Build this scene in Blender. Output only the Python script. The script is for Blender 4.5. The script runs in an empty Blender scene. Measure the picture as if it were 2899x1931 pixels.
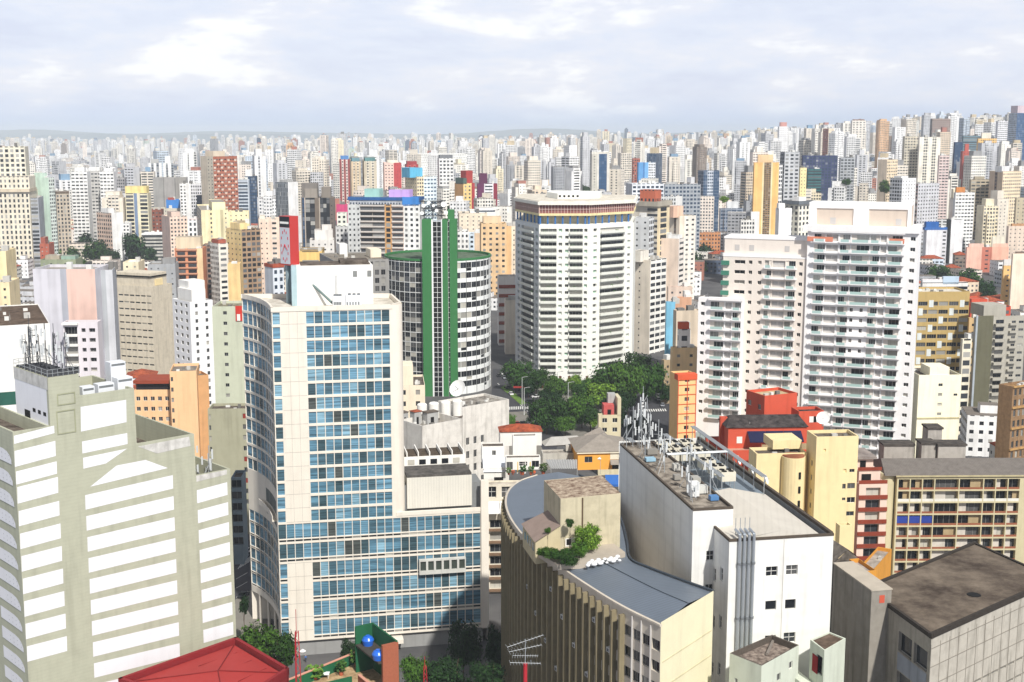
import bpy, math, random
from mathutils import Vector
R = math.radians
sc = bpy.context.scene
COL = sc.collection
# ---------------------------------------------------------------- camera, sky, sun, exposure
F, CX, CY, PITCH, H = 3620.0, 1449.5, 965.5, R(9.265), 120.0
cam = bpy.data.cameras.new("camera")
cam.sensor_width = 36.0
cam.lens = F / 2899.0 * 36.0
cam.clip_start, cam.clip_end = 1.0, 60000.0
camo = bpy.data.objects.new("camera", cam)
COL.objects.link(camo)
camo.location = (0, 0, H)
camo.rotation_euler = (R(90) - PITCH, 0, 0)
sc.camera = camo
SUN_AZ, SUN_EL = R(23), R(46)          # sun behind the viewer, to the right
sd = Vector((math.sin(SUN_AZ) * math.cos(SUN_EL), -math.cos(SUN_AZ) * math.cos(SUN_EL), math.sin(SUN_EL)))
sun = bpy.data.lights.new("sun", 'SUN')
sun.energy = 4.6
sun.angle = R(1.5)
sun.color = (1.0, 0.965, 0.91)
suno = bpy.data.objects.new("sun", sun)
COL.objects.link(suno)
suno.rotation_euler = (-sd).to_track_quat('-Z', 'Y').to_euler()
suno.location = (0, -100, 400)
world = bpy.data.worlds.new("World")
sc.world = world
world.use_nodes = True
wn, wl = world.node_tree.nodes, world.node_tree.links
wn.clear()
def wnode(t, **k):
	n = wn.new(t)
	for a, b in k.items():
		setattr(n, a, b)
	return n
wout = wnode('ShaderNodeOutputWorld')
wbg = wnode('ShaderNodeBackground')
sky = wnode('ShaderNodeTexSky', sky_type='NISHITA', sun_disc=False)
sky.sun_elevation = SUN_EL
sky.sun_rotation = math.pi - SUN_AZ
sky.altitude = 800
sky.air_density, sky.dust_density, sky.ozone_density = 1.0, 2.5, 1.0
tc = wnode('ShaderNodeTexCoord')
sep = wnode('ShaderNodeSeparateXYZ')
wl.new(tc.outputs['Generated'], sep.inputs[0])
smp = wnode('ShaderNodeMapping'); smp.inputs['Scale'].default_value = (7.0, 7.0, 23.0); smp.inputs['Location'].default_value = (1.3, 0.4, 0.7)
wl.new(tc.outputs['Generated'], smp.inputs[0])
n1 = wnode('ShaderNodeTexNoise'); n1.inputs['Scale'].default_value = 1.0; n1.inputs['Detail'].default_value = 8; n1.inputs['Roughness'].default_value = 0.6; n1.inputs['Distortion'].default_value = 0.15
wl.new(smp.outputs[0], n1.inputs['Vector'])
n2 = wnode('ShaderNodeTexNoise'); n2.inputs['Scale'].default_value = 2.1; n2.inputs['Detail'].default_value = 7
wl.new(smp.outputs[0], n2.inputs['Vector'])
nm = wnode('ShaderNodeMath', operation='ADD'); wl.new(n1.outputs[0], nm.inputs[0])
nh = wnode('ShaderNodeMath', operation='MULTIPLY'); nh.inputs[1].default_value = 0.45; wl.new(n2.outputs[0], nh.inputs[0]); wl.new(nh.outputs[0], nm.inputs[1])
ccol = wnode('ShaderNodeValToRGB')                     # shaded cloud, thin veil, sunlit cloud
ce = ccol.color_ramp.elements
ce[0].position = 0.54; ce[0].color = (.60, .635, .76, 1)
ce[1].position = 0.86; ce[1].color = (.86, .86, .88, 1)
e_ = ce.new(0.68); e_.color = (.66, .695, .80, 1)
e_ = ce.new(0.78); e_.color = (.72, .73, .80, 1)
wl.new(nm.outputs[0], ccol.inputs[0])
cs = wnode('ShaderNodeVectorMath', operation='SCALE'); cs.inputs['Scale'].default_value = 11.2; wl.new(ccol.outputs[0], cs.inputs[0])
low = wnode('ShaderNodeMapRange'); low.interpolation_type = 'SMOOTHSTEP'; low.inputs['From Min'].default_value = -0.005; low.inputs['From Max'].default_value = 0.032
wl.new(sep.outputs[2], low.inputs[0])
hz = wnode('ShaderNodeMix', data_type='RGBA'); hz.inputs['A'].default_value = (5.1, 6.35, 8.8, 1)     # blue distance under the clouds
wl.new(low.outputs[0], hz.inputs['Factor']); wl.new(cs.outputs[0], hz.inputs['B'])
dome = wnode('ShaderNodeMapRange'); dome.inputs['From Min'].default_value = .10; dome.inputs['From Max'].default_value = .45; dome.inputs['To Min'].default_value = 1.0; dome.inputs['To Max'].default_value = .36   # bright low sky; unseen upper sky dimmed to hold down the ambient light
wl.new(sep.outputs[2], dome.inputs[0]); wl.new(dome.outputs[0], cs.inputs['Scale'])
dm = wnode('ShaderNodeMath', operation='MULTIPLY'); dm.inputs[1].default_value = 11.2; wl.new(dome.outputs[0], dm.inputs[0]); wl.new(dm.outputs[0], cs.inputs['Scale'])
smix = wnode('ShaderNodeMix', data_type='RGBA'); smix.inputs['Factor'].default_value = 0.88
wl.new(sky.outputs[0], smix.inputs['A']); wl.new(hz.outputs['Result'], smix.inputs['B'])
wl.new(smix.outputs['Result'], wbg.inputs['Color'])
wbg.inputs['Strength'].default_value = 0.105
wl.new(wbg.outputs[0], wout.inputs[0])
sc.view_settings.view_transform = 'Standard'
sc.view_settings.look = 'None'
sc.view_settings.gamma = 1.0
sc.view_settings.exposure = 0.12
sc.cycles.max_bounces = 5
sc.cycles.diffuse_bounces = 3
sc.cycles.glossy_bounces = 2
sc.cycles.volume_bounces = 0
sc.cycles.use_denoising = True
rnd = random.Random(7)
SP, CP = math.sin(PITCH), math.cos(PITCH)
def ray(px, py):
	u, v = (px - CX) / F, (py - CY) / F
	return u, CP - v * SP, -SP - v * CP
def at_y(px, py, Y):
	d = ray(px, py); t = Y / d[1]
	return Vector((d[0] * t, Y, H + d[2] * t))
def at_z(px, py, z):
	d = ray(px, py); t = (z - H) / d[2]
	return Vector((d[0] * t, d[1] * t, z))
def px_of(p):
	X, Y, Z = p[0], p[1], p[2] - H
	fw = Y * CP - Z * SP; up = Y * SP + Z * CP
	return CX + F * X / fw, CY - F * up / fw
class Face:
	"""a vertical wall plane: turns a picture point into (metres along it, height)"""
	def __init__(s, A, th):
		s.A = Vector((A[0], A[1])); s.e = Vector((math.cos(R(th)), math.sin(R(th)))); s.n = Vector((s.e.y, -s.e.x))
	def sz(s, px, py):
		d = ray(px, py)
		t = s.A.dot(s.n) / (d[0] * s.n.x + d[1] * s.n.y)
		p = Vector((d[0] * t, d[1] * t)) - s.A
		return p.dot(s.e), H + d[2] * t
	def pt(s, u, z, out=0.0):
		q = s.A + s.e * u + s.n * out
		return Vector((q.x, q.y, z))
def lin(c):
	return tuple(((x / 255) / 12.92 if x <= 10 else (((x / 255) + 0.055) / 1.055) ** 2.4) for x in c)
MATS = {}
def nodes_of(name):
	m = bpy.data.materials.new(name); m.use_nodes = True
	nt = m.node_tree
	return m, nt.nodes, nt.links, nt.nodes['Principled BSDF']
def mat(name, rgb, rough=0.85, var=0.18, streak=0.22, scale=0.35, metal=0.0, spec=0.3, wave=None, bump=0.0):
	"""painted or bare surface with blotches and rain streaks of its own"""
	if name in MATS: return MATS[name]
	m, n, l, b = nodes_of(name)
	col = lin(rgb)
	geo = n.new('ShaderNodeNewGeometry')
	a = n.new('ShaderNodeTexNoise'); a.inputs['Scale'].default_value = scale; a.inputs['Detail'].default_value = 6; a.inputs['Roughness'].default_value = .65
	l.new(geo.outputs['Position'], a.inputs['Vector'])
	mp = n.new('ShaderNodeMapping'); mp.inputs['Scale'].default_value = (.8, .8, 0.07)
	l.new(geo.outputs['Position'], mp.inputs[0])
	s = n.new('ShaderNodeTexNoise'); s.inputs['Scale'].default_value = 1.0; s.inputs['Detail'].default_value = 4
	l.new(mp.outputs[0], s.inputs['Vector'])
	r1 = n.new('ShaderNodeMapRange'); r1.inputs[1].default_value = .30; r1.inputs[2].default_value = .58; r1.inputs[3].default_value = 1 - var; r1.inputs[4].default_value = 1.0
	l.new(a.outputs[0], r1.inputs[0])
	r2 = n.new('ShaderNodeMapRange'); r2.inputs[1].default_value = .26; r2.inputs[2].default_value = .50; r2.inputs[3].default_value = 1 - streak; r2.inputs[4].default_value = 1.0
	l.new(s.outputs[0], r2.inputs[0])
	mu = n.new('ShaderNodeMath'); mu.operation = 'MULTIPLY'
	l.new(r1.outputs[0], mu.inputs[0]); l.new(r2.outputs[0], mu.inputs[1])
	fac_ = mu.outputs[0]
	if wave:                                     # seams / ribs: (scale vector, strength)
		wmap = n.new('ShaderNodeMapping'); wmap.inputs['Rotation'].default_value = (0, 0, wave[2] if len(wave) > 2 else 0)
		l.new(geo.outputs['Position'], wmap.inputs[0])
		w = n.new('ShaderNodeTexWave'); w.inputs['Scale'].default_value = wave[0]; w.bands_direction = wave[3] if len(wave) > 3 else 'X'
		l.new(wmap.outputs[0], w.inputs[0])
		r3 = n.new('ShaderNodeMapRange'); r3.inputs[1].default_value = .0; r3.inputs[2].default_value = .35; r3.inputs[3].default_value = 1 - wave[1]; r3.inputs[4].default_value = 1
		l.new(w.outputs[1], r3.inputs[0])
		m2 = n.new('ShaderNodeMath'); m2.operation = 'MULTIPLY'
		l.new(fac_, m2.inputs[0]); l.new(r3.outputs[0], m2.inputs[1]); fac_ = m2.outputs[0]
	mix = n.new('ShaderNodeMix'); mix.data_type = 'RGBA'
	mix.inputs['A'].default_value = (col[0] * .25, col[1] * .24, col[2] * .22, 1); mix.inputs['B'].default_value = (*col, 1)
	l.new(fac_, mix.inputs['Factor'])
	l.new(mix.outputs['Result'], b.inputs['Base Color'])
	b.inputs['Roughness'].default_value = rough; b.inputs['Metallic'].default_value = metal
	b.inputs['Specular IOR Level'].default_value = spec
	if bump:
		bp = n.new('ShaderNodeBump'); bp.inputs['Strength'].default_value = bump; bp.inputs['Distance'].default_value = .3
		l.new(a.outputs[0], bp.inputs['Height']); l.new(bp.outputs[0], b.inputs['Normal'])
	MATS[name] = m
	return m
def roofmat(name, ca, cb, scale=.25, rough=.95):
	"""weathered roof covering: large stains over fine grit"""
	if name in MATS: return MATS[name]
	m, n, l, b = nodes_of(name)
	geo = n.new('ShaderNodeNewGeometry')
	a = n.new('ShaderNodeTexNoise'); a.inputs['Scale'].default_value = scale; a.inputs['Detail'].default_value = 9; a.inputs['Roughness'].default_value = .72
	l.new(geo.outputs['Position'], a.inputs['Vector'])
	r = n.new('ShaderNodeValToRGB')
	r.color_ramp.elements[0].position = .36; r.color_ramp.elements[0].color = (*lin(ca), 1)
	r.color_ramp.elements[1].position = .64; r.color_ramp.elements[1].color = (*lin(cb), 1)
	l.new(a.outputs[0], r.inputs[0]); l.new(r.outputs[0], b.inputs['Base Color'])
	b.inputs['Roughness'].default_value = rough; b.inputs['Specular IOR Level'].default_value = .2
	MATS[name] = m
	return m
def glass(name, stops, rough=.12, blinds=0.0, spec=.5):
	"""window panes: one tone out of several per window, with blind slats if asked"""
	if name in MATS: return MATS[name]
	m, n, l, b = nodes_of(name)
	oi = n.new('ShaderNodeObjectInfo'); g = n.new('ShaderNodeNewGeometry')
	ad = n.new('ShaderNodeMath'); ad.operation = 'ADD'
	l.new(oi.outputs['Random'], ad.inputs[0]); l.new(g.outputs['Random Per Island'], ad.inputs[1])
	fr = n.new('ShaderNodeMath'); fr.operation = 'FRACT'; l.new(ad.outputs[0], fr.inputs[0])
	r = n.new('ShaderNodeValToRGB'); r.color_ramp.interpolation = 'CONSTANT'
	els = r.color_ramp.elements
	els[0].position = 0; els[0].color = (*stops[0][1], 1)
	els[1].position = stops[1][0]; els[1].color = (*stops[1][1], 1)
	for p, c in stops[2:]:
		e = els.new(p); e.color = (*c, 1)
	l.new(fr.outputs[0], r.inputs[0])
	out = r.outputs[0]
	if blinds:
		sp = n.new('ShaderNodeSeparateXYZ'); l.new(g.outputs['Position'], sp.inputs[0])
		sw = n.new('ShaderNodeTexNoise'); sw.noise_dimensions = '3D'; sw.inputs['Scale'].default_value = 1.0; sw.inputs['Detail'].default_value = 3
		mp = n.new('ShaderNodeMapping'); mp.inputs['Scale'].default_value = (.12, .12, 3.0)
		l.new(g.outputs['Position'], mp.inputs[0]); l.new(mp.outputs[0], sw.inputs['Vector'])
		mr = n.new('ShaderNodeMapRange'); mr.inputs[1].default_value = .35; mr.inputs[2].default_value = .65; mr.inputs[3].default_value = 1 - blinds; mr.inputs[4].default_value = 1.15
		l.new(sw.outputs[0], mr.inputs[0])
		vm = n.new('ShaderNodeVectorMath'); vm.operation = 'SCALE'
		l.new(out, vm.inputs[0]); l.new(mr.outputs[0], vm.inputs['Scale']); out = vm.outputs[0]
	l.new(out, b.inputs['Base Color'])
	b.inputs['Roughness'].default_value = rough; b.inputs['Specular IOR Level'].default_value = spec
	MATS[name] = m
	return m
def city_mat():
	"""walls whose size of bay and storey come from the mesh: UV counts bays and storeys, wp holds window share"""
	m, n, l, b = nodes_of('plastered_wall_with_windows')
	uv = n.new('ShaderNodeUVMap'); uv.uv_map = 'uv'
	fr = n.new('ShaderNodeVectorMath'); fr.operation = 'FRACTION'; l.new(uv.outputs[0], fr.inputs[0])
	fl = n.new('ShaderNodeVectorMath'); fl.operation = 'FLOOR'; l.new(uv.outputs[0], fl.inputs[0])
	ab = n.new('ShaderNodeVectorMath'); ab.operation = 'SUBTRACT'; ab.inputs[1].default_value = (.5, .47, 0); l.new(fr.outputs[0], ab.inputs[0])
	aa = n.new('ShaderNodeVectorMath'); aa.operation = 'ABSOLUTE'; l.new(ab.outputs[0], aa.inputs[0])
	at = n.new('ShaderNodeAttribute'); at.attribute_name = 'wp'
	hf = n.new('ShaderNodeVectorMath'); hf.operation = 'SCALE'; hf.inputs['Scale'].default_value = .5; l.new(at.outputs['Vector'], hf.inputs[0])
	d = n.new('ShaderNodeVectorMath'); d.operation = 'SUBTRACT'; l.new(hf.outputs[0], d.inputs[0]); l.new(aa.outputs[0], d.inputs[1])
	sp = n.new('ShaderNodeSeparateXYZ'); l.new(d.outputs[0], sp.inputs[0])
	g1 = n.new('ShaderNodeMath'); g1.operation = 'GREATER_THAN'; g1.inputs[1].default_value = 0; l.new(sp.outputs[0], g1.inputs[0])
	g2 = n.new('ShaderNodeMath'); g2.operation = 'GREATER_THAN'; g2.inputs[1].default_value = 0; l.new(sp.outputs[1], g2.inputs[0])
	mk = n.new('ShaderNodeMath'); mk.operation = 'MULTIPLY'; l.new(g1.outputs[0], mk.inputs[0]); l.new(g2.outputs[0], mk.inputs[1])
	wc = n.new('ShaderNodeAttribute'); wc.attribute_name = 'wallcol'
	ws = n.new('ShaderNodeTexWhiteNoise'); ws.noise_dimensions = '3D'
	cv = n.new('ShaderNodeVectorMath'); cv.operation = 'ADD'; l.new(fl.outputs[0], cv.inputs[0])
	c2 = n.new('ShaderNodeVectorMath'); c2.operation = 'SCALE'; c2.inputs['Scale'].default_value = 37.0; l.new(wc.outputs['Vector'], c2.inputs[0]); l.new(c2.outputs[0], cv.inputs[1])
	l.new(cv.outputs[0], ws.inputs['Vector'])
	r = n.new('ShaderNodeValToRGB'); r.color_ramp.interpolation = 'CONSTANT'
	els = r.color_ramp.elements
	els[0].position = 0; els[0].color = (.018, .02, .024, 1)
	els[1].position = .42; els[1].color = (.05, .055, .062, 1)
	for p, c in ((.68, (.12, .125, .13, 1)), (.86, (.27, .27, .26, 1)), (.95, (.4, .39, .36, 1))):
		e = els.new(p); e.color = c
	l.new(ws.outputs[0], r.inputs[0])
	spa = n.new('ShaderNodeSeparateXYZ'); l.new(at.outputs['Vector'], spa.inputs[0])
	tint = n.new('ShaderNodeMix'); tint.data_type = 'RGBA'; tint.blend_type = 'MIX'
	tint.inputs['B'].default_value = (.03, .10, .22, 1)
	l.new(spa.outputs[2], tint.inputs['Factor']); l.new(r.outputs[0], tint.inputs['A'])
	geo = n.new('ShaderNodeNewGeometry')
	mp = n.new('ShaderNodeMapping'); mp.inputs['Scale'].default_value = (.5, .5, .035); l.new(geo.outputs['Position'], mp.inputs[0])
	s = n.new('ShaderNodeTexNoise'); s.inputs['Scale'].default_value = 1; s.inputs['Detail'].default_value = 4; l.new(mp.outputs[0], s.inputs['Vector'])
	s2 = n.new('ShaderNodeTexNoise'); s2.inputs['Scale'].default_value = .12; s2.inputs['Detail'].default_value = 6; l.new(geo.outputs['Position'], s2.inputs['Vector'])
	ml = n.new('ShaderNodeMath'); ml.operation = 'ADD'; l.new(s.outputs[0], ml.inputs[0]); l.new(s2.outputs[0], ml.inputs[1])
	mr = n.new('ShaderNodeMapRange'); mr.inputs[1].default_value = .75; mr.inputs[2].default_value = 1.15; mr.inputs[3].default_value = .78; mr.inputs[4].default_value = 1.03
	l.new(ml.outputs[0], mr.inputs[0])
	wv = n.new('ShaderNodeVectorMath'); wv.operation = 'SCALE'; l.new(wc.outputs['Color'], wv.inputs[0]); l.new(mr.outputs[0], wv.inputs['Scale'])
	mix = n.new('ShaderNodeMix'); mix.data_type = 'RGBA'
	l.new(mk.outputs[0], mix.inputs['Factor']); l.new(wv.outputs[0], mix.inputs['A']); l.new(tint.outputs['Result'], mix.inputs['B'])
	l.new(mix.outputs['Result'], b.inputs['Base Color'])
	ro = n.new('ShaderNodeMapRange'); ro.inputs[3].default_value = .9; ro.inputs[4].default_value = .25; l.new(mk.outputs[0], ro.inputs[0])
	l.new(ro.outputs[0], b.inputs['Roughness'])
	b.inputs['Specular IOR Level'].default_value = .3
	return m
CITY = city_mat()
class MB:
	def __init__(s):
		s.v, s.f, s.m, s.uv, s.c, s.w, s.smooth = [], [], [], [], [], [], False
	def face(s, pts, m=0, uv=None, c=(1, 1, 1), w=(0, 0, 0)):
		k = len(s.v)
		s.v.extend([tuple(p) for p in pts]); s.f.append(tuple(range(k, k + len(pts)))); s.m.append(m)
		s.uv.extend(uv or [(0, 0)] * len(pts)); s.c.append(c); s.w.append(w)
	def prism(s, poly, z0, z1, m=0, mt=None, bottom=False):
		k = len(poly)
		for i in range(k):
			a, b = poly[i], poly[(i + 1) % k]
			s.face([(a[0], a[1], z0), (b[0], b[1], z0), (b[0], b[1], z1), (a[0], a[1], z1)], m)
		s.face([(p[0], p[1], z1) for p in poly], m if mt is None else mt)
		if bottom: s.face([(p[0], p[1], z0) for p in reversed(poly)], m)
	def box(s, x0, x1, y0, y1, z0, z1, m=0):
		s.prism([(x0, y0), (x1, y0), (x1, y1), (x0, y1)], z0, z1, m, None, True)
	def obox(s, o, e, u0, u1, v0, v1, z0, z1, m=0):
		"""box in a frame: o origin, e along, outward n; u along, v inward(+)"""
		n = Vector((-e[1], e[0]))
		q = [(o[0] + e[0] * u + n[0] * v, o[1] + e[1] * u + n[1] * v) for u, v in ((u0, v0), (u1, v0), (u1, v1), (u0, v1))]
		s.prism(q, z0, z1, m, None, True)
	def tube(s, a, b, r, m=0, seg=6, r2=None, caps=True):
		a, b = Vector(a), Vector(b); d = (b - a)
		if d.length < 1e-6: return
		d.normalize(); up = Vector((0, 0, 1)) if abs(d.z) < .95 else Vector((1, 0, 0))
		x = d.cross(up).normalized(); y = d.cross(x)
		r2 = r if r2 is None else r2
		ra = [a + (x * math.cos(t) + y * math.sin(t)) * r for t in [2 * math.pi * i / seg for i in range(seg)]]
		rb = [b + (x * math.cos(t) + y * math.sin(t)) * r2 for t in [2 * math.pi * i / seg for i in range(seg)]]
		for i in range(seg):
			j = (i + 1) % seg
			s.face([ra[j], ra[i], rb[i], rb[j]], m)
		if caps:
			s.face(ra, m); s.face(list(reversed(rb)), m)
	def lathe(s, c, prof, seg=20, m=0):
		"""prof: list of (radius, z) round the vertical at c"""
		ang = [2 * math.pi * i / seg for i in range(seg)]
		rings = [[(c[0] + r * math.cos(t), c[1] + r * math.sin(t), c[2] + z) for t in ang] for r, z in prof]
		for a, b in zip(rings, rings[1:]):
			for i in range(seg):
				j = (i + 1) % seg
				s.face([a[i], a[j], b[j], b[i]], m)
		if prof[-1][0] > .01: s.face(rings[-1], m)
	def mesh(s, name, mats, city=False):
		me = bpy.data.meshes.new(name)
		me.from_pydata(s.v, [], s.f)
		for mm in mats: me.materials.append(mm)
		me.polygons.foreach_set('material_index', s.m)
		if city:
			u = me.uv_layers.new(name='uv'); u.data.foreach_set('uv', [x for p in s.uv for x in p])
			a = me.attributes.new('wallcol', 'FLOAT_COLOR', 'FACE'); a.data.foreach_set('color', [x for c in s.c for x in (c[0], c[1], c[2], 1)])
			w = me.attributes.new('wp', 'FLOAT_VECTOR', 'FACE'); w.data.foreach_set('vector', [x for c in s.w for x in c])
		if s.smooth:
			me.polygons.foreach_set('use_smooth', [True] * len(me.polygons))
		me.update()
		return me
LABELS = {}
def tag(o, label, cat, group=None, kind=None):
	if label: o['label'] = label
	if cat: o['category'] = cat
	if group: o['group'] = group
	if kind: o['kind'] = kind
def thing(name, label, cat, base, group=None):
	o = bpy.data.objects.new(name, None); COL.objects.link(o)
	o.location = base; o.empty_display_size = 1
	tag(o, label, cat, group)
	return o
def put(mb, name, mats, parent=None, label=None, city=False, kind=None):
	"""link a builder's faces as one mesh object, moved with its thing"""
	o = bpy.data.objects.new(name, mb.mesh(name, mats if isinstance(mats, (list, tuple)) else [mats], city)); COL.objects.link(o)
	if parent is not None:
		o.parent = parent
		b = parent
		off = Vector((0, 0, 0))
		while b is not None:
			off += Vector(b.location); b = b.parent
		o.location = -off
	if label: o['label'] = label
	if kind: o['kind'] = kind
	return o
def single(mb, name, mats, label, cat, group=None, city=False, kind=None):
	o = put(mb, name, mats, None, None, city)
	tag(o, label, cat, group, kind)
	return o
def structure(mb, name, mats):
	o = put(mb, name, mats); o['kind'] = 'structure'
	return o
WHITE = lambda: mat('white_paint', (238, 236, 230), .8, .10, .14)
G_DARK = lambda: glass('dark_window_glass', [(0, (.012, .014, .018)), (.45, (.03, .034, .04)), (.68, (.09, .09, .09)), (.84, (.32, .31, .28)), (.94, (.5, .48, .42))])
G_MIX = lambda: glass('balcony_glazing', [(0, (.022, .024, .028)), (.22, (.08, .085, .09)), (.42, (.22, .22, .21)), (.62, (.42, .41, .38)), (.84, (.6, .58, .53))], .3)
G_GREEN = lambda: glass('pale_green_shutter_glass', [(0, (.40, .62, .47)), (.3, (.62, .72, .64)), (.45, (.04, .045, .045)), (.7, (.75, .77, .72)), (.85, (.14, .15, .14))], .4)
G_BLUE = lambda: glass('window_with_blue_blinds', [(0, (.12, .26, .36)), (.22, (.085, .17, .22)), (.36, (.17, .35, .48)), (.57, (.06, .115, .14)), (.68, (.13, .275, .37)), (.84, (.26, .46, .58)), (.96, (.095, .11, .105))], .25, .6)
FR_GREY = lambda: mat('grey_window_frame', (150, 150, 146), .5, .05, .05)
FR_WHITE = lambda: mat('white_window_frame', (232, 230, 224), .5, .05, .05)
BLACK = lambda: mat('dark_opening', (22, 21, 20), .9, .2, .1)
WCACHE = {}
def window_mesh(w, h, style, dep):
	key = (round(w, 2), round(h, 2), style, round(dep, 2))
	if key in WCACHE: return WCACHE[key]
	mb = MB(); window_faces(mb, (0, 0), (1, 0), 0, 0, w, h, style, dep)
	gm, fm = STYLES[style][0](), STYLES[style][1]()
	WCACHE[key] = mb.mesh('window', [gm, fm])
	return WCACHE[key]
STYLES = {'dark': (G_DARK, FR_GREY, 2, 1), 'darkw': (G_DARK, FR_WHITE, 2, 1), 'blue': (G_BLUE, FR_WHITE, 1, 1), 'pane4': (G_DARK, FR_WHITE, 2, 2), 'band': (G_DARK, FR_GREY, 4, 1), 'flat': (G_MIX, FR_WHITE, 4, 1), 'green': (G_GREEN, FR_WHITE, 2, 1), 'bare': (G_DARK, FR_GREY, 1, 1)}
def window_faces(mb, o, e, u, z, w, h, style, dep):
	nx, nz = STYLES[style][2:]
	y = dep - .04
	n = (-e[1], e[0])
	def P(a, b, c): return (o[0] + e[0] * (u + a) + n[0] * c, o[1] + e[1] * (u + a) + n[1] * c, z + b)
	mb.face([P(0, 0, y), P(w, 0, y), P(w, h, y), P(0, h, y)], 0)
	t, yo = (.03 if style == 'blue' else .07), y - .05
	def bar(a0, a1, b0, b1):
		mb.face([P(a0, b0, yo), P(a1, b0, yo), P(a1, b1, yo), P(a0, b1, yo)], 1)
		mb.face([P(a0, b1, yo), P(a1, b1, yo), P(a1, b1, y), P(a0, b1, y)], 1)
	bar(0, w, 0, t); bar(0, w, h - t, h); bar(0, t, t, h - t); bar(w - t, w, t, h - t)
	for i in range(1, nx): bar(w * i / nx - t / 2, w * i / nx + t / 2, t, h - t)
	for i in range(1, nz): bar(t, w - t, h * i / nz - t / 2, h * i / nz + t / 2)
class Bld:
	"""a building: one wall mesh with real window openings, windows, trims"""
	def __init__(s, name, label, cat, base, wallmats, group=None):
		s.o = thing(name, label, cat, base, group); s.wall = MB(); s.wm = wallmats; s.w = []; s.base = Vector(base)
	def face(s, A, e, L, z0, z1, rects=(), dep=.28, m=0, style='dark'):
		A, e = Vector((A[0], A[1])), Vector((e[0], e[1]))
		n = Vector((-e.y, e.x))
		us, vs = {0.0, round(L, 3)}, {round(z0, 3), round(z1, 3)}
		rr = []
		for r in rects:
			u0, u1, v0, v1 = [round(x, 3) for x in r[:4]]
			u0, u1, v0, v1 = max(u0, .02), min(u1, L - .02), max(v0, z0 + .02), min(v1, z1 - .02)
			u0, u1, v0, v1 = round(u0, 3), round(u1, 3), round(v0, 3), round(v1, 3)
			if u1 - u0 < .1 or v1 - v0 < .1: continue
			rr.append((u0, u1, v0, v1, r[4] if len(r) > 4 else style)); us.update((u0, u1)); vs.update((v0, v1))
		us, vs = sorted(us), sorted(vs)
		ui, vi = {u: i for i, u in enumerate(us)}, {v: i for i, v in enumerate(vs)}
		hole = set()
		for r in rr:
			for i in range(ui[r[0]], ui[r[1]]):
				for j in range(vi[r[2]], vi[r[3]]): hole.add((i, j))
		def P(u, z, d=0.0): q = A + e * u + n * d; return (q.x, q.y, z)
		for j in range(len(vs) - 1):
			i = 0
			while i < len(us) - 1:
				if (i, j) in hole: i += 1; continue
				k = i
				while k < len(us) - 1 and (k, j) not in hole: k += 1
				s.wall.face([P(us[i], vs[j]), P(us[k], vs[j]), P(us[k], vs[j + 1]), P(us[i], vs[j + 1])], m)
				i = k
		for u0, u1, v0, v1, st in rr:
			s.wall.face([P(u0, v0), P(u1, v0), P(u1, v0, dep), P(u0, v0, dep)], m)
			s.wall.face([P(u0, v1, dep), P(u1, v1, dep), P(u1, v1), P(u0, v1)], m)
			s.wall.face([P(u0, v0), P(u0, v0, dep), P(u0, v1, dep), P(u0, v1)], m)
			s.wall.face([P(u1, v0, dep), P(u1, v0), P(u1, v1), P(u1, v1, dep)], m)
			if st == 'blank':
				s.wall.face([P(u0, v0, dep), P(u1, v0, dep), P(u1, v1, dep), P(u0, v1, dep)], m)
			else:
				s.w.append((A.x, A.y, e.x, e.y, u0, v0, u1 - u0, v1 - v0, st, dep))
	def box_walls(s, A, th, Lr, Ll, z0, z1, rr=(), rl=(), m=0, ml=None, style='dark', dep=.28):
		"""right-hand face from corner A at angle th, left-hand face going back"""
		e = Vector((math.cos(R(th)), math.sin(R(th)))); g = Vector((-e.y, e.x)); A = Vector((A[0], A[1]))
		s.face(A, e, Lr, z0, z1, rr, dep, m, style)
		s.face(A + g * Ll, -g, Ll, z0, z1, rl, dep, m if ml is None else ml, style)
		s.face(A + e * Lr, g, Ll, z0, z1, (), dep, m)
		s.face(A + e * Lr + g * Ll, -e, Lr, z0, z1, (), dep, m)
		s.poly = [A, A + e * Lr, A + e * Lr + g * Ll, A + g * Ll]
		return s.poly
	def add(s, mb, name, mats, label=None, parent=None):
		return put(mb, name, mats, parent or s.o, label)
	def done(s, keep=100):
		put(s.wall, 'wall', s.wm, s.o)
		def vis(w):
			p = px_of((w[0] + w[2] * w[4], w[1] + w[3] * w[4], w[5]))
			return 0 if (-40 < p[0] < 2940 and -40 < p[1] < 1970) else 1
		ws = sorted(s.w, key=lambda w: (vis(w), -w[6] * w[7] / ((w[0] + w[2] * w[4]) ** 2 + (w[1] + w[3] * w[4]) ** 2) * (1 + .3 * (w[5] / 60))))
		for A0, A1, e0, e1, u, z, w, h, st, dep in ws[:keep]:
			o = bpy.data.objects.new('window', window_mesh(w, h, st, dep)); COL.objects.link(o)
			o.parent = s.o
			o.location = Vector((A0 + e0 * u, A1 + e1 * u, z)) - s.base
			o.rotation_euler = (0, 0, math.atan2(e1, e0))
		rest = ws[keep:]
		if rest:
			mats, idx, mb = [], {}, MB()
			for A0, A1, e0, e1, u, z, w, h, st, dep in rest:
				if st not in idx:
					idx[st] = len(mats); mats += [STYLES[st][0](), STYLES[st][1]()]
				k = len(mb.m); window_faces(mb, (A0, A1), (e0, e1), u, z, w, h, st, dep)
				for q in range(k, len(mb.m)): mb.m[q] += idx[st]
			put(mb, 'window', mats, s.o, kind='stuff')
		return s.o
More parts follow.
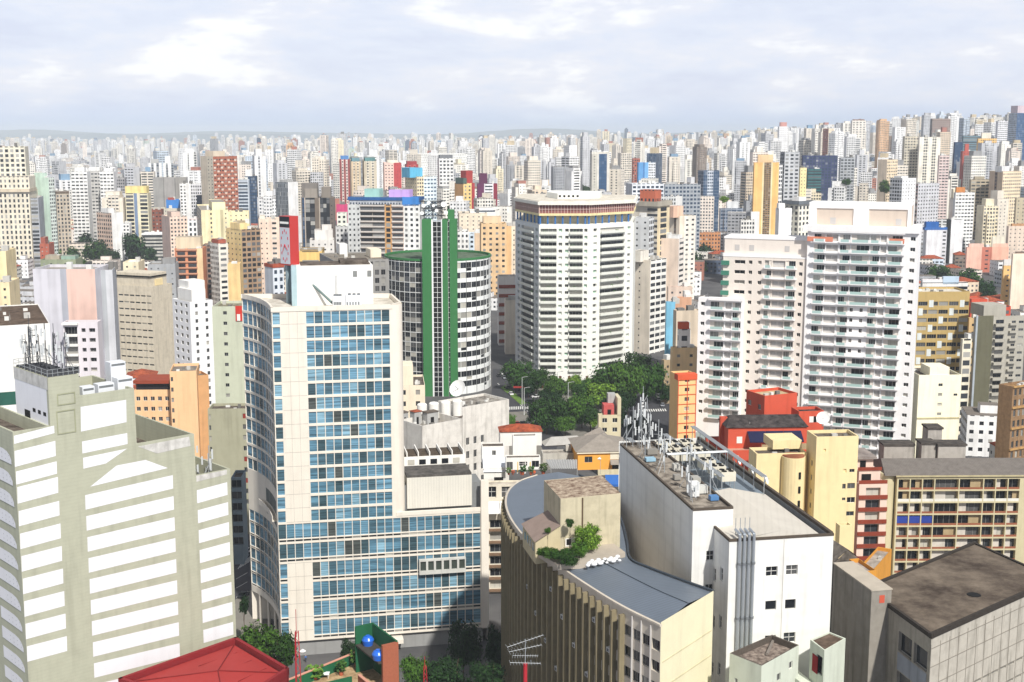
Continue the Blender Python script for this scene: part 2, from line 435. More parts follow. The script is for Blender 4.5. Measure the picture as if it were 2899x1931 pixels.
def rows(L, z0, z1, bay, floor, ww, wh, sill=.9, off=0.0, skip=None, style=None, top=0.3):
	"""regular window openings on a wall of length L"""
	nb = max(1, int((L - 2 * off + .01) // bay)); b = (L - 2 * off) / nb
	out = []
	k = 0
	z = z1 - top - floor
	while z > z0:
		for i in range(nb):
			if skip and skip(i, k, nb): continue
			u = off + b * (i + .5)
			r = (u - ww / 2, u + ww / 2, z + sill, z + sill + wh)
			out.append(r + (style,) if style else r)
		z -= floor; k += 1
	return out
FOOT = []      # footprints already built on: (x, y, radius)
def claim(poly):
	x = sum(p[0] for p in poly) / len(poly); y = sum(p[1] for p in poly) / len(poly)
	FOOT.append((x, y, max(math.hypot(p[0] - x, p[1] - y) for p in poly)))
SIL = []       # what hides what: (x0, x1, ytop, depth)
def hide(poly, z1):
	q = [px_of((p[0], p[1], z1)) for p in poly]
	SIL.append((min(a[0] for a in q), max(a[0] for a in q), min(a[1] for a in q) + 4, min(p[1] for p in poly)))
# ================================================================ ground, streets, hills, haze
def sstep(a, b, x):
	t = min(1, max(0, (x - a) / (b - a))); return t * t * (3 - 2 * t)
def hgt(x, y):
	"""the city rises to the right into a long ridge"""
	r = x / max(y, 1)
	return 62 * sstep(.10, .36, r) * sstep(1150, 2900, y) + 16 * sstep(-.05, .15, r) * sstep(2200, 5000, y)
def ground_material():
	m, n, l, b = nodes_of('asphalt_and_paving')
	geo = n.new('ShaderNodeNewGeometry')
	a = n.new('ShaderNodeTexNoise'); a.inputs['Scale'].default_value = .035; a.inputs['Detail'].default_value = 9; a.inputs['Roughness'].default_value = .7
	l.new(geo.outputs['Position'], a.inputs['Vector'])
	r = n.new('ShaderNodeValToRGB')
	e = r.color_ramp.elements
	e[0].position = .35; e[0].color = (.045, .046, .05, 1)
	e[1].position = .7; e[1].color = (.13, .125, .12, 1)
	l.new(a.outputs[0], r.inputs[0]); l.new(r.outputs[0], b.inputs['Base Color']); b.inputs['Roughness'].default_value = .95
	return m
mb = MB()
ys = [-150, 60, 200, 320, 450, 600, 800, 1000, 1150, 1300, 1450, 1600, 1750, 1900, 2050, 2200, 2400, 2600, 2900, 3300, 3800, 4400, 5000, 6500, 9000, 13000, 18000, 22500]
xr = [-.85, -.5, -.3, -.2, -.1, -.05, 0, .04, .08, .12, .15, .18, .21, .24, .27, .30, .33, .36, .4, .5, .85]
gp = [[(k * max(y, 400) , y, hgt(k * max(y, 400), y)) for k in xr] for y in ys]
for i in range(len(ys) - 1):
	for j in range(len(xr) - 1):
		mb.face([gp[i][j], gp[i][j + 1], gp[i + 1][j + 1], gp[i + 1][j]])
structure(mb, 'ground', ground_material())
asph = mat('asphalt', (66, 66, 70), .95, .25, .0)
pave = mat('pavement_slabs', (128, 124, 116), .95, .2, .0)
lines = mat('road_marking_paint', (225, 225, 220), .8, .15, .0)
lawn = roofmat('lawn_grass', (70, 104, 40), (112, 140, 62), .5)
def sheet(name, pts, z, m, kind='structure', thick=0.0):
	mb = MB()
	if thick: mb.prism([(p[0], p[1]) for p in pts], z - thick, z)
	else: mb.face([(p[0], p[1], z) for p in pts])
	o = put(mb, name, m); o['kind'] = kind
	return o
def gp_(px, py): p = at_z(px, py, 0); return (p.x, p.y)
sheet('road', [gp_(1380, 1330), gp_(1395, 1045), gp_(1452, 1045), gp_(1540, 1118), gp_(1600, 1180), gp_(1560, 1330)], .010, asph)
sheet('road', [gp_(1735, 1330), gp_(1745, 1075), gp_(1850, 1060), gp_(1905, 1070), gp_(1935, 1330)], .012, asph)
sheet('pavement', [gp_(1440, 1330), gp_(1436, 1168), gp_(1490, 1165), gp_(1560, 1330)], .14, pave, thick=.13)
sheet('lawn', [gp_(1418, 1098), gp_(1432, 1090), gp_(1490, 1142), gp_(1474, 1146)], .16, lawn, thick=.15)
sheet('pavement', [gp_(1500, 1100), gp_(1530, 1092), gp_(1720, 1120), gp_(1735, 1330), gp_(1600, 1240)], .13, pave, thick=.12)
sheet('road', [gp_(640, 1931), gp_(660, 1480), gp_(722, 1480), gp_(742, 1730), gp_(720, 1931)], .011, asph)
sheet('pavement', [gp_(666, 1700), gp_(676, 1690), gp_(735, 1660), gp_(800, 1931), gp_(660, 1931)], .14, pave, thick=.13)
def zebra(px0, py0, px1, py1, n, wpx):
	mb = MB()
	for i in range(n):
		t0, t1 = (i + .1) / n, (i + .6) / n
		a = gp_(px0 + (px1 - px0) * t0, py0 + (py1 - py0) * t0); b = gp_(px0 + (px1 - px0) * t1, py0 + (py1 - py0) * t1)
		mb.face([(a[0], a[1], .018), (b[0], b[1], .018), (b[0], b[1] + wpx, .018), (a[0], a[1] + wpx, .018)])
	o = put(mb, 'crosswalk_stripes', lines); o['kind'] = 'structure'
zebra(1440, 1160, 1498, 1158, 11, 6); zebra(1812, 1166, 1890, 1164, 12, 5); zebra(672, 1612, 716, 1585, 9, 7); zebra(1450, 1200, 1520, 1196, 9, 5)
mb = MB()
for k in range(7):
	a, b = gp_(1408 + k * 16, 1085 + k * 15), gp_(1413 + k * 16, 1090 + k * 15)
	mb.face([(a[0], a[1], .02), (a[0] + .3, a[1], .02), (b[0] + .3, b[1], .02), (b[0], b[1], .02)])
for k in range(5):
	a = gp_(668, 1640 + 26 * k); b = gp_(700, 1622 + 26 * k)
	mb.face([(a[0], a[1], .02), (b[0], b[1], .02), (b[0], b[1] + .35, .02), (a[0], a[1] + .35, .02)])
o = put(mb, 'lane_markings', lines); o['kind'] = 'structure'
hm = mat('wooded_hill', (64, 84, 84), 1.0, .3, 0, .004)
def ridge(name, y0, x0, x1, base, amp, seed):
	mb = MB(); r = random.Random(seed)
	ph = [(r.uniform(.4, 3.2), r.uniform(0, 6.28), r.uniform(.3, 1)) for _ in range(9)]
	N = 150; top = []
	for i in range(N + 1):
		t = i / N; x = x0 + (x1 - x0) * t
		h = base + amp * sum(a * math.sin(f * 14 * t + p) for f, p, a in ph) / 4 + r.uniform(-1, 1) * amp * .05
		top.append((x, y0, max(6, h)))
	for i in range(N):
		a, b = top[i], top[i + 1]
		mb.face([(a[0], a[1] - 900, -1), (b[0], b[1] - 900, -1), b, a]); mb.face([a, b, (b[0], b[1] + 1500, -1), (a[0], a[1] + 1500, -1)])
	structure(mb, name, hm)
ridge('hills', 20500, -9000, 9500, 132, 58, 5)
ridge('hills', 17500, -7500, 1500, 84, 40, 11)
mb = MB(); mb.box(-22000, 22000, -200, 23500, -1.0, 215)
m = bpy.data.materials.new('pale_air'); m.use_nodes = True
m.node_tree.nodes.clear()
vo = m.node_tree.nodes.new('ShaderNodeOutputMaterial'); pv = m.node_tree.nodes.new('ShaderNodeVolumePrincipled')
pv.inputs['Color'].default_value = (.84, .92, 1.0, 1); pv.inputs['Density'].default_value = 7.5e-5; pv.inputs['Anisotropy'].default_value = -0.25
m.node_tree.links.new(pv.outputs[0], vo.inputs['Volume'])
o = put(mb, 'haze', m); o['kind'] = 'stuff'
# ================================================================ 1. pale green block with white painted panels (left front)
def beige_block():
	A = at_y(35, 1230, 187); th = 42.5
	f = Face((A.x, A.y), th)
	sg = mat('sage_concrete', (180, 181, 160), .9, .12, .2, .5, wave=(.55, .05, 0, 'Z'))
	wp = mat('white_mural_paint', (232, 232, 235), .85, .05, .08)
	ww = mat('stained_white_parapet', (212, 210, 204), .9, .35, .45, .8)
	b = Bld('office_block', 'pale sage concrete block painted with rows of white panels, stepped roof with aerials', 'building', (A.x, A.y, 0), [sg, ww])
	S = lambda x, y: f.sz(x, y)[0]
	prof = []   # (s0, s1, z)
	xs = [(35, 143, 1215), (143, 223, 1064), (223, 380, 1110), (380, 550, 1243), (550, 652, 1337)]
	segs = []
	for x0, x1, y in xs:
		s0, s1 = S(x0, y), S(x1, y); z = (f.sz(x0, y + (x1 - x0) * .11)[1] + f.sz(x1, y - (x1 - x0) * .11)[1]) / 2
		segs.append([s0, s1, z])
	for i in range(len(segs) - 1): segs[i + 1][0] = segs[i][1]
	g = Vector((-f.e.y, f.e.x)); D = 26.0
	deps = [D, 13.0, 15.0, D, 12.0]
	A2 = Vector((A.x, A.y)); zb = min(s[2] for s in segs)
	for (s0, s1, z), dd in zip(segs, deps):
		P = A2 + f.e * s0
		b.face(P, f.e, s1 - s0, 0, z)
		w = b.wall
		def q(u, v, zz): p = P + f.e * u + g * v; return (p.x, p.y, zz)
		L = s1 - s0
		w.face([q(0, dd, 0), q(0, 0, 0), q(0, 0, z), q(0, dd, z)], 0)
		w.face([q(L, 0, 0), q(L, dd, 0), q(L, dd, z), q(L, 0, z)], 0)
		w.face([q(L, dd, 0), q(0, dd, 0), q(0, dd, z), q(L, dd, z)], 0)
	rm = roofmat('grey_roof_felt', (62, 54, 48), (120, 110, 100), .4)
	for i, ((s0, s1, z), dd) in enumerate(zip(segs, deps)):
		low = (2.0, .7, 3.0, 4.2, 3.2)[i]
		r = MB(); P = A2 + f.e * s0; L = s1 - s0
		def q(u, v, zz): p = P + f.e * u + g * v; return (p.x, p.y, zz)
		t = .35
		r.face([q(t, t, z - low), q(L - t, t, z - low), q(L - t, dd - t, z - low), q(t, dd - t, z - low)], 0)
		for (a, c) in (((t, t), (L - t, t)), ((L - t, t), (L - t, dd - t)), ((L - t, dd - t), (t, dd - t)), ((t, dd - t), (t, t))):
			r.face([q(c[0], c[1], z - low), q(a[0], a[1], z - low), q(a[0], a[1], z), q(c[0], c[1], z)], 1)
		for (u0, u1, v0, v1) in ((0, L, 0, t), (0, L, dd - t, dd), (0, t, t, dd - t), (L - t, L, t, dd - t)):
			r.face([q(u0, v0, z), q(u1, v0, z), q(u1, v1, z), q(u0, v1, z)], 1)
		b.add(r, 'roof', [rm, sg])
	s0, s1, z = segs[1]; P = A2 + f.e * s0; za = segs[0][2] - 2.0
	mr = MB()
	def q(u, v, zz): p = P - f.e * u + g * v; return (p.x, p.y, zz)
	mr.face([q(.03, 13, za), q(.03, .6, za), q(.03, .6, z - 1.9), q(.03, 13, z - 1.9)], 0)
	mr.face([q(.06, 13.1, z - 1.9), q(.06, .0, z - 1.9), q(.06, .0, z), q(.06, 13.1, z)], 1)
	for v in (1.2, 3.2, 5.2): mr.face([q(.06, v + 1.1, za + 3.3), q(.06, v, za + 3.3), q(.06, v, za + 3.9), q(.06, v + 1.1, za + 3.9)], 2)
	mr.face([q(.06, 9.6, za), q(.06, 7.4, za), q(.06, 7.4, za + 3.2), q(.06, 9.6, za + 3.2)], 2)
	b.add(mr, 'machine_room_wall', [wp, ww, BLACK()])
	nm = MB()
	for ya, yb in ((1112, 1146), (1160, 1228)):
		u0, za_ = f.sz(162, yb); u1, zb_ = f.sz(212, ya)
		for (a0, a1, c0, c1) in ((u0, u1, zb_, zb_ + .18), (u0, u1, za_ - .18, za_), (u0, u0 + .18, za_, zb_), (u1 - .18, u1, za_, zb_)):
			p = [f.pt(a0, c0, .08), f.pt(a1, c0, .08), f.pt(a1, c1, .08), f.pt(a0, c1, .08)]
			nm.face(p, 0)
	b.add(nm, 'niche_frame', [mat('sage_trim', (160, 162, 134), .9)])
	pm = MB()
	def panel(pts, m=0):
		pm.face([f.pt(*f.sz(x, y), .02) for x, y in pts], m)
	def P4(x0, y0, x1, y1, h0, h1, dx=4): pm.face([f.pt(*f.sz(x0 + dx * .3, y0 + h0), .02), f.pt(*f.sz(x1 + dx * .3, y1 + h1), .02), f.pt(*f.sz(x1, y1), .02), f.pt(*f.sz(x0, y0), .02)])
	P4(228, 1152, 357, 1132, 70, 63)
	P4(232, 1250, 360, 1226, 34, 31)
	pm.face([f.pt(*f.sz(x, y), .02) for x, y in ((236, 1327), (300, 1312), (360, 1270), (235, 1296))])
	pm.face([f.pt(*f.sz(x, y), .02) for x, y in ((255, 1378), (475, 1325), (412, 1302), (330, 1318))])
	for k in range(10):      # middle column
		y = 1402 + 59.5 * k
		P4(241 + 3.1 * k, y, 489 + 2.4 * k, y - 57, 41, 38)
	for k in range(11):      # left column
		y = [1234, 1277, 1335, 1379, 1447][k] if k < 5 else 1447 + 63.8 * (k - 4)
		hh = [23, 45, 37, 47, 43][k] if k < 5 else 44
		P4(39 + 3.9 * max(0, k - .5), y, 153 + 3.6 * k, y - 29, hh, hh - 2)
	for k in range(10):      # right column
		y = 1388 + 56.5 * k
		P4(557 + 2.6 * k, y, 643 + 2.4 * k, y - 23, 37, 36)
	pm.face([f.pt(*f.sz(x, y), .03) for x, y in ((445, 1284), (540, 1262), (535, 1236), (390, 1264))], 1)
	pm.face([f.pt(*f.sz(x, y), .03) for x, y in ((556, 1364), (642, 1343), (642, 1330), (555, 1347))], 1)
	b.add(pm, 'painted_panels', [wp, ww])
	lm = MB(); gl = -g
	for k in range(12):
		z = segs[0][2] - 5.2 - 3.33 * k
		def q(v, zz, o): p = A2 + g * v - f.e * o; return (p.x, p.y, zz)
		pts = [(9.5, 0), (1.0, 0), (1.0, .7), (1.6, 1.35), (2.6, 1.8), (4.2, 2.0), (9.5, 2.0)]
		lm.face([q(v, z + h, .03) for v, h in pts], 0)
		for v in (1.8, 3.2, 4.6, 6.0):
			for h in (.5, 1.2):
				lm.face([q(v + .12, z + h, .05), q(v, z + h, .05), q(v, z + h + .14, .05), q(v + .12, z + h + .14, .05)], 1)
	b.add(lm, 'studded_panels', [wp, mat('stud_grey', (120, 122, 130))])
	poly = [A2, A2 + f.e * segs[-1][1], A2 + f.e * segs[-1][1] + g * D, A2 + g * D]
	claim(poly); b.done()
	z = segs[2][2] - 3.0
	for i, (u, v, w_, d_, h_) in enumerate(((1.6, 2.6, 2.0, 1.6, 3.7), (4.2, 2.6, 2.7, 1.8, 3.8), (7.4, 2.4, 2.6, 2.0, 4.4), (8.0, 6.0, 2.6, 2.0, 6.4))):
		P = A2 + f.e * (segs[2][0] + u)
		t = thing('cooling_unit', ['narrow white cabinet at the tower foot on the panel-painted block', 'wide white cabinet second from the tower on the panel-painted block', 'white cabinet with louvred top on the panel-painted block', 'tall white cabinet behind the others on the panel-painted block'][i], 'cooling unit', (P.x, P.y, z), 'white cabinets on the sage block roof')
		mb = MB(); mb.obox((P.x, P.y), f.e, 0, w_, v, v + d_, z + .3, z + h_)
		put(mb, 'casing', mat('white_sheet_metal', (225, 228, 232), .45, .06, .06), t)
		mb = MB(); mb.obox((P.x, P.y), f.e, .15, w_ - .15, v - .03, v, z + h_ - .6, z + h_ - .25, 0); mb.obox((P.x, P.y), f.e, .1, w_ - .1, v + .1, v + d_ - .1, z, z + .3, 0)
		put(mb, 'louvre', mat('vent_grey', (120, 124, 126)), t)
	return A2, f, g, segs
BB = beige_block()
def mast(name, label, cat, base, h, m, group=None, lattice=True, arms=0, seed=1, w=.35):
	"""slim aerial mast: pole, cross arms, panel aerials"""
	r = random.Random(seed)
	t = thing(name, label, cat, base, group)
	x, y, z = base
	mb = MB()
	if lattice:
		for a in range(3):
			an = a * 2.094; mb.tube((x + w * math.cos(an), y + w * math.sin(an), z), (x + w * .5 * math.cos(an), y + w * .5 * math.sin(an), z + h * .8), .07, 0, 4)
		k = 0; zz = z
		while zz < z + h * .78:
			a, b2 = k * 2.094, (k + 1) * 2.094; ww = w * (1 - .5 * (zz - z) / (h * .8))
			mb.tube((x + ww * math.cos(a), y + ww * math.sin(a), zz), (x + ww * math.cos(b2), y + ww * math.sin(b2), zz + w * 1.3), .045, 0, 4)
			zz += w * 1.1; k += 1
		mb.tube((x, y, z + h * .75), (x, y, z + h), .05, 0, 4)
	else:
		mb.tube((x, y, z), (x, y, z + h), .08, 0, 5)
		for a in range(2):
			an = r.uniform(0, 6.28); mb.tube((x, y, z + h * .55), (x + h * .3 * math.cos(an), y + h * .3 * math.sin(an), z), .04, 0, 4)
	put(mb, 'pole', m, t)
	if arms:
		mb = MB(); pam = mat('pale_aerial_casing', (205, 208, 208), .6, .05, .05)
		for k in range(arms):
			an = r.uniform(0, 6.28); zz = z + h * r.uniform(.45, .9); l_ = r.uniform(.5, 1.2)
			ex, ey = x + l_ * math.cos(an), y + l_ * math.sin(an)
			mb.tube((x, y, zz), (ex, ey, zz), .04, 0, 4)
			pn = MB(); pn.box(ex - .13, ex + .13, ey - .1, ey + .1, zz - r.uniform(.5, 1.1), zz + r.uniform(.4, .9), 0); put(pn, 'panel_aerial', pam, t)
		put(mb, 'arm', m, t)
	return t
dk = mat('dark_galvanised_steel', (84, 86, 90), .6, .2, 0, 2, .4)
lgt = mat('pale_galvanised_steel', (176, 180, 182), .5, .15, 0, 2, .3)
def on_beige(u, v, i):
	A2, f, g, s = BB; p = A2 + f.e * u + g * v
	return (p.x, p.y, s[i][2] - (2.0, .7, 3.0, 4.2, 3.2)[i])
A2, f_, g_, sg_ = BB
s0 = sg_[1][0]; L1 = sg_[1][1] - s0
spots = [(.8, 8, 9.5), (1.6, 4, 8.6), (2.6, 9.5, 7.5), (3.4, 2.4, 5.6), (L1 - .9, 6.5, 8.0), (L1 - .8, 2.6, 7.0), (1.5, 11.5, 6.0)]
labs = ['tallest dark aerial mast on the sage block machine room', 'dark lattice mast second tallest on the sage block machine room', 'aerial mast with many arms over the sage block', 'short dark mast near the front edge of the machine room roof',
		'aerial mast at the right rear of the machine room roof', 'low mast at the right front corner of the machine room roof', 'thin mast at the back of the machine room roof']
for i, (u, v, h) in enumerate(spots):
	mast('aerial_mast', labs[i], 'mast', on_beige(s0 + u, v, 1), h, dk if i % 2 == 0 else dk, 'aerials on the sage block', i % 2 == 0, 5, i + 3)
A0 = on_beige(s0, 0, 1)
t = thing('roof_railing', 'dark steel walkway frame and railing round the machine room roof', 'railing', A0)
mb = MB(); P = A2 + f_.e * s0; zt = sg_[1][2]
for v in [k * 1.2 for k in range(11)]: mb.obox((P.x, P.y), f_.e, .2, L1 - .2, v + .3, v + .6, zt + .05, zt + .3)
put(mb, 'joist', dk, t)
mb = MB()
def bq(u, v, z): p = P + f_.e * u + g_ * v; return (p.x, p.y, z)
loop = [(0, 0), (L1, 0), (L1, 13), (0, 13), (0, 0)]
for a, c in zip(loop, loop[1:]):
	for hh in (.6, 1.2): mb.tube(bq(a[0], a[1], zt + hh), bq(c[0], c[1], zt + hh), .035, 0, 4)
	n_ = 6
	for k in range(n_): mb.tube(bq(a[0] + (c[0] - a[0]) * k / n_, a[1] + (c[1] - a[1]) * k / n_, zt), bq(a[0] + (c[0] - a[0]) * k / n_, a[1] + (c[1] - a[1]) * k / n_, zt + 1.2), .035, 0, 4)
put(mb, 'rail', lgt, t)
for i in range(5):
	mast('aerial_mast', ['white panel aerial leaning over the low right step of the sage block', 'tall white panel aerial at the rear of the low right step', 'grey aerial frame on the low right step', 'white aerial at the right end of the low step', 'short white aerial beside a red junction box'][i], 'mast', on_beige(sg_[4][0] + 1.0 + i * 1.15, 2.5 + (i * 2.3) % 6, 4), (4.6, 7.4, 5.2, 7.0, 3.4)[i], lgt, 'aerials on the sage block', False, 4, 30 + i)
# ================================================================ 2. tower with blue blinds, curved side and long podium
def blue_tower():
	A = at_y(768, 876, 280); th = 11.3
	f = Face((A.x, A.y), th); e, g = f.e, Vector((-f.e.y, f.e.x)); A2 = Vector((A.x, A.y))
	cw = mat('cream_white_panels', (232, 224, 210), .75, .07, .12, .4)
	b = Bld('office_tower', 'curved office tower with blue blinds in a cream grid and a rooftop clock sign', 'office building', (A.x, A.y, 0), [cw])
	zt = f.sz(800, 871)[1]
	s_r = f.sz(1103, 880)[0]; s_l = f.sz(865, 880)[0]
	bw = (s_r - s_l) / 10.0; off = s_l - 4 * bw
	z1 = f.sz(870, 883)[1]; z2 = f.sz(870, 924)[1]; fl = z1 - z2; hwin = z1 - f.sz(870, 917)[1]
	zp = f.sz(1110, 1462)[1]                      # podium roof
	Lt = off + 14 * bw + .5; Lp = off + 25 * bw + 1.6
	rr = []
	k = 0; z = z1
	while z - hwin > zp - .1:
		for i in range(14):
			if i in (1, 2, 3): continue
			rr.append((off + i * bw + .07, off + (i + 1) * bw - .07, z - hwin, z, 'blue'))
		z -= fl; k += 1
	for i in range(14):            # open slots under the roof edge
		if i not in (0, 1, 2, 3): rr.append((off + i * bw + .14, off + (i + 1) * bw - .14, z1 + .55, z1 + 1.25, 'bare'))
	zlow = 3.8
	b.face(A2, e, Lt, zp, zt, rr, .22)
	pf = (zp - .5 - zlow) / 6.0
	rp, slots = [], []
	for k in range(6):
		zz = zp - .45 - k * pf
		for i in range(25):
			if k >= 2 and i in (1, 2, 3): continue
			u0, u1 = off + i * bw + .06, off + (i + 1) * bw - .06
			rp.append((u0, u1, zz - pf * .74, zz, 'blue'))
			rp.append((u0, u1, zz - pf * .90, zz - pf * .79, 'bare'))
	b.face(A2, e, Lp, zlow, zp, rp, .22)
	jn = MB()
	for u in (off + 2 * bw, off + 3 * bw):
		for (za, zb_) in ((zp, zt - .4), (zlow, zp - 2 * pf - .3)): jn.obox((A.x, A.y), e, u - .03, u + .03, -.015, 0, za, zb_)
	z = z1 + .6
	while z > zlow + 2:
		if not zp - 2 * pf < z < zp: jn.obox((A.x, A.y), e, off + bw + .1, off + 4 * bw - .1, -.025, -.015, z - .04, z + .04)
		z -= fl
	b.add(jn, 'panel_joints', mat('joint_line', (186, 180, 170)))  # panel joints drawn as thin darker lines
	gg = mat('grey_render', (152, 152, 150), .9, .12, .2)
	gb = MB(); gb.obox((A.x, A.y), e, 1.0, Lp - 1, .8, 16, 0, zlow - .05); b.add(gb, 'ground_storey', gg)
	cb = MB(); cb.obox((A.x, A.y), e, 17, 28, -2.2, .8, 2.2, 3.2); b.add(cb, 'canopy', cw)
	Pe = at_y(684, 838, 304)
	Q = Vector((A.x - 4.0, A.y + 16.5)); E = Vector((Pe.x, Pe.y))
	N = 9; pts = []
	for i in range(N + 1):
		t = i / N; pts.append(A2 * (1 - t) ** 2 + Q * 2 * t * (1 - t) + E * t * t)
	edge = MB()
	for i in range(N):
		p1, p0 = pts[i], pts[i + 1]      # seen from outside: p0 is left
		d = (p1 - p0); L = d.length; d.normalize()
		rr = []
		z = z1; k = 0
		while z - hwin > 8.5:
			if not (16.5 < z - zp < -99) and not (zp - 2.0 < z < zp + 7.0 and i < 9):
				rr.append((.06, L - .06, z - hwin, z, 'blue'))
				if z < zp + 1: rr.append((.1, L - .1, z - hwin - .55, z - hwin - .15, 'bare'))
			z -= fl
		b.face(p0, d, L, 7.5, zt, rr, .22)
	bal = MB(); op = MB()
	for i in range(1, 7):
		p1, p0 = pts[i], pts[i + 1]; d = (p1 - p0).normalized(); L = (p1 - p0).length; n = Vector((d.y, -d.x))
		if i < 5:
			op.obox((p0.x, p0.y), d, .1, L - .1, -.03, .0, zp + .8, zp + 4.0); op.obox((p0.x, p0.y), d, .1, L - .1, -.03, .0, zp - 2.2, zp - .6)
		if i < 6: bal.obox((p0.x, p0.y), d, 0, L, -1.0, -.85, zp - .6, zp + .6); bal.obox((p0.x, p0.y), d, 0, L, -1.0, -.0, zp - .75, zp - .6)
	b.add(op, 'opening', mat('grey_green_opening', (92, 100, 98), .6)); b.add(bal, 'balcony', cw)
	for i in range(0, N, 2):
		p = pts[i] * .93 + (A2 + g * 12 + e * 6) * .07
		c = MB(); c.tube((p.x, p.y, 0), (p.x, p.y, 7.5), .35, 0, 10); b.add(c, 'pillar', cw)
	so = MB(); so.face([(p.x, p.y, 7.5) for p in pts] + [((A2 + e * Lt + g * 20).x, (A2 + e * Lt + g * 20).y, 7.5), ((A2 + e * Lt + g).x, (A2 + e * Lt + g).y, 7.5)]); b.add(so, 'soffit', gg)
	rad = 2.6; c0 = A2 + e * Lt + g * rad
	prev = A2 + e * Lt
	for i in range(1, 9):
		a = -math.pi / 2 + i / 8 * math.pi * .62
		p = c0 + e * (rad * math.cos(a)) + g * (rad * math.sin(a))
		b.wall.face([(prev.x, prev.y, zp), (p.x, p.y, zp), (p.x, p.y, zt), (prev.x, prev.y, zt)]); prev = p
	back = prev + g * 16 - e * .5
	b.wall.face([(prev.x, prev.y, zp), (back.x, back.y, zp), (back.x, back.y, zt), (prev.x, prev.y, zt)])
	b.wall.face([(back.x, back.y, 0), (E.x, E.y, 0), (E.x, E.y, zt), (back.x, back.y, zt)])
	q = A2 + e * Lp
	for (c, d) in ((q, q + g * 22), (q + g * 22, back), ):
		b.wall.face([(c.x, c.y, 0), (d.x, d.y, 0), (d.x, d.y, zp), (c.x, c.y, zp)])
	fin = MB(); fin.obox((q.x, q.y), e, -1.5, 0.3, -.5, .6, zlow, zp + 7.5); b.add(fin, 'end_fin', cw)
	outline = [A2, A2 + e * Lt, prev, back, E] + pts[1:-1][::-1]
	rm = roofmat('pale_roof_deck', (168, 160, 146), (222, 216, 204), .3)
	r = MB(); r.face([(p.x, p.y, zt - .9) for p in outline]); b.add(r, 'roof', rm)
	r = MB()
	for i in range(len(outline)):
		a, c = outline[i], outline[(i + 1) % len(outline)]; d = (c - a); L = d.length
		if L < .05: continue
		d.normalize(); r.obox((a.x, a.y), d, -.1, L + .1, -.12, .38, zt - .9, zt + .12)
	b.add(r, 'parapet', cw)
	r = MB(); r.face([(p.x, p.y, zp - .1) for p in (A2 + e * (Lt - 3), q, q + g * 22, A2 + e * (Lt - 3) + g * 22)]); b.add(r, 'podium_roof', roofmat('grey_podium_roof', (90, 88, 84), (140, 136, 128), .4))
	r = MB(); r.obox((A.x, A.y), e, Lt + .4, Lp, -.1, .5, zp, zp + .9); b.add(r, 'podium_parapet', cw)
	u0, za = f.sz(1156, 1444); u1, zb = f.sz(1340, 1368)
	r = MB(); r.obox((A.x, A.y), e, u0, u1, 2.0, 11, zp + 1.0, zp + 8.3); b.add(r, 'panelled_box', mat('ivory_cladding', (222, 218, 206), .6, .06, .1, .4, wave=(.5, .12, 0, 'X')))
	r = MB(); r.obox((A.x, A.y), e, Lt + .6, Lp - 1, 2.6, 10, zp - .1, zp + 6.4); b.add(r, 'podium_room', mat('slate_cladding', (128, 130, 130), .7, .15, .15))
	r = MB(); r.obox((A.x, A.y), e, u0, u1, 2.4, 11.2, zp + 8.3, zp + 8.8); b.add(r, 'box_roof', roofmat('charcoal_roof', (60, 58, 56), (104, 100, 96), .5))
	r = MB(); r.obox((A.x, A.y), e, Lt + 1, Lp - 3, 13, 21, zp, zp + 10.5); b.add(r, 'rear_block', WHITE())
	for k in range(6):
		u = Lt + 1.4 + k * (Lp - Lt - 5.2) / 6
		r = MB(); r.obox((A.x, A.y), e, u, u + 2.9, 13.4, 20.6, zp + 10.5, zp + 10.62); b.add(r, 'roof_bay', roofmat('brown_roof_bay', (60, 52, 44), (96, 84, 70), .6))
		r = MB(); r.obox((A.x, A.y), e, u + 2.95, u + 3.2, 13, 21, zp + 10.5, zp + 11.6); b.add(r, 'roof_rib', WHITE())
		r = MB(); r.obox((A.x, A.y), e, u + .5, u + 2.1, 12.9, 13, zp + 8.6, zp + 9.8); b.add(r, 'window', G_DARK())
	v0, z0_ = f.sz(1186, 1622); v1, z1_ = f.sz(1317, 1580)
	r = MB(); r.obox((A.x, A.y), e, v0, v1, -1.0, -.02, z0_ - .2, z0_ + .7); r.obox((A.x, A.y), e, v0, v1, -1.0, -.02, z1_ + .1, z1_ + .5)
	n6 = 6
	for k in range(n6 + 1):
		u = v0 + (v1 - v0) * k / n6; r.obox((A.x, A.y), e, max(v0, u - .25), min(v1, u + .25), -1.0, -.02, z0_ + .7, z1_ + .1)
	b.add(r, 'bay', mat('pale_grey_bay', (205, 205, 198), .7)); r = MB(); r.obox((A.x, A.y), e, v0 + .1, v1 - .1, -.6, -.04, z0_ + .7, z1_ + .1); b.add(r, 'bay_glazing', mat('dim_bay_glass', (70, 78, 72), .2))
	f2 = Face((A2 + g * 9), th); h0 = f2.sz(842, 850)[0]; h1 = f2.sz(1057, 850)[0]; zh = f2.sz(950, 752)[1]
	r = MB(); O = A2 + g * 9
	r.obox((O.x, O.y), e, h0, h1, 0, 9, zt - .9, zh); ph = b.add(r, 'penthouse', WHITE())
	r = MB(); r.obox((O.x, O.y), e, h0 + 1, h1 - .5, 1.2, 8.8, zh, zh + .25, 0); r.obox((O.x, O.y), e, h0 + 10, h1 - .8, 2, 8, zh + .25, zh + .9, 0); b.add(r, 'penthouse_roof', roofmat('grey_roof_felt', (62, 54, 48), (120, 110, 100)))
	for u in (.735, .925):
		r = MB(); r.obox((O.x, O.y), e, h0 + (h1 - h0) * u, h0 + (h1 - h0) * u + .95, -.04, 0, zh - 2.7, zh - 1.3); b.add(r, 'window', mat('grey_louvre', (130, 132, 130)))
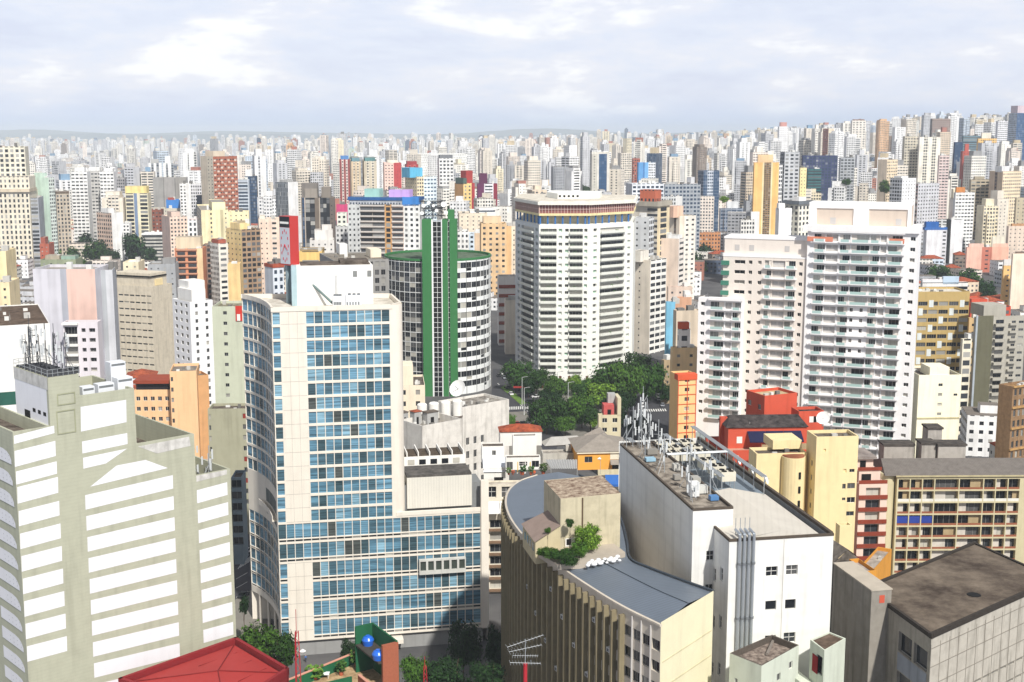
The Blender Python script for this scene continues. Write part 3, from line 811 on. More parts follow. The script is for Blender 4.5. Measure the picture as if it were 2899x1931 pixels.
	r = MB(); r.obox((O.x, O.y), e, h0 + (h1 - h0) * .5, h0 + (h1 - h0) * .53, -.25, 0, zt - .9, zh - 2.2); b.add(r, 'flue', mat('pale_flue', (206, 206, 204)))
	r = MB(); r.obox((O.x, O.y), e, h0 - 1.2, h0, -.2, 5, zt - .9, zh); b.add(r, 'pillar', mat('pale_blue_pillar', (176, 200, 206), .7))
	claim([A2, q, q + g * 22, E]); claim([A2, A2 + e * Lt, back, E]); hide([A2, A2 + e * Lt, back, E], zt)
	b.done()
	for i, (u, v, w_, d_, h_, lab) in enumerate(((h1 - 9.6, 4.2, 2.0, 2.0, 2.6, 'slatted pale cooling unit beside the white rooftop house wall'), (h1 - 6.8, 2.6, 3.6, 2.6, 2.9, 'white cooling unit with vents in front of the white rooftop house'))):
		p = A2 + e * u + g * v
		t = thing('cooling_unit', lab, 'cooling unit', (p.x, p.y, zt - .9), 'cooling units beside the clock sign house')
		m_ = MB(); m_.obox((p.x, p.y), e, 0, w_, 0, d_, zt - .7, zt - .9 + h_); put(m_, 'casing', mat('white_sheet_metal', (225, 228, 232)), t)
		m_ = MB()
		for k in range(5): m_.obox((p.x, p.y), e, .2 + k * w_ / 5.6, .2 + k * w_ / 5.6 + .3, -.02, 0, zt - .3, zt - .9 + h_ * .5)
		for k in range(3): m_.lathe((p.x + e.x * (w_ * (k + .7) / 3.4) - .0, p.y + d_ / 2, zt - .9 + h_), [(.35, 0), (.35, .35), (.2, .4)], 10)
		put(m_, 'vent', mat('vent_grey', (120, 124, 126)), t)
	fs = Face(A2 + g * 9, 0)
	Yc = A.y + 12.5
	lo = at_y(823, 752, Yc); hi = at_y(843, 613, Yc)
	ds = Vector((math.cos(R(-40)), math.sin(R(-40))))        # dial face direction, left to right
	n_ = Vector((-ds.y, ds.x))
	c = Vector((lo.x, lo.y))
	wd = 3.6; zb_, zt_ = lo.z, hi.z; dp = 2.6
	t = thing('clock_sign', 'tall rooftop clock sign with grey dial, red hands and red side on a pillar', 'clock', (c.x, c.y, zt - .9))
	m_ = MB(); m_.obox((c.x, c.y), ds, -wd, 0, 0, dp, zb_, zt_); put(m_, 'casing', mat('red_sign_metal', (188, 62, 58), .5, .08, .05), t)
	m_ = MB(); m_.obox((c.x, c.y), ds, -wd + .15, -.12, -.06, 0, zb_ + .3, zt_ - 2.6); put(m_, 'dial', mat('grey_dial', (196, 200, 206), .6, .04, .05), t)
	m_ = MB(); m_.obox((c.x, c.y), ds, -wd + .1, -.08, -.06, 0, zt_ - 2.5, zt_ - .1); put(m_, 'header', mat('black_sign', (34, 34, 38), .5), t)
	m_ = MB(); m_.obox((c.x, c.y), ds, -wd + .25, -.3, -.1, -.06, zt_ - 1.75, zt_ - 1.25); put(m_, 'header_bar', WHITE(), t)
	red = mat('red_clock_paint', (196, 44, 60), .5, .02, .02)
	cu, cz = -wd / 2, (zb_ + zt_ - 2.3) / 2; hr = (zt_ - 2.9 - zb_) / 2
	m_ = MB()
	for k in range(12):
		a = k * math.pi / 6; uu = cu + 1.25 * math.sin(a); zz = cz + (hr - .7) * math.cos(a)
		m_.obox((c.x, c.y), ds, uu - .11, uu + .11, -.1, -.06, zz - .32, zz + .32)
	put(m_, 'hour_marks', red, t)
	for (uu, zz) in ((cu - .75, cz - 1.5), (cu + 1.0, cz - 1.0)):
		m_ = MB(); p0 = c + ds * cu - n_ * .14; p1 = c + ds * uu - n_ * .14
		m_.tube((p0.x, p0.y, cz + .3), (p1.x, p1.y, zz), .13, 0, 4, .06); put(m_, 'hand', red, t)
	m_ = MB(); m_.obox((c.x, c.y), ds, -2.6, -1.9, .6, 2.0, zt - .9, zb_); m_.obox((c.x, c.y), ds, -.9, -.1, .6, 2.0, zt - .9, zb_); put(m_, 'pillar', mat('blue_grey_pillar', (146, 164, 170)), t)
	p = A2 + e * (h0 + 8.5) + g * 6; m_ = MB(); m_.tube((c.x, c.y + .5, zb_ + .2), (p.x, p.y, zt - .8), .28, 0, 6); put(m_, 'strut', mat('grey_green_steel', (110, 128, 126)), t)
	return A2, e, g, zp, Lp, zt
BT = blue_tower()
# ================================================================ 3. green-finned round tower
def green_tower():
	C = Vector((at_y(1243, 1130, 604).x, 604.0)); r0 = 25.0; Yf = 577.0
	zc = 62.5; zs = at_y(1243, 622, Yf).z; fl = 4.6
	wt = mat('white_spandrel', (236, 238, 236), .6, .06, .12); dkw = mat('dark_mullion_wall', (52, 48, 48), .5, .1, .1)
	b = Bld('round_office_tower', 'round glazed tower with white bands and a tall green central fin', 'office building', (C.x, C.y, 0), [wt, dkw])
	N = 52; fl_ = MB()
	for i in range(N):
		a0, a1 = 2 * math.pi * i / N, 2 * math.pi * (i + 1) / N
		p0, p1 = C + Vector((math.cos(a0), math.sin(a0))) * r0, C + Vector((math.cos(a1), math.sin(a1))) * r0
		d = p1 - p0; L = d.length; d.normalize(); mid = (p0 + p1) / 2 - C
		front = mid.y < 3
		rr = []
		if front:
			lefty = mid.x < 0
			z = zc - 1.0; k = 0
			while z - fl > 1:
				if lefty: rr.append((.05, L - .05, z - 2.2, z - .15, 'dark')); rr.append((.05, L - .05, z - 4.35, z - 2.35, 'dark'))
				else:
					rr.append((.07, L - .07, z - 2.85, z - .15, 'dark'))
					if (i * 7 + k * 5) % 11 == 0: rr.append((.07, L - .07, z - 4.2, z - 2.7, 'bare'))
				z -= fl; k += 1
		b.face(p0, d, L, 0, zc, rr, .12 if mid.x < 0 else .3, 1 if mid.x < 0 else 0)
		if front and mid.x < 0:
			for k in range(13): fl_.obox((p0.x, p0.y), d, 0, L, -.12, -.01, zc - 1 - k * fl - .14, zc - 1 - k * fl + .14)
			fl_.obox((p0.x, p0.y), d, -.07, .07, -.1, -.01, 0, zc)
	b.add(fl_, 'floor_lines', wt)
	ring = [C + Vector((math.cos(2 * math.pi * i / N), math.sin(2 * math.pi * i / N))) * r0 for i in range(N)]
	gm = mat('green_paint', (58, 122, 70), .6, .1, .1); gd = mat('green_roof_planting', (46, 96, 52), .9, .4, 0, .6)
	r = MB(); r.face([(p.x, p.y, zc - .4) for p in ring]); b.add(r, 'roof', roofmat('green_grey_roof', (60, 84, 60), (110, 122, 104), .3))
	r = MB()
	for i in range(N):
		p0, p1 = ring[i], ring[(i + 1) % N]; d = (p1 - p0); L = d.length; d.normalize(); r.obox((p0.x, p0.y), d, 0, L, -.2, .6, zc - .3, zc + .7)
	b.add(r, 'green_coping', gm)
	r = MB()
	for i in range(N):
		p = ring[i]
		if p.y - C.y < 2 and p.x > C.x and i % 2 == 0: r.tube((p.x, p.y - .1, 0), (p.x, p.y - .1, zc), .12, 0, 4)
	b.add(r, 'rib', mat('rib_grey', (120, 122, 122), .4))
	x0 = at_y(1194, 640, Yf).x; x1 = at_y(1293, 640, Yf).x; W = x1 - x0
	st = [(0, .27, 0, zs), (.27, .31, 1, zs), (.31, .55, 2, zs - .8), (.55, .58, 1, zs), (.58, .74, 0, zs), (.74, .79, 2, zs - .8), (.79, 1, 0, zs)]
	for k, (a, c, kind, zz) in enumerate(st):
		m_ = MB()
		if kind == 0: m_.box(x0 + W * a, x0 + W * c, Yf, Yf + 9, 0, zz); b.add(m_, 'green_fin', gm)
		elif kind == 1: m_.box(x0 + W * a, x0 + W * c, Yf - .1, Yf + 4, 0, zz); b.add(m_, 'pale_edge', wt)
		else:
			m_.box(x0 + W * a, x0 + W * c, Yf + .5, Yf + 8, 0, zz); b.add(m_, 'glazing_strip', glass('black_strip_glass', [(0, (.01, .011, .013)), (.5, (.02, .022, .026))], .1))
			g_ = MB(); n = 2 if c - a > .1 else 1
			for q in range(n + 1):
				xx = x0 + W * (a + (c - a) * q / n); g_.box(xx - .08, xx + .08, Yf + .35, Yf + .52, 0, zz)
			z = zz
			while z > 2: g_.box(x0 + W * a, x0 + W * c, Yf + .38, Yf + .52, z - .14, z); z -= 2.3
			b.add(g_, 'glazing_bars', wt)
	m_ = MB(); m_.box(x0 + W * .74, x0 + W * .92, Yf + 1, Yf + 8, zs, zs + 4.2); b.add(m_, 'lift_head', gm)
	claim(ring); hide([(x0, Yf), (x1, Yf)], zs); hide(ring, zc)
	b.done()
	cx = x0 + W * .3
	t = thing('rooftop_antenna', 'round steel lattice crown full of dishes on top of the green fin', 'antenna', (cx, Yf + 5, zs))
	m_ = MB(); rr = random.Random(3)
	for k in range(26):
		a, a2 = rr.uniform(0, 6.28), rr.uniform(0, 6.28); z0, z1 = rr.uniform(.3, 8), rr.uniform(.3, 8.5)
		m_.tube((cx + 5 * math.cos(a), Yf + 5 + 3.5 * math.sin(a), zs + z0), (cx + 5 * math.cos(a2), Yf + 5 + 3.5 * math.sin(a2), zs + z1), .12, 0, 4)
	for z in (1.5, 5, 8):
		for k in range(12): m_.tube((cx + 5.5 * math.cos(k * .5236), Yf + 5 + 3.6 * math.sin(k * .5236), zs + z), (cx + 5.5 * math.cos((k + 1) * .5236), Yf + 5 + 3.6 * math.sin((k + 1) * .5236), zs + z), .14, 0, 4)
	for k in range(8): m_.tube((cx + 5.5 * math.cos(k * .785), Yf + 5 + 3.6 * math.sin(k * .785), zs), (cx + 5.5 * math.cos(k * .785), Yf + 5 + 3.6 * math.sin(k * .785), zs + 8), .12, 0, 4)
	put(m_, 'lattice', dk, t)
	for k, (ox, oz, rd) in enumerate(((5.2, 6.8, 1.3), (-3.8, 6.2, .9), (-1.5, 7.6, .8), (2.0, 4.0, .8), (-4.6, 2.8, .9), (6.2, 3.2, .9), (.6, 6.2, .7))):
		dish('satellite_dish', ['largest white dish at the upper right of the lattice crown', 'white dish at the upper left of the lattice crown', 'topmost white dish of the lattice crown', 'white dish in the middle of the lattice crown', 'lower left white dish on the lattice crown', 'lower right white dish on the lattice crown', 'small white dish near the crown centre'][k], (cx + ox, Yf + 1.0, zs + oz), rd, 'dishes on the lattice crown')
def dish(name, label, p, r, group=None, az=0.0, el=.35, stand=True):
	t = thing(name, label, 'dish', p, group)
	d = Vector((math.sin(az) * math.cos(el), -math.cos(az) * math.cos(el), math.sin(el)))
	q = Vector((0, 0, 1)).rotation_difference(d)
	m = MB(); m.smooth = True
	rings = []
	for k in range(5):
		rr = r * k / 4; h = .28 * r * (k / 4) ** 2
		rings.append([Vector(p) + q @ Vector((rr * math.cos(a), rr * math.sin(a), h)) for a in [i * 2 * math.pi / 16 for i in range(16)]])
	for a, c in zip(rings, rings[1:]):
		for i in range(16):
			j = (i + 1) % 16; m.face([a[i], a[j], c[j], c[i]])
	put(m, 'reflector', mat('white_dish_paint', (236, 236, 232), .5, .04, .08), t)
	m = MB(); m.tube(Vector(p), Vector(p) + d * r * .9, r * .05, 0, 5)
	put(m, 'feed_arm', lgt, t)
	if stand:
		m = MB(); m.tube(Vector(p) + Vector((0, .15 * r, 0)), Vector(p) + Vector((0, .3 * r, -1.25 * r)), r * .09, 0, 6); put(m, 'stand', lgt, t)
	return t
green_tower()
# ================================================================ 4. white angular apartment tower with a red lattice crown
def hex_tower():
	Yn = 615.0
	P1 = at_y(1526, 637, Yn); P2 = at_y(1669, 637, Yn); zt = P1.z
	def v2(px, Y): q = at_y(px, 637, Y); return Vector((q.x, q.y))
	p0, p1, p2, p3 = v2(1459, 652), Vector((P1.x, P1.y)), Vector((P2.x, P2.y)), v2(1794, 634)
	p4, p5 = v2(1800, 675), v2(1480, 690)
	wt = mat('warm_white_render', (240, 240, 232), .8, .06, .10); gy = mat('shaded_white_render', (214, 218, 220), .8, .06, .1)  # second render is the white greyed, the left face's shade put into it
	b = Bld('apartment_tower', 'white angular apartment tower with planted balconies under a red latticed crown', 'apartment tower', (p1.x, p1.y, 0), [wt, gy])
	fl = 3.35; nf = int((zt - 4) / fl); rr_ = random.Random(9)
	def faceL(a, c, cols, m=0):
		d = c - a; L = d.length; d.normalize(); rr = []
		bal = []
		for k in range(nf):
			z = zt - 1.0 - (k + 1) * fl
			for (u0, u1, kind) in cols:
				if kind == 'w': rr.append((L * u0, L * u1, z + 1.0, z + 2.5, 'green'))
				else: rr.append((L * u0, L * u1, z + .12, z + 2.5, 'flat')); bal.append((L * u0, L * u1, z))
		b.face(a, d, L, 0, zt, rr, .9, m)
		return d, bal
	gls = mat('pale_balcony_front', (226, 228, 218), .5, .05, .15)
	allb = []
	for a, c, cols, m in ((p0, p1, [(.10, .19, 'w'), (.27, .80, 'b'), (.86, .95, 'w')], 1),
                          (p1, p2, [(.03, .35, 'b'), (.39, .46, 'w'), (.52, .59, 'w'), (.61, .87, 'b'), (.90, .96, 'w')], 0),
                          (p2, p3, [(.09, .17, 'w'), (.24, .78, 'b'), (.86, .93, 'w')], 0)):
		d, bal = faceL(a, c, cols, m)
		allb += [(a, d, x) for x in bal]
	for a, c in ((p3, p4), (p4, p5), (p5, p0)):
		d = c - a; L = d.length; b.face(a, d.normalized(), L, 0, zt)
	allb.sort(key=lambda t: -t[2][2])
	green = mat('balcony_plants', (70, 110, 52), .9, .4, 0, 2)
	rest = MB(); rplants = MB()
	for i, (a, d, (u0, u1, z)) in enumerate(allb):
		m_ = MB() if i < 100 else rest
		out = 1.25
		m_.obox((a.x, a.y), d, u0 - .1, u1 + .1, -out, 0, z - .12, z + .12)
		m_.obox((a.x, a.y), d, u0 - .1, u1 + .1, -out, -out + .12, z + .12, z + 1.2)
		m_.obox((a.x, a.y), d, u0 - .1, u0 + .05, -out + .12, 0, z + .12, z + .9); m_.obox((a.x, a.y), d, u1 - .05, u1 + .1, -out + .12, 0, z + .12, z + .9)
		if i < 100: put(m_, 'balcony', gls, b.o)
		if rr_.random() < .4:
			u = rr_.uniform(u0, u1 - 1.5)
			for q in range(14):
				uu = u + rr_.uniform(0, 1.8); zz = z + .9 + rr_.uniform(-.2, .7); p = a + d * uu - Vector((-d.y, d.x)) * (out - .2)
				rplants.face([(p.x, p.y, zz), (p.x + .35, p.y - .1, zz + .1), (p.x + .3, p.y, zz + .4)])
	put(rest, 'balcony', gls, b.o, kind='stuff'); put(rplants, 'balcony_plants', green, b.o, kind='stuff')
	def ring(k): c = (p1 + p2 + p4 + p5) / 4; return [c + (p - c) * k for p in (p0, p1, p2, p3, p4, p5)]
	m_ = MB(); m_.prism(ring(.98), zt - .2, zt + .3); b.add(m_, 'roof', wt)
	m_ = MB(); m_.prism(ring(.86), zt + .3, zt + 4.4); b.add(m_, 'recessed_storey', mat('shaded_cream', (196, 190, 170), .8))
	q = ring(.965); m_ = MB()
	for a, c in zip(q[:3], q[1:4]):
		for k in range(7):
			p = a + (c - a) * (k / 6.5); m_.tube((p.x, p.y, zt + .3), (p.x, p.y, zt + 4.4), .42, 0, 6)
	b.add(m_, 'blue_columns', mat('blue_column_paint', (58, 120, 190), .6))
	z5 = zt + 4.4
	m_ = MB(); m_.prism(ring(1.0), z5, z5 + 1.1, 0, None, True); b.add(m_, 'lower_band', mat('yellow_cream_band', (238, 222, 170), .8))
	m_ = MB(); m_.prism(ring(.985), z5 + 1.1, z5 + 5.2); b.add(m_, 'red_lattice_back', mat('dull_red_lattice', (150, 96, 92), .8))
	m_ = MB(); q = ring(1.0)
	for a, c in zip(q[:3], q[1:4]):
		d = (c - a); L = d.length; d.normalize(); n = max(4, int(L / 1.45))
		for k in range(n + 1): m_.obox((a.x, a.y), d, L * k / n - .14, L * k / n + .14, 0, .4, z5 + 1.1, z5 + 5.2)
		m_.obox((a.x, a.y), d, 0, L, .05, .3, z5 + 3.0, z5 + 3.25)
	b.add(m_, 'lattice_bars', mat('pale_pink_bars', (206, 178, 168), .8))
	m_ = MB(); m_.prism(ring(1.035), z5 + 5.2, z5 + 6.8, 0, None, True); b.add(m_, 'crown_slab', mat('cream_crown', (238, 234, 222), .85, .1, .15))
	m_ = MB(); m_.prism(ring(1.0), z5 + 6.8, z5 + 7.1, 0); b.add(m_, 'crown_roof', roofmat('pale_dusty_roof', (186, 178, 162), (226, 220, 206), .3))
	m_ = MB(); c = ring(.45); m_.prism(c, z5 + 7.1, z5 + 9.8); b.add(m_, 'penthouse', wt)
	m_ = MB()
	for k in range(5):
		p = c[1] + (c[2] - c[1]) * (k / 5 + .05); m_.box(p.x, p.x + 1.1, p.y - .03, p.y, z5 + 7.9, z5 + 9.0)
	b.add(m_, 'window_row', BLACK())
	claim([p0, p1, p2, p3, p4, p5]); hide([p0, p1, p2, p3], z5 + 7); b.done()
hex_tower()
# ================================================================ 5. big white apartment block with long balconies (right)
def white_complex():
	th = -20.5; P = at_y(2601, 662, 412)
	zt = P.z; e = Vector((math.cos(R(th)), math.sin(R(th)))); g = Vector((-e.y, e.x)); Pc = Vector((P.x, P.y))
	f = Face(Pc, th)                                     # s is negative to the left of the near corner
	wt = mat('bright_white_paint', (244, 242, 240), .75, .05, .08); bg = mat('pinkish_beige_paint', (232, 222, 211), .8, .06, .1); gyp = mat('grey_panel', (194, 190, 186), .7, .05, .08)
	b = Bld('apartment_tower', 'huge white and beige apartment block in stepped wings with long glass-fronted balconies', 'apartment tower', (Pc.x, Pc.y, 0), [wt, bg, gyp])
	S = lambda x, y=1000: f.sz(x, y)[0]
	fl = f.sz(2420, 1100)[1] - f.sz(2420, 1187)[1]; fl = fl / 3.03
	fl = abs(f.sz(2500, 1010)[1] - f.sz(2500, 1039)[1])
	gl = mat('green_tinted_balcony_glass', (176, 204, 198), .15, .03, .05, spec=.6)
	nf = int((zt - 4) / fl)
	sl = S(2274)
	bals, panes, pans = [], [], []
	def wing(u0, u1, ztop, nfl, cols, m, setb=0.0, zmin=2):
		"""cols: (u0,u1,kind) w=window pair  b=balcony  p=grey panel with two shutters"""
		A = Pc + e * u0 + g * setb; L = u1 - u0; rr = []
		for k in range(nfl):
			z = ztop - (k + 1) * fl
			if z < zmin: break
			for c in cols:
				a, c1, kind = c[0] - u0, c[1] - u0, c[2]
				if len(c) > 3 and not c[3](k): continue
				if kind == 'w': rr.append((a, c1, z + 1.05, z + 2.3, 'darkw'))
				elif kind == 'b': rr.append((a, c1, z + .15, z + 2.55, 'flat' if (k + len(rr)) % 5 else 'band')); bals.append((A, a, c1, z))
				elif kind == 'p': rr.append((a, c1, z + .3, z + 2.5, 'blank')); pans.append((A, a, c1, z))
		b.face(A, e, L, 0, ztop, rr, .7, m, 'dark')
		return A
	X = lambda x: S(x, 900)
	gap = lambda k: not (7 <= k <= 11)
	wing(sl, 0, zt, nf, [(X(2297), X(2328), 'b'), (X(2330), X(2364), 'p'), (X(2369), X(2398), 'b'), (X(2400), X(2446), 'w', lambda k: False), (X(2401), X(2452), 'b', gap), (X(2404), X(2413), 'w', lambda k: not gap(k)), (X(2432), X(2441), 'w', lambda k: not gap(k)),
                         (X(2454), X(2481), 'b'), (X(2483), X(2500), 'p'), (X(2504), X(2545), 'b'), (X(2567), X(2581), 'w')], 0)
	m_ = MB()
	for k in range(nf + 1):
		z = zt - k * fl
		if z < 3: break
		m_.obox((Pc.x, Pc.y), e, sl + 1.2, X(2552), -.9, -.0, z - .3, z + .12)
	b.add(m_, 'floor_slabs', wt)
	end = [Pc, Pc + g * 9]; d = g
	b.face(Pc, g, 17, 0, zt); b.face(Pc + g * 17, -e, -sl, 0, zt); b.face(Pc + e * sl + g * 17, -g, 17, 0, zt)
	m_ = MB(); m_.obox((Pc.x, Pc.y), e, sl - 1.5, .3, -.9, 17, zt + .05, zt + 1.9); b.add(m_, 'roof_slab', wt)
	fp = Face(Pc + g * 3, th); ua, ub = fp.sz(2290, 620)[0], fp.sz(2580, 620)[0]; zp = fp.sz(2430, 575)[1]; O = Pc + g * 3
	m_ = MB(); m_.obox((O.x, O.y), e, ua, ub, .35, 11, zt + 1.9, zp - .7)
	b.add(m_, 'penthouse', mat('penthouse_beige', (214, 198, 182), .8, .06, .1))
	m_ = MB(); um = ua + (ub - ua) * .44; ul = ua + (ub - ua) * .075
	for (u0, u1, z0, z1) in ((ua - .02, ul, zt + 1.9, zp), (um, um + (ub - ua) * .15, zt + 1.9, zp - 1.9), (ub - 1.2, ub + .02, zt + 1.9, zp - 1.9), (ul, ub + .02, zp - 1.9, zp)):
		m_.obox((O.x, O.y), e, u0, u1, 0, .35, z0, z1)
	m_.obox((O.x, O.y), e, ua, ub, .35, 11.1, zp - .7, zp)
	b.add(m_, 'penthouse_frame', wt)
	for u in (.24, .88):
		m_ = MB(); uu = ua + (ub - ua) * u; m_.obox((O.x, O.y), e, uu - .9, uu + .9, .3, .36, zt + 2.3, zt + 4.4); b.add(m_, 'shutter', gyp)
	for (x0, x1) in ((2278, 2350), (2508, 2550)):
		m_ = MB(); m_.obox((Pc.x, Pc.y), e, X(x0), X(x1), -1.0, -.85, zt - fl + .15, zt - fl + 1.7); b.add(m_, 'coral_parapet', mat('coral_paint', (222, 140, 112), .8))
	zb_ = f.sz(2150, 722)[1]; w1a, w1b = X(2042), sl + .6
	k1 = int((zb_ - 3) / fl)
	A1 = wing(w1a, w1b, zb_ - .9, k1, [(X(2074), X(2104), 'w', lambda k: k < 4), (X(2114), X(2124), 'w'), (X(2140), X(2150), 'w'), (X(2159), X(2178), 'b'), (X(2181), X(2217), 'p'), (X(2219), X(2246), 'b'), (X(2256), X(2266), 'w')], 1, .8)
	ghi = Pc + g * .8
	m_ = MB(); m_.obox((ghi.x, ghi.y), e, w1a, w1b, 1.6, 14, zb_ - .9, f.sz(2150, 679)[1]); b.add(m_, 'upper_storey', bg)
	zu = f.sz(2150, 679)[1]
	m_ = MB(); m_.obox((ghi.x, ghi.y), e, w1a - .2, w1b, 1.4, 14.2, zu, zu + .7); m_.obox((ghi.x, ghi.y), e, w1a, w1b, -.1, 1.6, zb_ - .9, zb_ - .5); b.add(m_, 'roof', wt)
	for x in (2078, 2119, 2219):
		m_ = MB(); u = X(x); m_.obox((ghi.x, ghi.y), e, u - .8, u + .8, 1.5, 1.62, zb_ + 1.2, zb_ + 3.1); b.add(m_, 'shutter', gyp)
	b.face(Pc + e * w1a + g * 14.8, -g, 14, 0, zb_ - .9, (), .3, 1); b.face(Pc + e * w1b + g * 14.8, -e, w1b - w1a, 0, zb_ - .9, (), .3, 1)
	m_ = MB(); u = X(2035)
	for k in range(5):
		z = zb_ - 2.3 - k * fl
		m_.obox((ghi.x, ghi.y), e, u + .3, u + 3.0, -.8, -.02, z - 1.5, z)
	b.add(m_, 'green_glazing', mat('green_glass_panel', (70, 128, 108), .2, .05, .05))
	zc = f.sz(2050, 846)[1]; w2a, w2b = X(1980), X(2104); k2 = int((zc - 16) / fl)
	A3 = wing(w2a, w2b, zc, 12, [(X(1987), X(1998), 'w'), (X(2014), X(2053), 'b'), (X(2056), X(2074), 'p'), (X(2076), X(2100), 'b')], 0, -2.2, 10)
	hi3 = Pc - g * 2.2
	m_ = MB(); m_.obox((hi3.x, hi3.y), e, w2a, w2b, 0, 3.2, zc, zc + .3); m_.obox((hi3.x, hi3.y), e, X(2010), w2b, -1.6, .2, zc - .2, zc + .8); b.add(m_, 'terrace', wt)
	b.face(Pc + e * w2a + g * 14, -g, 16.2, 0, zc, (), .3, 0); b.face(Pc + e * w2b - g * 2.2, g, 3, 0, zc, (), .3, 0)
	m_ = MB(); m_.obox((hi3.x, hi3.y), e, X(1982), X(2008), -.12, -.02, 5, 17); b.add(m_, 'glazed_base', mat('pale_base_glass', (170, 186, 190), .15))
	m_ = MB(); m_.obox((hi3.x, hi3.y), e, X(1966), X(2080), -2.4, 0, 10, 10.5); b.add(m_, 'lower_terrace', wt)
	m_ = MB(); m_.obox((hi3.x, hi3.y), e, X(1966), X(2080), -2.4, -2.3, 10.5, 11.6); b.add(m_, 'terrace_glass', gl)
	for (P0, a, c, zt_, n_) in ((ghi, X(2156), X(2250), zb_ - .9, k1), (hi3, X(2009), X(2103), zc, 12)):
		m_ = MB()
		for k in range(n_): z = zt_ - (k + 1) * fl; m_.obox((P0.x, P0.y), e, a, c, -1.0, -.02, z - .3, z + .11)
		b.add(m_, 'floor_slabs', wt)
	bals.sort(key=lambda t: -t[3])
	rest = MB()
	for i, (A, a, c1, z) in enumerate(bals):
		m_ = MB() if i < 100 else rest
		L = c1 - a
		m_.obox((A.x, A.y), e, a - .1, c1 + .1, -1.3, 0, z - .18, z + .12, 0)
		m_.obox((A.x, A.y), e, a - .1, c1 + .1, -1.3, -1.22, z + .12, z + 1.05, 1)
		m_.obox((A.x, A.y), e, a - .1, a + .35, -1.32, -1.2, z + .12, z + 1.05, 0); m_.obox((A.x, A.y), e, c1 - .35, c1 + .1, -1.32, -1.2, z + .12, z + 1.05, 0)
		m_.obox((A.x, A.y), e, a + L * .62, c1, .2, .6, z + .12, z + 2.5, 2) if i % 3 == 0 else m_.obox((A.x, A.y), e, a, a + L * .3, .2, .6, z + .12, z + 2.5, 2)
		if i < 100: put(m_, 'balcony', [wt, gl, bg], b.o)
	put(rest, 'balcony', [wt, gl, bg], b.o, kind='stuff')
	pans.sort(key=lambda t: -t[3]); rest = MB()
	for i, (A, a, c1, z) in enumerate(pans):
		m_ = MB() if i < 60 else rest
		w = c1 - a
		m_.obox((A.x, A.y), e, a + .05, c1 - .05, .55, .68, z + .32, z + 2.48, 0)
		for q in (.08, .56): m_.obox((A.x, A.y), e, a + w * q, a + w * (q + .36), .5, .55, z + 1.3, z + 2.2, 1)
		if i < 60: put(m_, 'shutter_panel', [gyp, mat('grey_shutter', (178, 176, 174), .6)], b.o)
	put(rest, 'shutter_panel', [gyp, mat('grey_shutter', (178, 176, 174), .6)], b.o, kind='stuff')
	claim([Pc, Pc + g * 17, Pc + e * sl + g * 17, Pc + e * sl]); claim([Pc + e * sl, Pc + e * w2a, Pc + e * w2a + g * 14, Pc + e * sl + g * 14])
	hide([Pc, Pc + e * sl], zt); hide([Pc + e * sl, Pc + e * w2a], zb_ - 2)
	b.done()
white_complex()
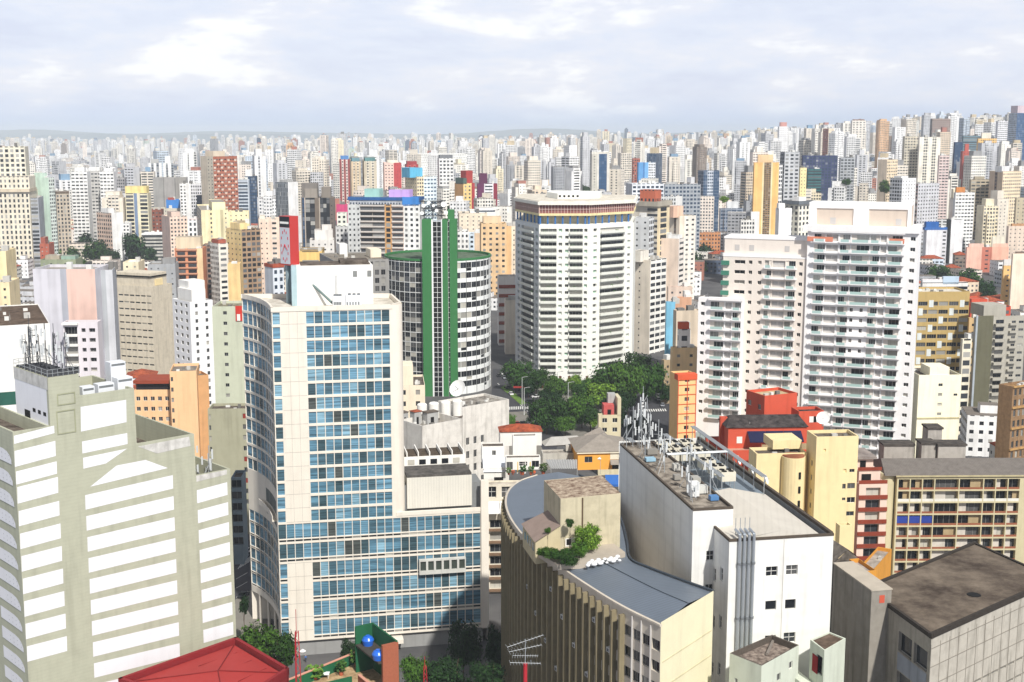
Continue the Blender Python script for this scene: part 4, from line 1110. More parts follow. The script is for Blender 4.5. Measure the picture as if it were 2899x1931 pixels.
# ================================================================ 6. curved block with concrete fins and grey metal roof
def fin_block():
	z = 49.0
	outer_px = [(1871, 1771), (1760, 1716), (1660, 1655), (1575, 1597), (1505, 1541), (1452, 1478), (1432, 1427), (1441, 1388), (1473, 1362), (1520, 1346)]
	inner_px = [(2020, 1681), (1965, 1662), (1900, 1638), (1838, 1614), (1785, 1588), (1775, 1540), (1760, 1480), (1730, 1420), (1690, 1375), (1640, 1350)]
	O = [Vector(at_z(x, y, z)[:2]) for x, y in outer_px]; I = [Vector(at_z(x, y, z)[:2]) for x, y in inner_px]
	def resample(p, step):
		out = [p[0]]; acc = 0
		for a, c in zip(p, p[1:]):
			L = (c - a).length; d = (c - a) / L; t = step - acc
			while t <= L: out.append(a + d * t); t += step
			acc = (acc + L) % step
		return out
	def cat(p):   # catmull-rom smoothing
		q = [p[0] * 2 - p[1]] + p + [p[-1] * 2 - p[-2]]; out = []
		for i in range(1, len(q) - 2):
			for k in range(8):
				t = k / 8; a, b_, c, d = q[i - 1:i + 3]
				out.append(.5 * ((2 * b_) + (c - a) * t + (2 * a - 5 * b_ + 4 * c - d) * t * t + (3 * b_ - a - 3 * c + d) * t ** 3))
		return out + [p[-1]]
	Os = resample(cat(O), 2.15); Is = cat(I)
	cr = mat('beige_band_concrete', (206, 196, 180), .85, .12, .15); fin = mat('olive_brown_concrete', (140, 129, 102), .9, .2, .3, .8); cream = mat('cream_end_wall', (232, 224, 190), .85, .08, .1)
	b = Bld('office_block', 'curved office block with brown concrete fins, grey metal roof and tan rooftop box', 'office building', (O[0].x, O[0].y, 0), [cr, cream])
	fl = 3.3
	fins = MB(); acs = []; sp = MB(); nb = 0
	for i in range(len(Os) - 1):
		p1, p0 = Os[i], Os[i + 1]; d = p1 - p0; L = d.length; d.normalize()
		rr = []; k = 0; zz = z - 2.5
		clear = i < 4
		while zz - 2.0 > 14:
			rr.append((.15, L - .15, zz - 1.7, zz, 'dark'));
			if i > 3 and i < 26 and (i * 5 + k * 3) % 7 == 0: acs.append((p0 + d * (L / 2), d, zz - 2.35))
			zz -= fl; k += 1
		b.face(p0, d, L, 0, z, rr, .35)
		if i >= 3:
			f_m = MB(); f_m.obox((p0.x, p0.y), d, -.22, .22, -.95, .1, 6, z - 1.0); nb += 1
			if nb <= 100: b.add(f_m, 'fin', fin)
		else: fins.obox((p0.x, p0.y), d, 0, .12, -.3, .05, 6, z - .6)
	b.add(fins, 'pilaster', mat('translucent_grey_screen', (190, 186, 182), .5))
	a, c = O[0], I[0]; d = c - a; L = d.length; b.face(a, d.normalized(), L, 0, z + .5, (), .3, 1)
	em = MB(); dn = d.normalized()
	for k in range(6): em.obox((a.x, a.y), dn, .6, L - .4, -.05, 0, z - 6 - 4.1 * k, z - 5.75 - 4.1 * k)
	b.add(em, 'end_wall_ledges', mat('cream_ledge', (216, 206, 170), .85))
	for p, q in zip(Is, Is[1:]): b.wall.face([(p.x, p.y, 0), (q.x, q.y, 0), (q.x, q.y, z + .3), (p.x, p.y, z + .3)])
	p, q = Is[-1], Os[-1]; b.wall.face([(p.x, p.y, 0), (q.x, q.y, 0), (q.x, q.y, z), (p.x, p.y, z)])
	rm = mat('grey_blue_sheet_roof', (104, 114, 126), .45, .14, .0, .25, .0, .5, wave=(.45, .3, 1.1, 'X'))
	r = MB(); n = 60; OO = cat(O); II = cat(I)
	def along(p, t):
		k = t * (len(p) - 1); i = min(int(k), len(p) - 2); return p[i] + (p[i + 1] - p[i]) * (k - i)
	ridge_ = .9
	for i in range(n):
		t0, t1 = i / n, (i + 1) / n
		a0, a1, c0, c1 = along(OO, t0), along(OO, t1), along(II, t0), along(II, t1); m0, m1 = a0 * .5 + c0 * .5, a1 * .5 + c1 * .5
		r.face([(a0.x, a0.y, z + .05), (m0.x, m0.y, z + ridge_), (m1.x, m1.y, z + ridge_), (a1.x, a1.y, z + .05)])
		r.face([(m0.x, m0.y, z + ridge_), (c0.x, c0.y, z + .2), (c1.x, c1.y, z + .2), (m1.x, m1.y, z + ridge_)])
	b.add(r, 'roof', rm)
	r = MB()
	for i in range(n):
		m0 = along(OO, i / n) * .5 + along(II, i / n) * .5; m1 = along(OO, (i + 1) / n) * .5 + along(II, (i + 1) / n) * .5
		if i < 22: r.tube((m0.x, m0.y, z + ridge_ + .03), (m1.x, m1.y, z + ridge_ + .03), .10, 0, 4)
	b.add(r, 'roof_ridge', mat('dark_slate_flashing', (62, 70, 78), .6)); r = MB()
	for i in range(n): p0, p1 = along(II, i / n), along(II, (i + 1) / n); r.tube((p0.x, p0.y, z + .45), (p1.x, p1.y, z + .45), .22, 0, 5)
	b.add(r, 'roof_flashing', mat('dark_slate_flashing', (62, 70, 78), .6))
	r = MB()
	for i in range(n):
		p0, p1 = along(OO, i / n), along(OO, (i + 1) / n); r.tube((p0.x, p0.y, z + .0), (p1.x, p1.y, z + .0), .25, 0, 5)
	b.add(r, 'eave', cr)
	zb = z + 10.0
	def g2(x, y, zz): q = at_z(x, y, zz); return Vector((q.x, q.y))
	n0, l0, r0 = g2(1587, 1412, zb), g2(1540, 1360, zb), g2(1757, 1396, zb)
	bk = l0 + (r0 - n0)
	tan = mat('tan_streaked_concrete', (198, 188, 160), .95, .25, .45, .5)
	m_ = MB(); q = [n0, r0, bk, l0]
	for i in range(4): a, c = q[i], q[(i + 1) % 4]; m_.face([(a.x, a.y, z - 1), (c.x, c.y, z - 1), (c.x, c.y, zb), (a.x, a.y, zb)])
	box = b.add(m_, 'rooftop_box', tan)
	m_ = MB(); m_.face([(p.x, p.y, zb - .05) for p in q]); b.add(m_, 'rooftop_box_roof', roofmat('rubble_roof', (92, 66, 52), (196, 180, 158), .9), None, None)
	e = (r0 - n0).normalized(); gg = (l0 - n0).normalized(); W = (r0 - n0).length
	m_ = MB(); m_.obox((n0.x, n0.y), e, W * .35, W * .35 + .25, -.12, 0, z, zb - .2); b.add(m_, 'drainpipe', mat('rust_pipe', (98, 80, 62)))
	m_ = MB(); Lg = (l0 - n0).length
	a0 = n0 + e * .5; P = lambda u, v, zz: ((n0 + e * u + gg * v).x, (n0 + e * u + gg * v).y, zz)
	lw = 4.7
	m_.face([P(0, -.3, z + 5.4), P(0, Lg * .75, z + 5.4), P(-lw, Lg * .85, z + 3.0), P(-lw, -.5, z + 3.0)])
	b.add(m_, 'lean_to_roof', mat('brown_fibre_roof', (150, 132, 122), .9, .2, .1, .6, wave=(.9, .22, .9, 'X')))
	m_ = MB()
	for q4 in ([P(-lw + .2, -.1, z - 1), P(0, -.1, z - 1), P(0, -.1, z + 5.3), P(-lw + .2, -.1, z + 2.95)], [P(-lw + .2, Lg * .8, z - 1), P(-lw + .2, -.1, z - 1), P(-lw + .2, -.1, z + 2.95), P(-lw + .2, Lg * .8, z + 2.95)]): m_.face(q4)
	b.add(m_, 'lean_to_wall', mat('tan_render', (196, 184, 150), .9, .15, .2))
	for k in range(4):
		m_ = MB(); v = 1.0 + k * 2.0; m_.face([P(-lw + .15, v + 1.1, z + .9), P(-lw + .15, v, z + .9), P(-lw + .15, v, z + 2.3), P(-lw + .15, v + 1.1, z + 2.3)]); b.add(m_, 'window', G_DARK())
	m_ = MB(); m_.obox((n0.x, n0.y), e, .9, 3.6, -.06, 0, z + 1.5, z + 2.9, 0); m_.obox((n0.x, n0.y), e, 1.1, 1.9, -.1, -.06, z + 1.75, z + 2.8, 1); m_.obox((n0.x, n0.y), e, 2.6, 3.4, -.1, -.06, z + 1.75, z + 2.8, 1); b.add(m_, 'window', [FR_WHITE(), BLACK()])
	tp = [g2(1526, 1584, z), g2(1578, 1618, z), g2(1656, 1615, z), g2(1770, 1582, z), g2(1735, 1555, z), g2(1520, 1575, z)]
	m_ = MB(); m_.prism(tp, z + .3, z + 1.15); b.add(m_, 'terrace_slab', mat('pale_pink_paving', (178, 168, 154), .9, .2, 0))
	am = mat('white_ac_casing', (228, 228, 224), .5, .05, .1); agr = mat('ac_grille', (96, 98, 100), .5)
	for i, (p, d, zz) in enumerate(acs[:22]):
		m_ = MB(); m_.obox((p.x, p.y), d, -.45, .45, -.75, -.02, zz, zz + .7, 0); m_.obox((p.x, p.y), d, -.3, .3, -.78, -.75, zz + .1, zz + .6, 1)
		b.add(m_, 'air_conditioner', [am, agr])
	poly = O + I[::-1]; claim(poly); b.done()
	return z, n0, e, gg, g2
FB = fin_block()
# ================================================================ 7. tall white block with plant roof and low annex
def white_right():
	z = 60.0; A = Vector(at_z(1962, 1443, z)[:2]); th = 10.4
	f = Face(A, th); e, g = f.e, Vector((-f.e.y, f.e.x))
	wt = mat('cool_white_render', (232, 231, 226), .85, .08, .22, .25, wave=(.10, .05, 0, 'Z'))
	Ll = 45.0; Lr = f.sz(2076, 1437)[0]
	b = Bld('factory_block', 'tall white windowless block with a roof full of aerials and pipes, low annex in front', 'building', (A.x, A.y, 0), [wt])
	def R_(x0, y0, x1, y1, st='pane4'): u0, z1 = f.sz(x0, y0); u1, z0 = f.sz(x1, y1); return (u0, u1, z0, z1, st)
	b.face(A, e, Lr, 0, z, [R_(2000, 1560, 2021, 1586), R_(1997, 1655, 2018, 1690)], .3)
	b.face(A + g * Ll, -g, Ll, 0, z, [], .3); b.face(A + e * Lr, g, Ll, 0, z); b.face(A + e * Lr + g * Ll, -e, Lr, 0, z)
	rm = roofmat('gravel_roof', (84, 76, 68), (168, 158, 144), .5); edge = mat('dark_coping', (86, 76, 66), .9, .3, 0, 2)
	def slab(name, O, u0, u1, v0, v1, zz, m):
		r = MB(); q = [O + e * u + g * v for u, v in ((u0, v0), (u1, v0), (u1, v1), (u0, v1))]; r.face([(p.x, p.y, zz) for p in q]); b.add(r, name, m)
	def coping(O, u0, u1, v0, v1, zz, h=.15, t=.3):
		r = MB()
		for (a, c, d, h_) in ((u0, u1, v0 - .06, v0 + t), (u0, u1, v1 - t, v1 + .06), (u0 - .06, u0 + t, v0 + t, v1 - t), (u1 - t, u1 + .06, v0 + t, v1 - t)): r.obox((O.x, O.y), e, a, c, d, h_, zz - .22, zz + h)
		b.add(r, 'coping', edge)
	slab('roof', A, 0, Lr, 0, Ll, z - .3, rm); coping(A, 0, Lr, 0, Ll, z)
	za = 57.0; B = Vector(at_z(2065, 1529, za)[:2]); fb = Face(B, th); La = fb.sz(2360, 1514)[0]; Da = 66.0
	def RB(x0, y0, x1, y1, st='pane4'): u0, z1 = fb.sz(x0, y0); u1, z0 = fb.sz(x1, y1); return (u0, u1, z0, z1, st)
	wins = [RB(2169, 1605, 2201, 1631), RB(2226, 1601, 2258, 1627), RB(2167, 1702, 2197, 1726, 'bare'), RB(2223, 1698, 2252, 1723, 'bare'), RB(2219, 1792, 2251, 1818), RB(2166, 1800, 2196, 1825)]
	b.face(B, e, La, 0, za, wins, .35)
	lw = [(1.2 + k * 3.2, 2.5 + k * 3.2, zz, zz + 2.2, 'pane4') for k in range(2) for zz in (za - 9 + k * 1.2, za - 17 + k * 1.2, za - 25 + k * 1.2, za - 33 + k * 1.2, za - 41 + k * 1.2)]
	b.face(B + g * 8.2, -g, 8.2, 0, za, lw, .35)
	b.face(B + e * La, g, Da, 0, za); b.face(B + e * La + g * Da, -e, La, 0, za)
	r = MB(); r.obox((B.x, B.y), e, La * .52, La * .52 + .08, -.03, 0, 0, za - .4); b.add(r, 'wall_joint', mat('joint_line', (186, 184, 178)))
	roof2 = mat('pale_sheet_roof', (206, 200, 188), .7, .12, .0, .3, wave=(.28, .06, .18, 'X'))
	r = MB(); rid = La * .52; v1 = 25
	P = lambda u, v, zz: ((B + e * u + g * v).x, (B + e * u + g * v).y, zz)
	r.face([P(.3, .3, za - .3), P(rid, .3, za + 1.0), P(rid, v1, za + 1.0), P(.3, v1, za - .3)]); r.face([P(rid, .3, za + 1.0), P(La - 1.6, .3, za - .5), P(La - 1.6, v1, za - .5), P(rid, v1, za + 1.0)])
	r.face([P(.3, .3, za - .4), P(La - 1.6, .3, za - .5), P(rid, .3, za + 1.0)]); r.face([P(La - 1.6, v1, za - .5), P(.3, v1, za - .4), P(rid, v1, za + 1.0)])
	b.add(r, 'annex_roof', roof2)
	r = MB(); r.obox((B.x, B.y), e, -.06, La + .06, -.06, .3, za - .3, za + .1); r.obox((B.x, B.y), e, -.06, .3, .3, 8.2, za - .3, za + .1); r.obox((B.x, B.y), e, La - .5, La + .06, .3, Da, za - .3, za + .25); b.add(r, 'coping', edge)
	slab('plant_deck', B, Lr - 5.2 + 2.0 if False else 2.4, La - 1.6, v1, Da, za - .6, mat('blue_grey_deck', (124, 136, 146), .6, .25, 0, .5))
	claim([A, A + e * Lr, A + e * Lr + g * Ll, A + g * Ll]); claim([B, B + e * La, B + e * La + g * Da, B + g * Da]); b.done()
	steel = mat('zinc_duct', (186, 192, 198), .35, .08, .1, 1, .6)
	for k in range(4):
		u = fb.sz(2090 + 13.2 * k, 1600)[0]
		t = thing('ventilation_duct', ['first zinc duct from the left corner of the white annex wall', 'second zinc duct from the left on the white annex wall', 'third zinc duct from the left on the white annex wall', 'zinc duct furthest from the corner of the white annex wall'][k], 'duct', P(u, -.4, 20), 'zinc ducts on the white annex')
		m_ = MB(); m_.smooth = False; m_.tube(P(u, -.4, 20), P(u, -.4, za + .9), .24, 0, 10); m_.tube(P(u, -.4, za + .9), P(u, 1.6, za + 1.1), .24, 0, 10); put(m_, 'pipe', steel, t)
		m_ = MB()
		for zz in (za - 4, za - 13, za - 22.5): m_.tube(P(u, -.4, zz), P(u, -.4, zz + .35), .34, 0, 10)
		put(m_, 'flange', mat('grey_flange', (120, 124, 128), .5), t)
		m_ = MB(); m_.tube(P(u, 1.6, za + .2), P(u, 1.6, za + 3.0), .06, 0, 4); put(m_, 'rod', lgt, t)
	rr = random.Random(4)
	k = 0
	for row, (v, n_, u0) in enumerate(((29, 1, 9), (33, 1, 8.6), (37.5, 1, 8.2), (44, 3, 3.2), (48, 3, 3.0), (52, 3, 2.8))):
		for i in range(n_):
			u = u0 + i * 3.1
			t = thing('air_handler', 'pale air handler with fans %s' % ['alone nearest the sheet roof ridge', 'second back from the sheet roof', 'third back from the sheet roof', ['left end of the nearest fan row', 'middle of the nearest fan row', 'right end of the nearest fan row'][i % 3], ['left end of the middle fan row', 'middle of the middle fan row', 'right end of the middle fan row'][i % 3], ['left end of the farthest fan row', 'middle of the farthest fan row', 'right end of the farthest fan row'][i % 3]][row] , 'air conditioner', P(u, v, za - .6), 'air handlers on the plant deck')
			m_ = MB(); O = B + e * u + g * v; zz = za + 1.0
			m_.obox((O.x, O.y), e, 0, 2.7, 0, 2.6, zz, zz + 1.7); put(m_, 'casing', mat('cream_sheet_metal', (216, 210, 192), .6, .15, .1), t)
			for a in range(2):
				for c in range(2): m_ = MB(); m_.lathe((P(u + .7 + 1.3 * a, v + .7 + 1.2 * c, zz + 1.71)), [(.5, 0), (.5, .12), (.1, .1)], 10); put(m_, 'fan', BLACK(), t)
			m_ = MB()
			for a in (.15, 2.5):
				for c in (.15, 2.4): m_.tube(P(u + a, v + c, za - .6), P(u + a, v + c, zz), .08, 0, 4)
			put(m_, 'frame', lgt, t); k += 1
	for i, (u0_, u1_, v0, v1_, zz, lab) in enumerate(((1.5, 13, 27, 60, za + 2.6, 'long pipe run crossing the plant deck beside the air handlers'), (.6, 1.0, 26, 62, za + 1.6, 'pipe rack along the edge of the gravel roof'), (La - 2.6, La - 2.2, 24, 64, za + 3.0, 'double pipe run along the yellow side of the plant deck'), (2.6, La - 3, 41, 41.6, za + 3.3, 'pale pipe bridge across the plant deck'))):
		t = thing('pipe_rack', lab, 'pipes', P(u0_, v0, za - .6)); m_ = MB()
		if i == 3:
			for q in range(3): m_.tube(P(u0_, v0 + .4 * q, zz), P(u1_, v0 + .4 * q, zz), .14, 0, 6)
		else:
			uu = u0_ if i != 0 else 8.0
			for q in range(3): m_.tube(P(uu + .35 * q, v0, zz), P(uu - (.4 if i == 0 else 0) + .35 * q, v1_, zz), .14, 0, 6)
		put(m_, 'pipe', lgt, t); m_ = MB()
		for q in range(9):
			tt = q / 8
			if i == 3: pp = (u0_ + (u1_ - u0_) * tt, v0)
			else: pp = ((u0_ if i != 0 else 8.0) + .3, v0 + (v1_ - v0) * tt)
			m_.tube(P(pp[0], pp[1], za - .6), P(pp[0], pp[1], zz), .07, 0, 4)
		put(m_, 'post', lgt, t)
	Q = lambda u, v, zz=z - .3: ((A + e * u + g * v).x, (A + e * u + g * v).y, zz)
	names = ['white panel aerial at the far left corner of the gravel roof', 'tall white aerial on the far edge of the gravel roof', 'paired white aerials behind the lattice tripod', 'white aerial right of the lattice tripod', 'thin whip aerial halfway along the gravel roof', 'white aerial mast beside the blue tarpaulin', 'grey mast by the water tanks', 'white stub mast near the front of the gravel roof', 'thin mast at the right front of the gravel roof', 'red and white pole aerial by the plant deck', 'white aerial at the far right of the gravel roof', 'grey mast near the middle of the gravel roof']
	for i, (u, v, h) in enumerate(((.8, 43, 6.5), (2.2, 43.5, 8), (3.2, 41, 7.5), (5.2, 42, 7.0), (2.6, 24, 6.0), (1.6, 33, 5), (3.2, 13, 4.5), (1.6, 6, 4), (5.6, 8, 6.5), (6.0, 20, 7.0), (6.3, 40, 6.0), (4.0, 29, 5.5))):
		mast('aerial_mast', names[i], 'mast', Q(u, v), h, lgt, 'aerials on the gravel roof', False, 4, 60 + i)
	mast('lattice_mast', 'big pale lattice aerial tripod at the far end of the gravel roof', 'mast', Q(4.0, 43), 12, lgt, None, True, 9, 81, 1.5)
	for i, (u, v, w_, d_, h_, c, lab) in enumerate(((2.0, 7.5, 1.6, 1.4, 2.6, (230, 230, 228), 'white cabinet standing near the front of the gravel roof'), (3.9, 9.0, 1.7, 1.2, 1.5, (206, 206, 200), 'low pale cabinet beside the white one on the gravel roof'), (4.6, 4.6, 1.4, 1.3, .9, (84, 128, 176), 'blue covered box near the front coping of the gravel roof'), (1.3, 31, 1.8, 1.4, .8, (150, 186, 206), 'pale blue covered box halfway along the gravel roof'), (5.0, 15, 1.4, 2.0, 1.2, (170, 168, 160), 'grey machine box in the middle of the gravel roof'), (2.6, 18, 1.2, 1.2, 1.0, (150, 146, 138), 'small grey machine box left of the roof middle'), (4.4, 24, 1.2, 1.4, 1.3, (190, 188, 180), 'pale machine box further back on the gravel roof'), (3.0, 36, 2.0, 1.6, 1.1, (140, 136, 128), 'grey duct box near the aerials of the gravel roof'))):
		t = thing('equipment_box', lab, 'cabinet', Q(u, v), 'boxes on the gravel roof'); O = A + e * u + g * v
		m_ = MB(); m_.obox((O.x, O.y), e, 0, w_, 0, d_, z - .1, z - .3 + h_); put(m_, 'casing', mat('box_paint_%d' % i, c, .6, .15, .1), t)
		m_ = MB(); m_.obox((O.x, O.y), e, .1, w_ - .1, .1, d_ - .1, z - .3, z - .1); put(m_, 'plinth', dk, t)
	for i in range(3):
		p = P(La - .9, 27 + i * 7, za + 1.6); dish('satellite_dish', ['white dish on the plant deck wall nearest the yellow house', 'white dish on the plant deck wall, middle of three', 'white dish on the plant deck wall farthest back'][i], p, .9, 'dishes along the plant deck wall', 1.2)
white_right()
# ================================================================ 8. weathered concrete hall (bottom right)
def concrete_hall():
	z = 45.0; q = [Vector(at_z(x, y, z)[:2]) for x, y in ((2637, 1799), (2990, 1640), (2759, 1538), (2452, 1665))]
	cm = mat('stained_grey_concrete', (150, 144, 134), .95, .3, .55, .4); pc = mat('pale_block_concrete', (186, 180, 168), .95, .25, .6, .5)
	b = Bld('concrete_hall', 'weathered grey concrete hall with a stained flat roof and gridded side wall', 'building', (q[0].x, q[0].y, 0), [cm, pc])
	d = q[1] - q[0]; L = d.length; d.normalize(); rr = []
	for k in range(7):
		for i in range(int(L / 2.6)):
			if k < 2: continue
			rr.append((i * 2.6 + .35, i * 2.6 + 2.3, z - 5.6 - 3.0 * k, z - 5.1 - 3.0 * k, 'bare'))
	b.face(q[0], d, L, 0, z, rr, .3, 1)
	gm = MB()
	for i in range(int(L / 2.6) + 1): gm.obox((q[0].x, q[0].y), d, i * 2.6, i * 2.6 + .09, -.05, 0, 5, z - 1.5)
	for k in range(9): gm.obox((q[0].x, q[0].y), d, 0, L, -.09, -.05, z - 2.2 - 3.0 * k, z - 2.1 - 3.0 * k)
	b.add(gm, 'joint_grid', mat('concrete_joint', (140, 134, 124)))
	d2 = q[0] - q[3]; L2 = d2.length; d2.normalize()
	b.face(q[3], d2, L2, 0, z, [(L2 - 9.5, L2 - 5.4, z - 6.3, z - 3.0, 'bare'), (L2 - 4.8, L2 - .8, z - 6.3, z - 3.0, 'bare'), (L2 - 9.5, L2 - 5.4, z - 13, z - 9.6, 'bare'), (L2 - 4.8, L2 - .8, z - 13, z - 9.6, 'bare')], .6, 0)
	pn = MB()
	for k in range(3): pn.obox((q[3].x, q[3].y), d2, L2 - 9.5, L2 - .8, -.06, 0, z - 9.4 - 6.7 * k, z - 6.5 - 6.7 * k)
	b.add(pn, 'spandrel_panels', mat('blue_grey_panel', (136, 140, 150), .7, .2, .4))
	for i in (1, 2):
		a, c = q[i], q[(i + 1) % 4]; dd = c - a; b.face(a, dd.normalized(), dd.length, 0, z)
	r = MB(); r.face([(p.x, p.y, z - .05) for p in q]); b.add(r, 'roof', roofmat('stained_bitumen_roof', (64, 54, 46), (124, 112, 98), .14))
	r = MB()
	for i in range(4):
		a, c = q[i], q[(i + 1) % 4]; dd = c - a; LL = dd.length; dd.normalize(); r.obox((a.x, a.y), dd, -.1, LL + .1, -.15, .35, z - .5, z + .35 if i in (0, 2) else z + .2)
	b.add(r, 'coping', mat('blackened_coping', (58, 52, 46), .95, .4, 0, 1.5))
	O = q[3]; dn = (q[0] - q[3]).normalized()
	m_ = MB(); m_.obox((O.x, O.y), dn, -6.0, 7.5, -3.0, .5, 0, z + 2.4); b.add(m_, 'stair_head', cm)
	m_ = MB(); m_.obox((O.x, O.y), dn, -6.1, 7.6, -3.1, .6, z + 2.4, z + 2.6); b.add(m_, 'stair_head_roof', mat('pale_cement', (186, 176, 160), .9, .2, 0))
	m_ = MB(); m_.obox((O.x, O.y), dn, 7.5, 7.54, -1.6, -.7, z + .3, z + 1.6); b.add(m_, 'red_sign', mat('faded_red_paint', (196, 88, 66)))
	m_ = MB(); m_.lathe(((q[0].x + q[1].x) / 2 - 2, (q[0].y + q[1].y) / 2 + 5, z - .05), [(1.2, 0), (1.0, .12), (.2, .14)], 9); b.add(m_, 'roof_hatch', BLACK())
	claim(q); b.done()
concrete_hall()
# ================================================================ 9. cream grid block with recessed balconies (right)
def grid_block():
	A = at_y(2541, 1349, 332); th = 1.0; f = Face((A.x, A.y), th); e, g = f.e, Vector((-f.e.y, f.e.x)); A2 = Vector((A.x, A.y)); z = A.z
	cr = mat('mustard_cream_frame', (204, 194, 158), .85, .12, .16);
	b = Bld('apartment_block', 'mustard-framed apartment block with a grid of deep balconies and grey tiled roof', 'apartment block', (A.x, A.y, 0), [cr])
	u1 = f.sz(2893, 1345)[0]; fl = 3.32; ws = [1, 1, 1, 2, 2, 1, 1, 1]; tot = sum(ws); rr = []; cells = []
	for k in range(9):
		zz = z - .6 - (k + 1) * fl; u = .25
		for w in ws:
			du = (u1 - .5) * w / tot
			rr.append((u + .14, u + du - .14, zz + .25, zz + fl - .2, 'band' if w == 2 else 'dark')); cells.append((u + .14, u + du - .14, zz + .25, k)); u += du
	b.face(A2, e, u1, 0, z, rr, 1.4)
	b.face(A2 + e * u1, e, 5, 0, z); b.face(A2 + g * 16, -g, 16, 0, z); b.face(A2 + e * (u1 + 5), g, 16, 0, z); b.face(A2 + e * (u1 + 5) + g * 16, -e, u1 + 5, 0, z)
	par = [mat('rust_balcony_front', (150, 92, 66), .8, .15, .2), mat('white_balcony_front', (226, 224, 214), .7), mat('cobalt_awning', (44, 66, 150), .7), mat('curtain_white', (206, 200, 190), .9, .2, .3), mat('tan_screen', (176, 156, 120), .8)]
	rr_ = random.Random(5)
	for i, (a, c, zz, k) in enumerate(cells):
		m_ = MB(); fm = 1 if k == 1 else 0
		m_.obox((A.x, A.y), e, a, c, .04, .14, zz, zz + (.75 if k == 1 else .55), fm)
		t = rr_.random()
		if k == 3 and i % 8 < 3: m_.obox((A.x, A.y), e, a, c, .2, .3, zz + .6, zz + 2.5, 2)
		elif t < .62: s_ = rr_.uniform(.3, .7); m_.obox((A.x, A.y), e, a, a + (c - a) * s_, 1.1, 1.2, zz + .1, zz + 2.7, 3)
		elif t < .78: m_.obox((A.x, A.y), e, a + (c - a) * .5, c, .9, 1.0, zz + .1, zz + 2.5, 4)
		b.add(m_, 'balcony', par)
	m_ = MB(); m_.tube((A.x - 2.2, A.y + 2.6, 0), (A.x - 2.2, A.y + 2.6, z + .5), 2.2, 0, 20); b.add(m_, 'round_corner', cr)
	r = MB(); P = lambda u, v, zz: ((A2 + e * u + g * v).x, (A2 + e * u + g * v).y, zz)
	r.face([P(-3.5, -.5, z + .3), P(u1 + 6, -.5, z + .3), P(u1 + 6, 7, z + 3.2), P(-2.5, 7, z + 3.2)]); r.face([P(-2.5, 7, z + 3.2), P(u1 + 6, 7, z + 3.2), P(u1 + 6, 16, z + .4), P(-3.5, 16, z + .4)]); r.face([P(-3.5, 16, z + .4), P(-3.5, -.5, z + .3), P(-2.5, 7, z + 3.2)])
	b.add(r, 'roof', mat('grey_fibre_cement_roof', (118, 112, 106), .95, .35, .1, .7, wave=(.7, .2, 0, 'X')))
	r = MB(); r.obox((A.x, A.y), e, -.5, u1 + 5.2, -.5, .0, z - .05, z + .35); b.add(r, 'gutter', mat('pale_gutter', (190, 178, 140)))
	for (x0, x1, yt, yb, dd) in ((2503, 2588, 1262, 1312, 22), (2610, 2650, 1258, 1312, 20), (2657, 2735, 1262, 1313, 19), (2628, 2668, 1215, 1262, 26)):
		p0 = at_y(x0, yt, A.y + dd); p1 = at_y(x1, yt, A.y + dd); r = MB(); r.box(p0.x, p1.x, A.y + dd, A.y + dd + 5, 0, p0.z); b.add(r, 'plant_room', mat('dirty_pale_render', (178, 172, 164), .9, .3, .45))
		r = MB(); r.box(p0.x - .3, p1.x + .3, A.y + dd - .3, A.y + dd + 5.3, p0.z, p0.z + .5); b.add(r, 'plant_room_roof', roofmat('dark_flat_roof', (52, 48, 46), (96, 90, 84), .4))
	claim([A2, A2 + e * (u1 + 5), A2 + e * (u1 + 5) + g * 16, A2 + g * 16]); hide([A2, A2 + e * u1], z); b.done()
grid_block()
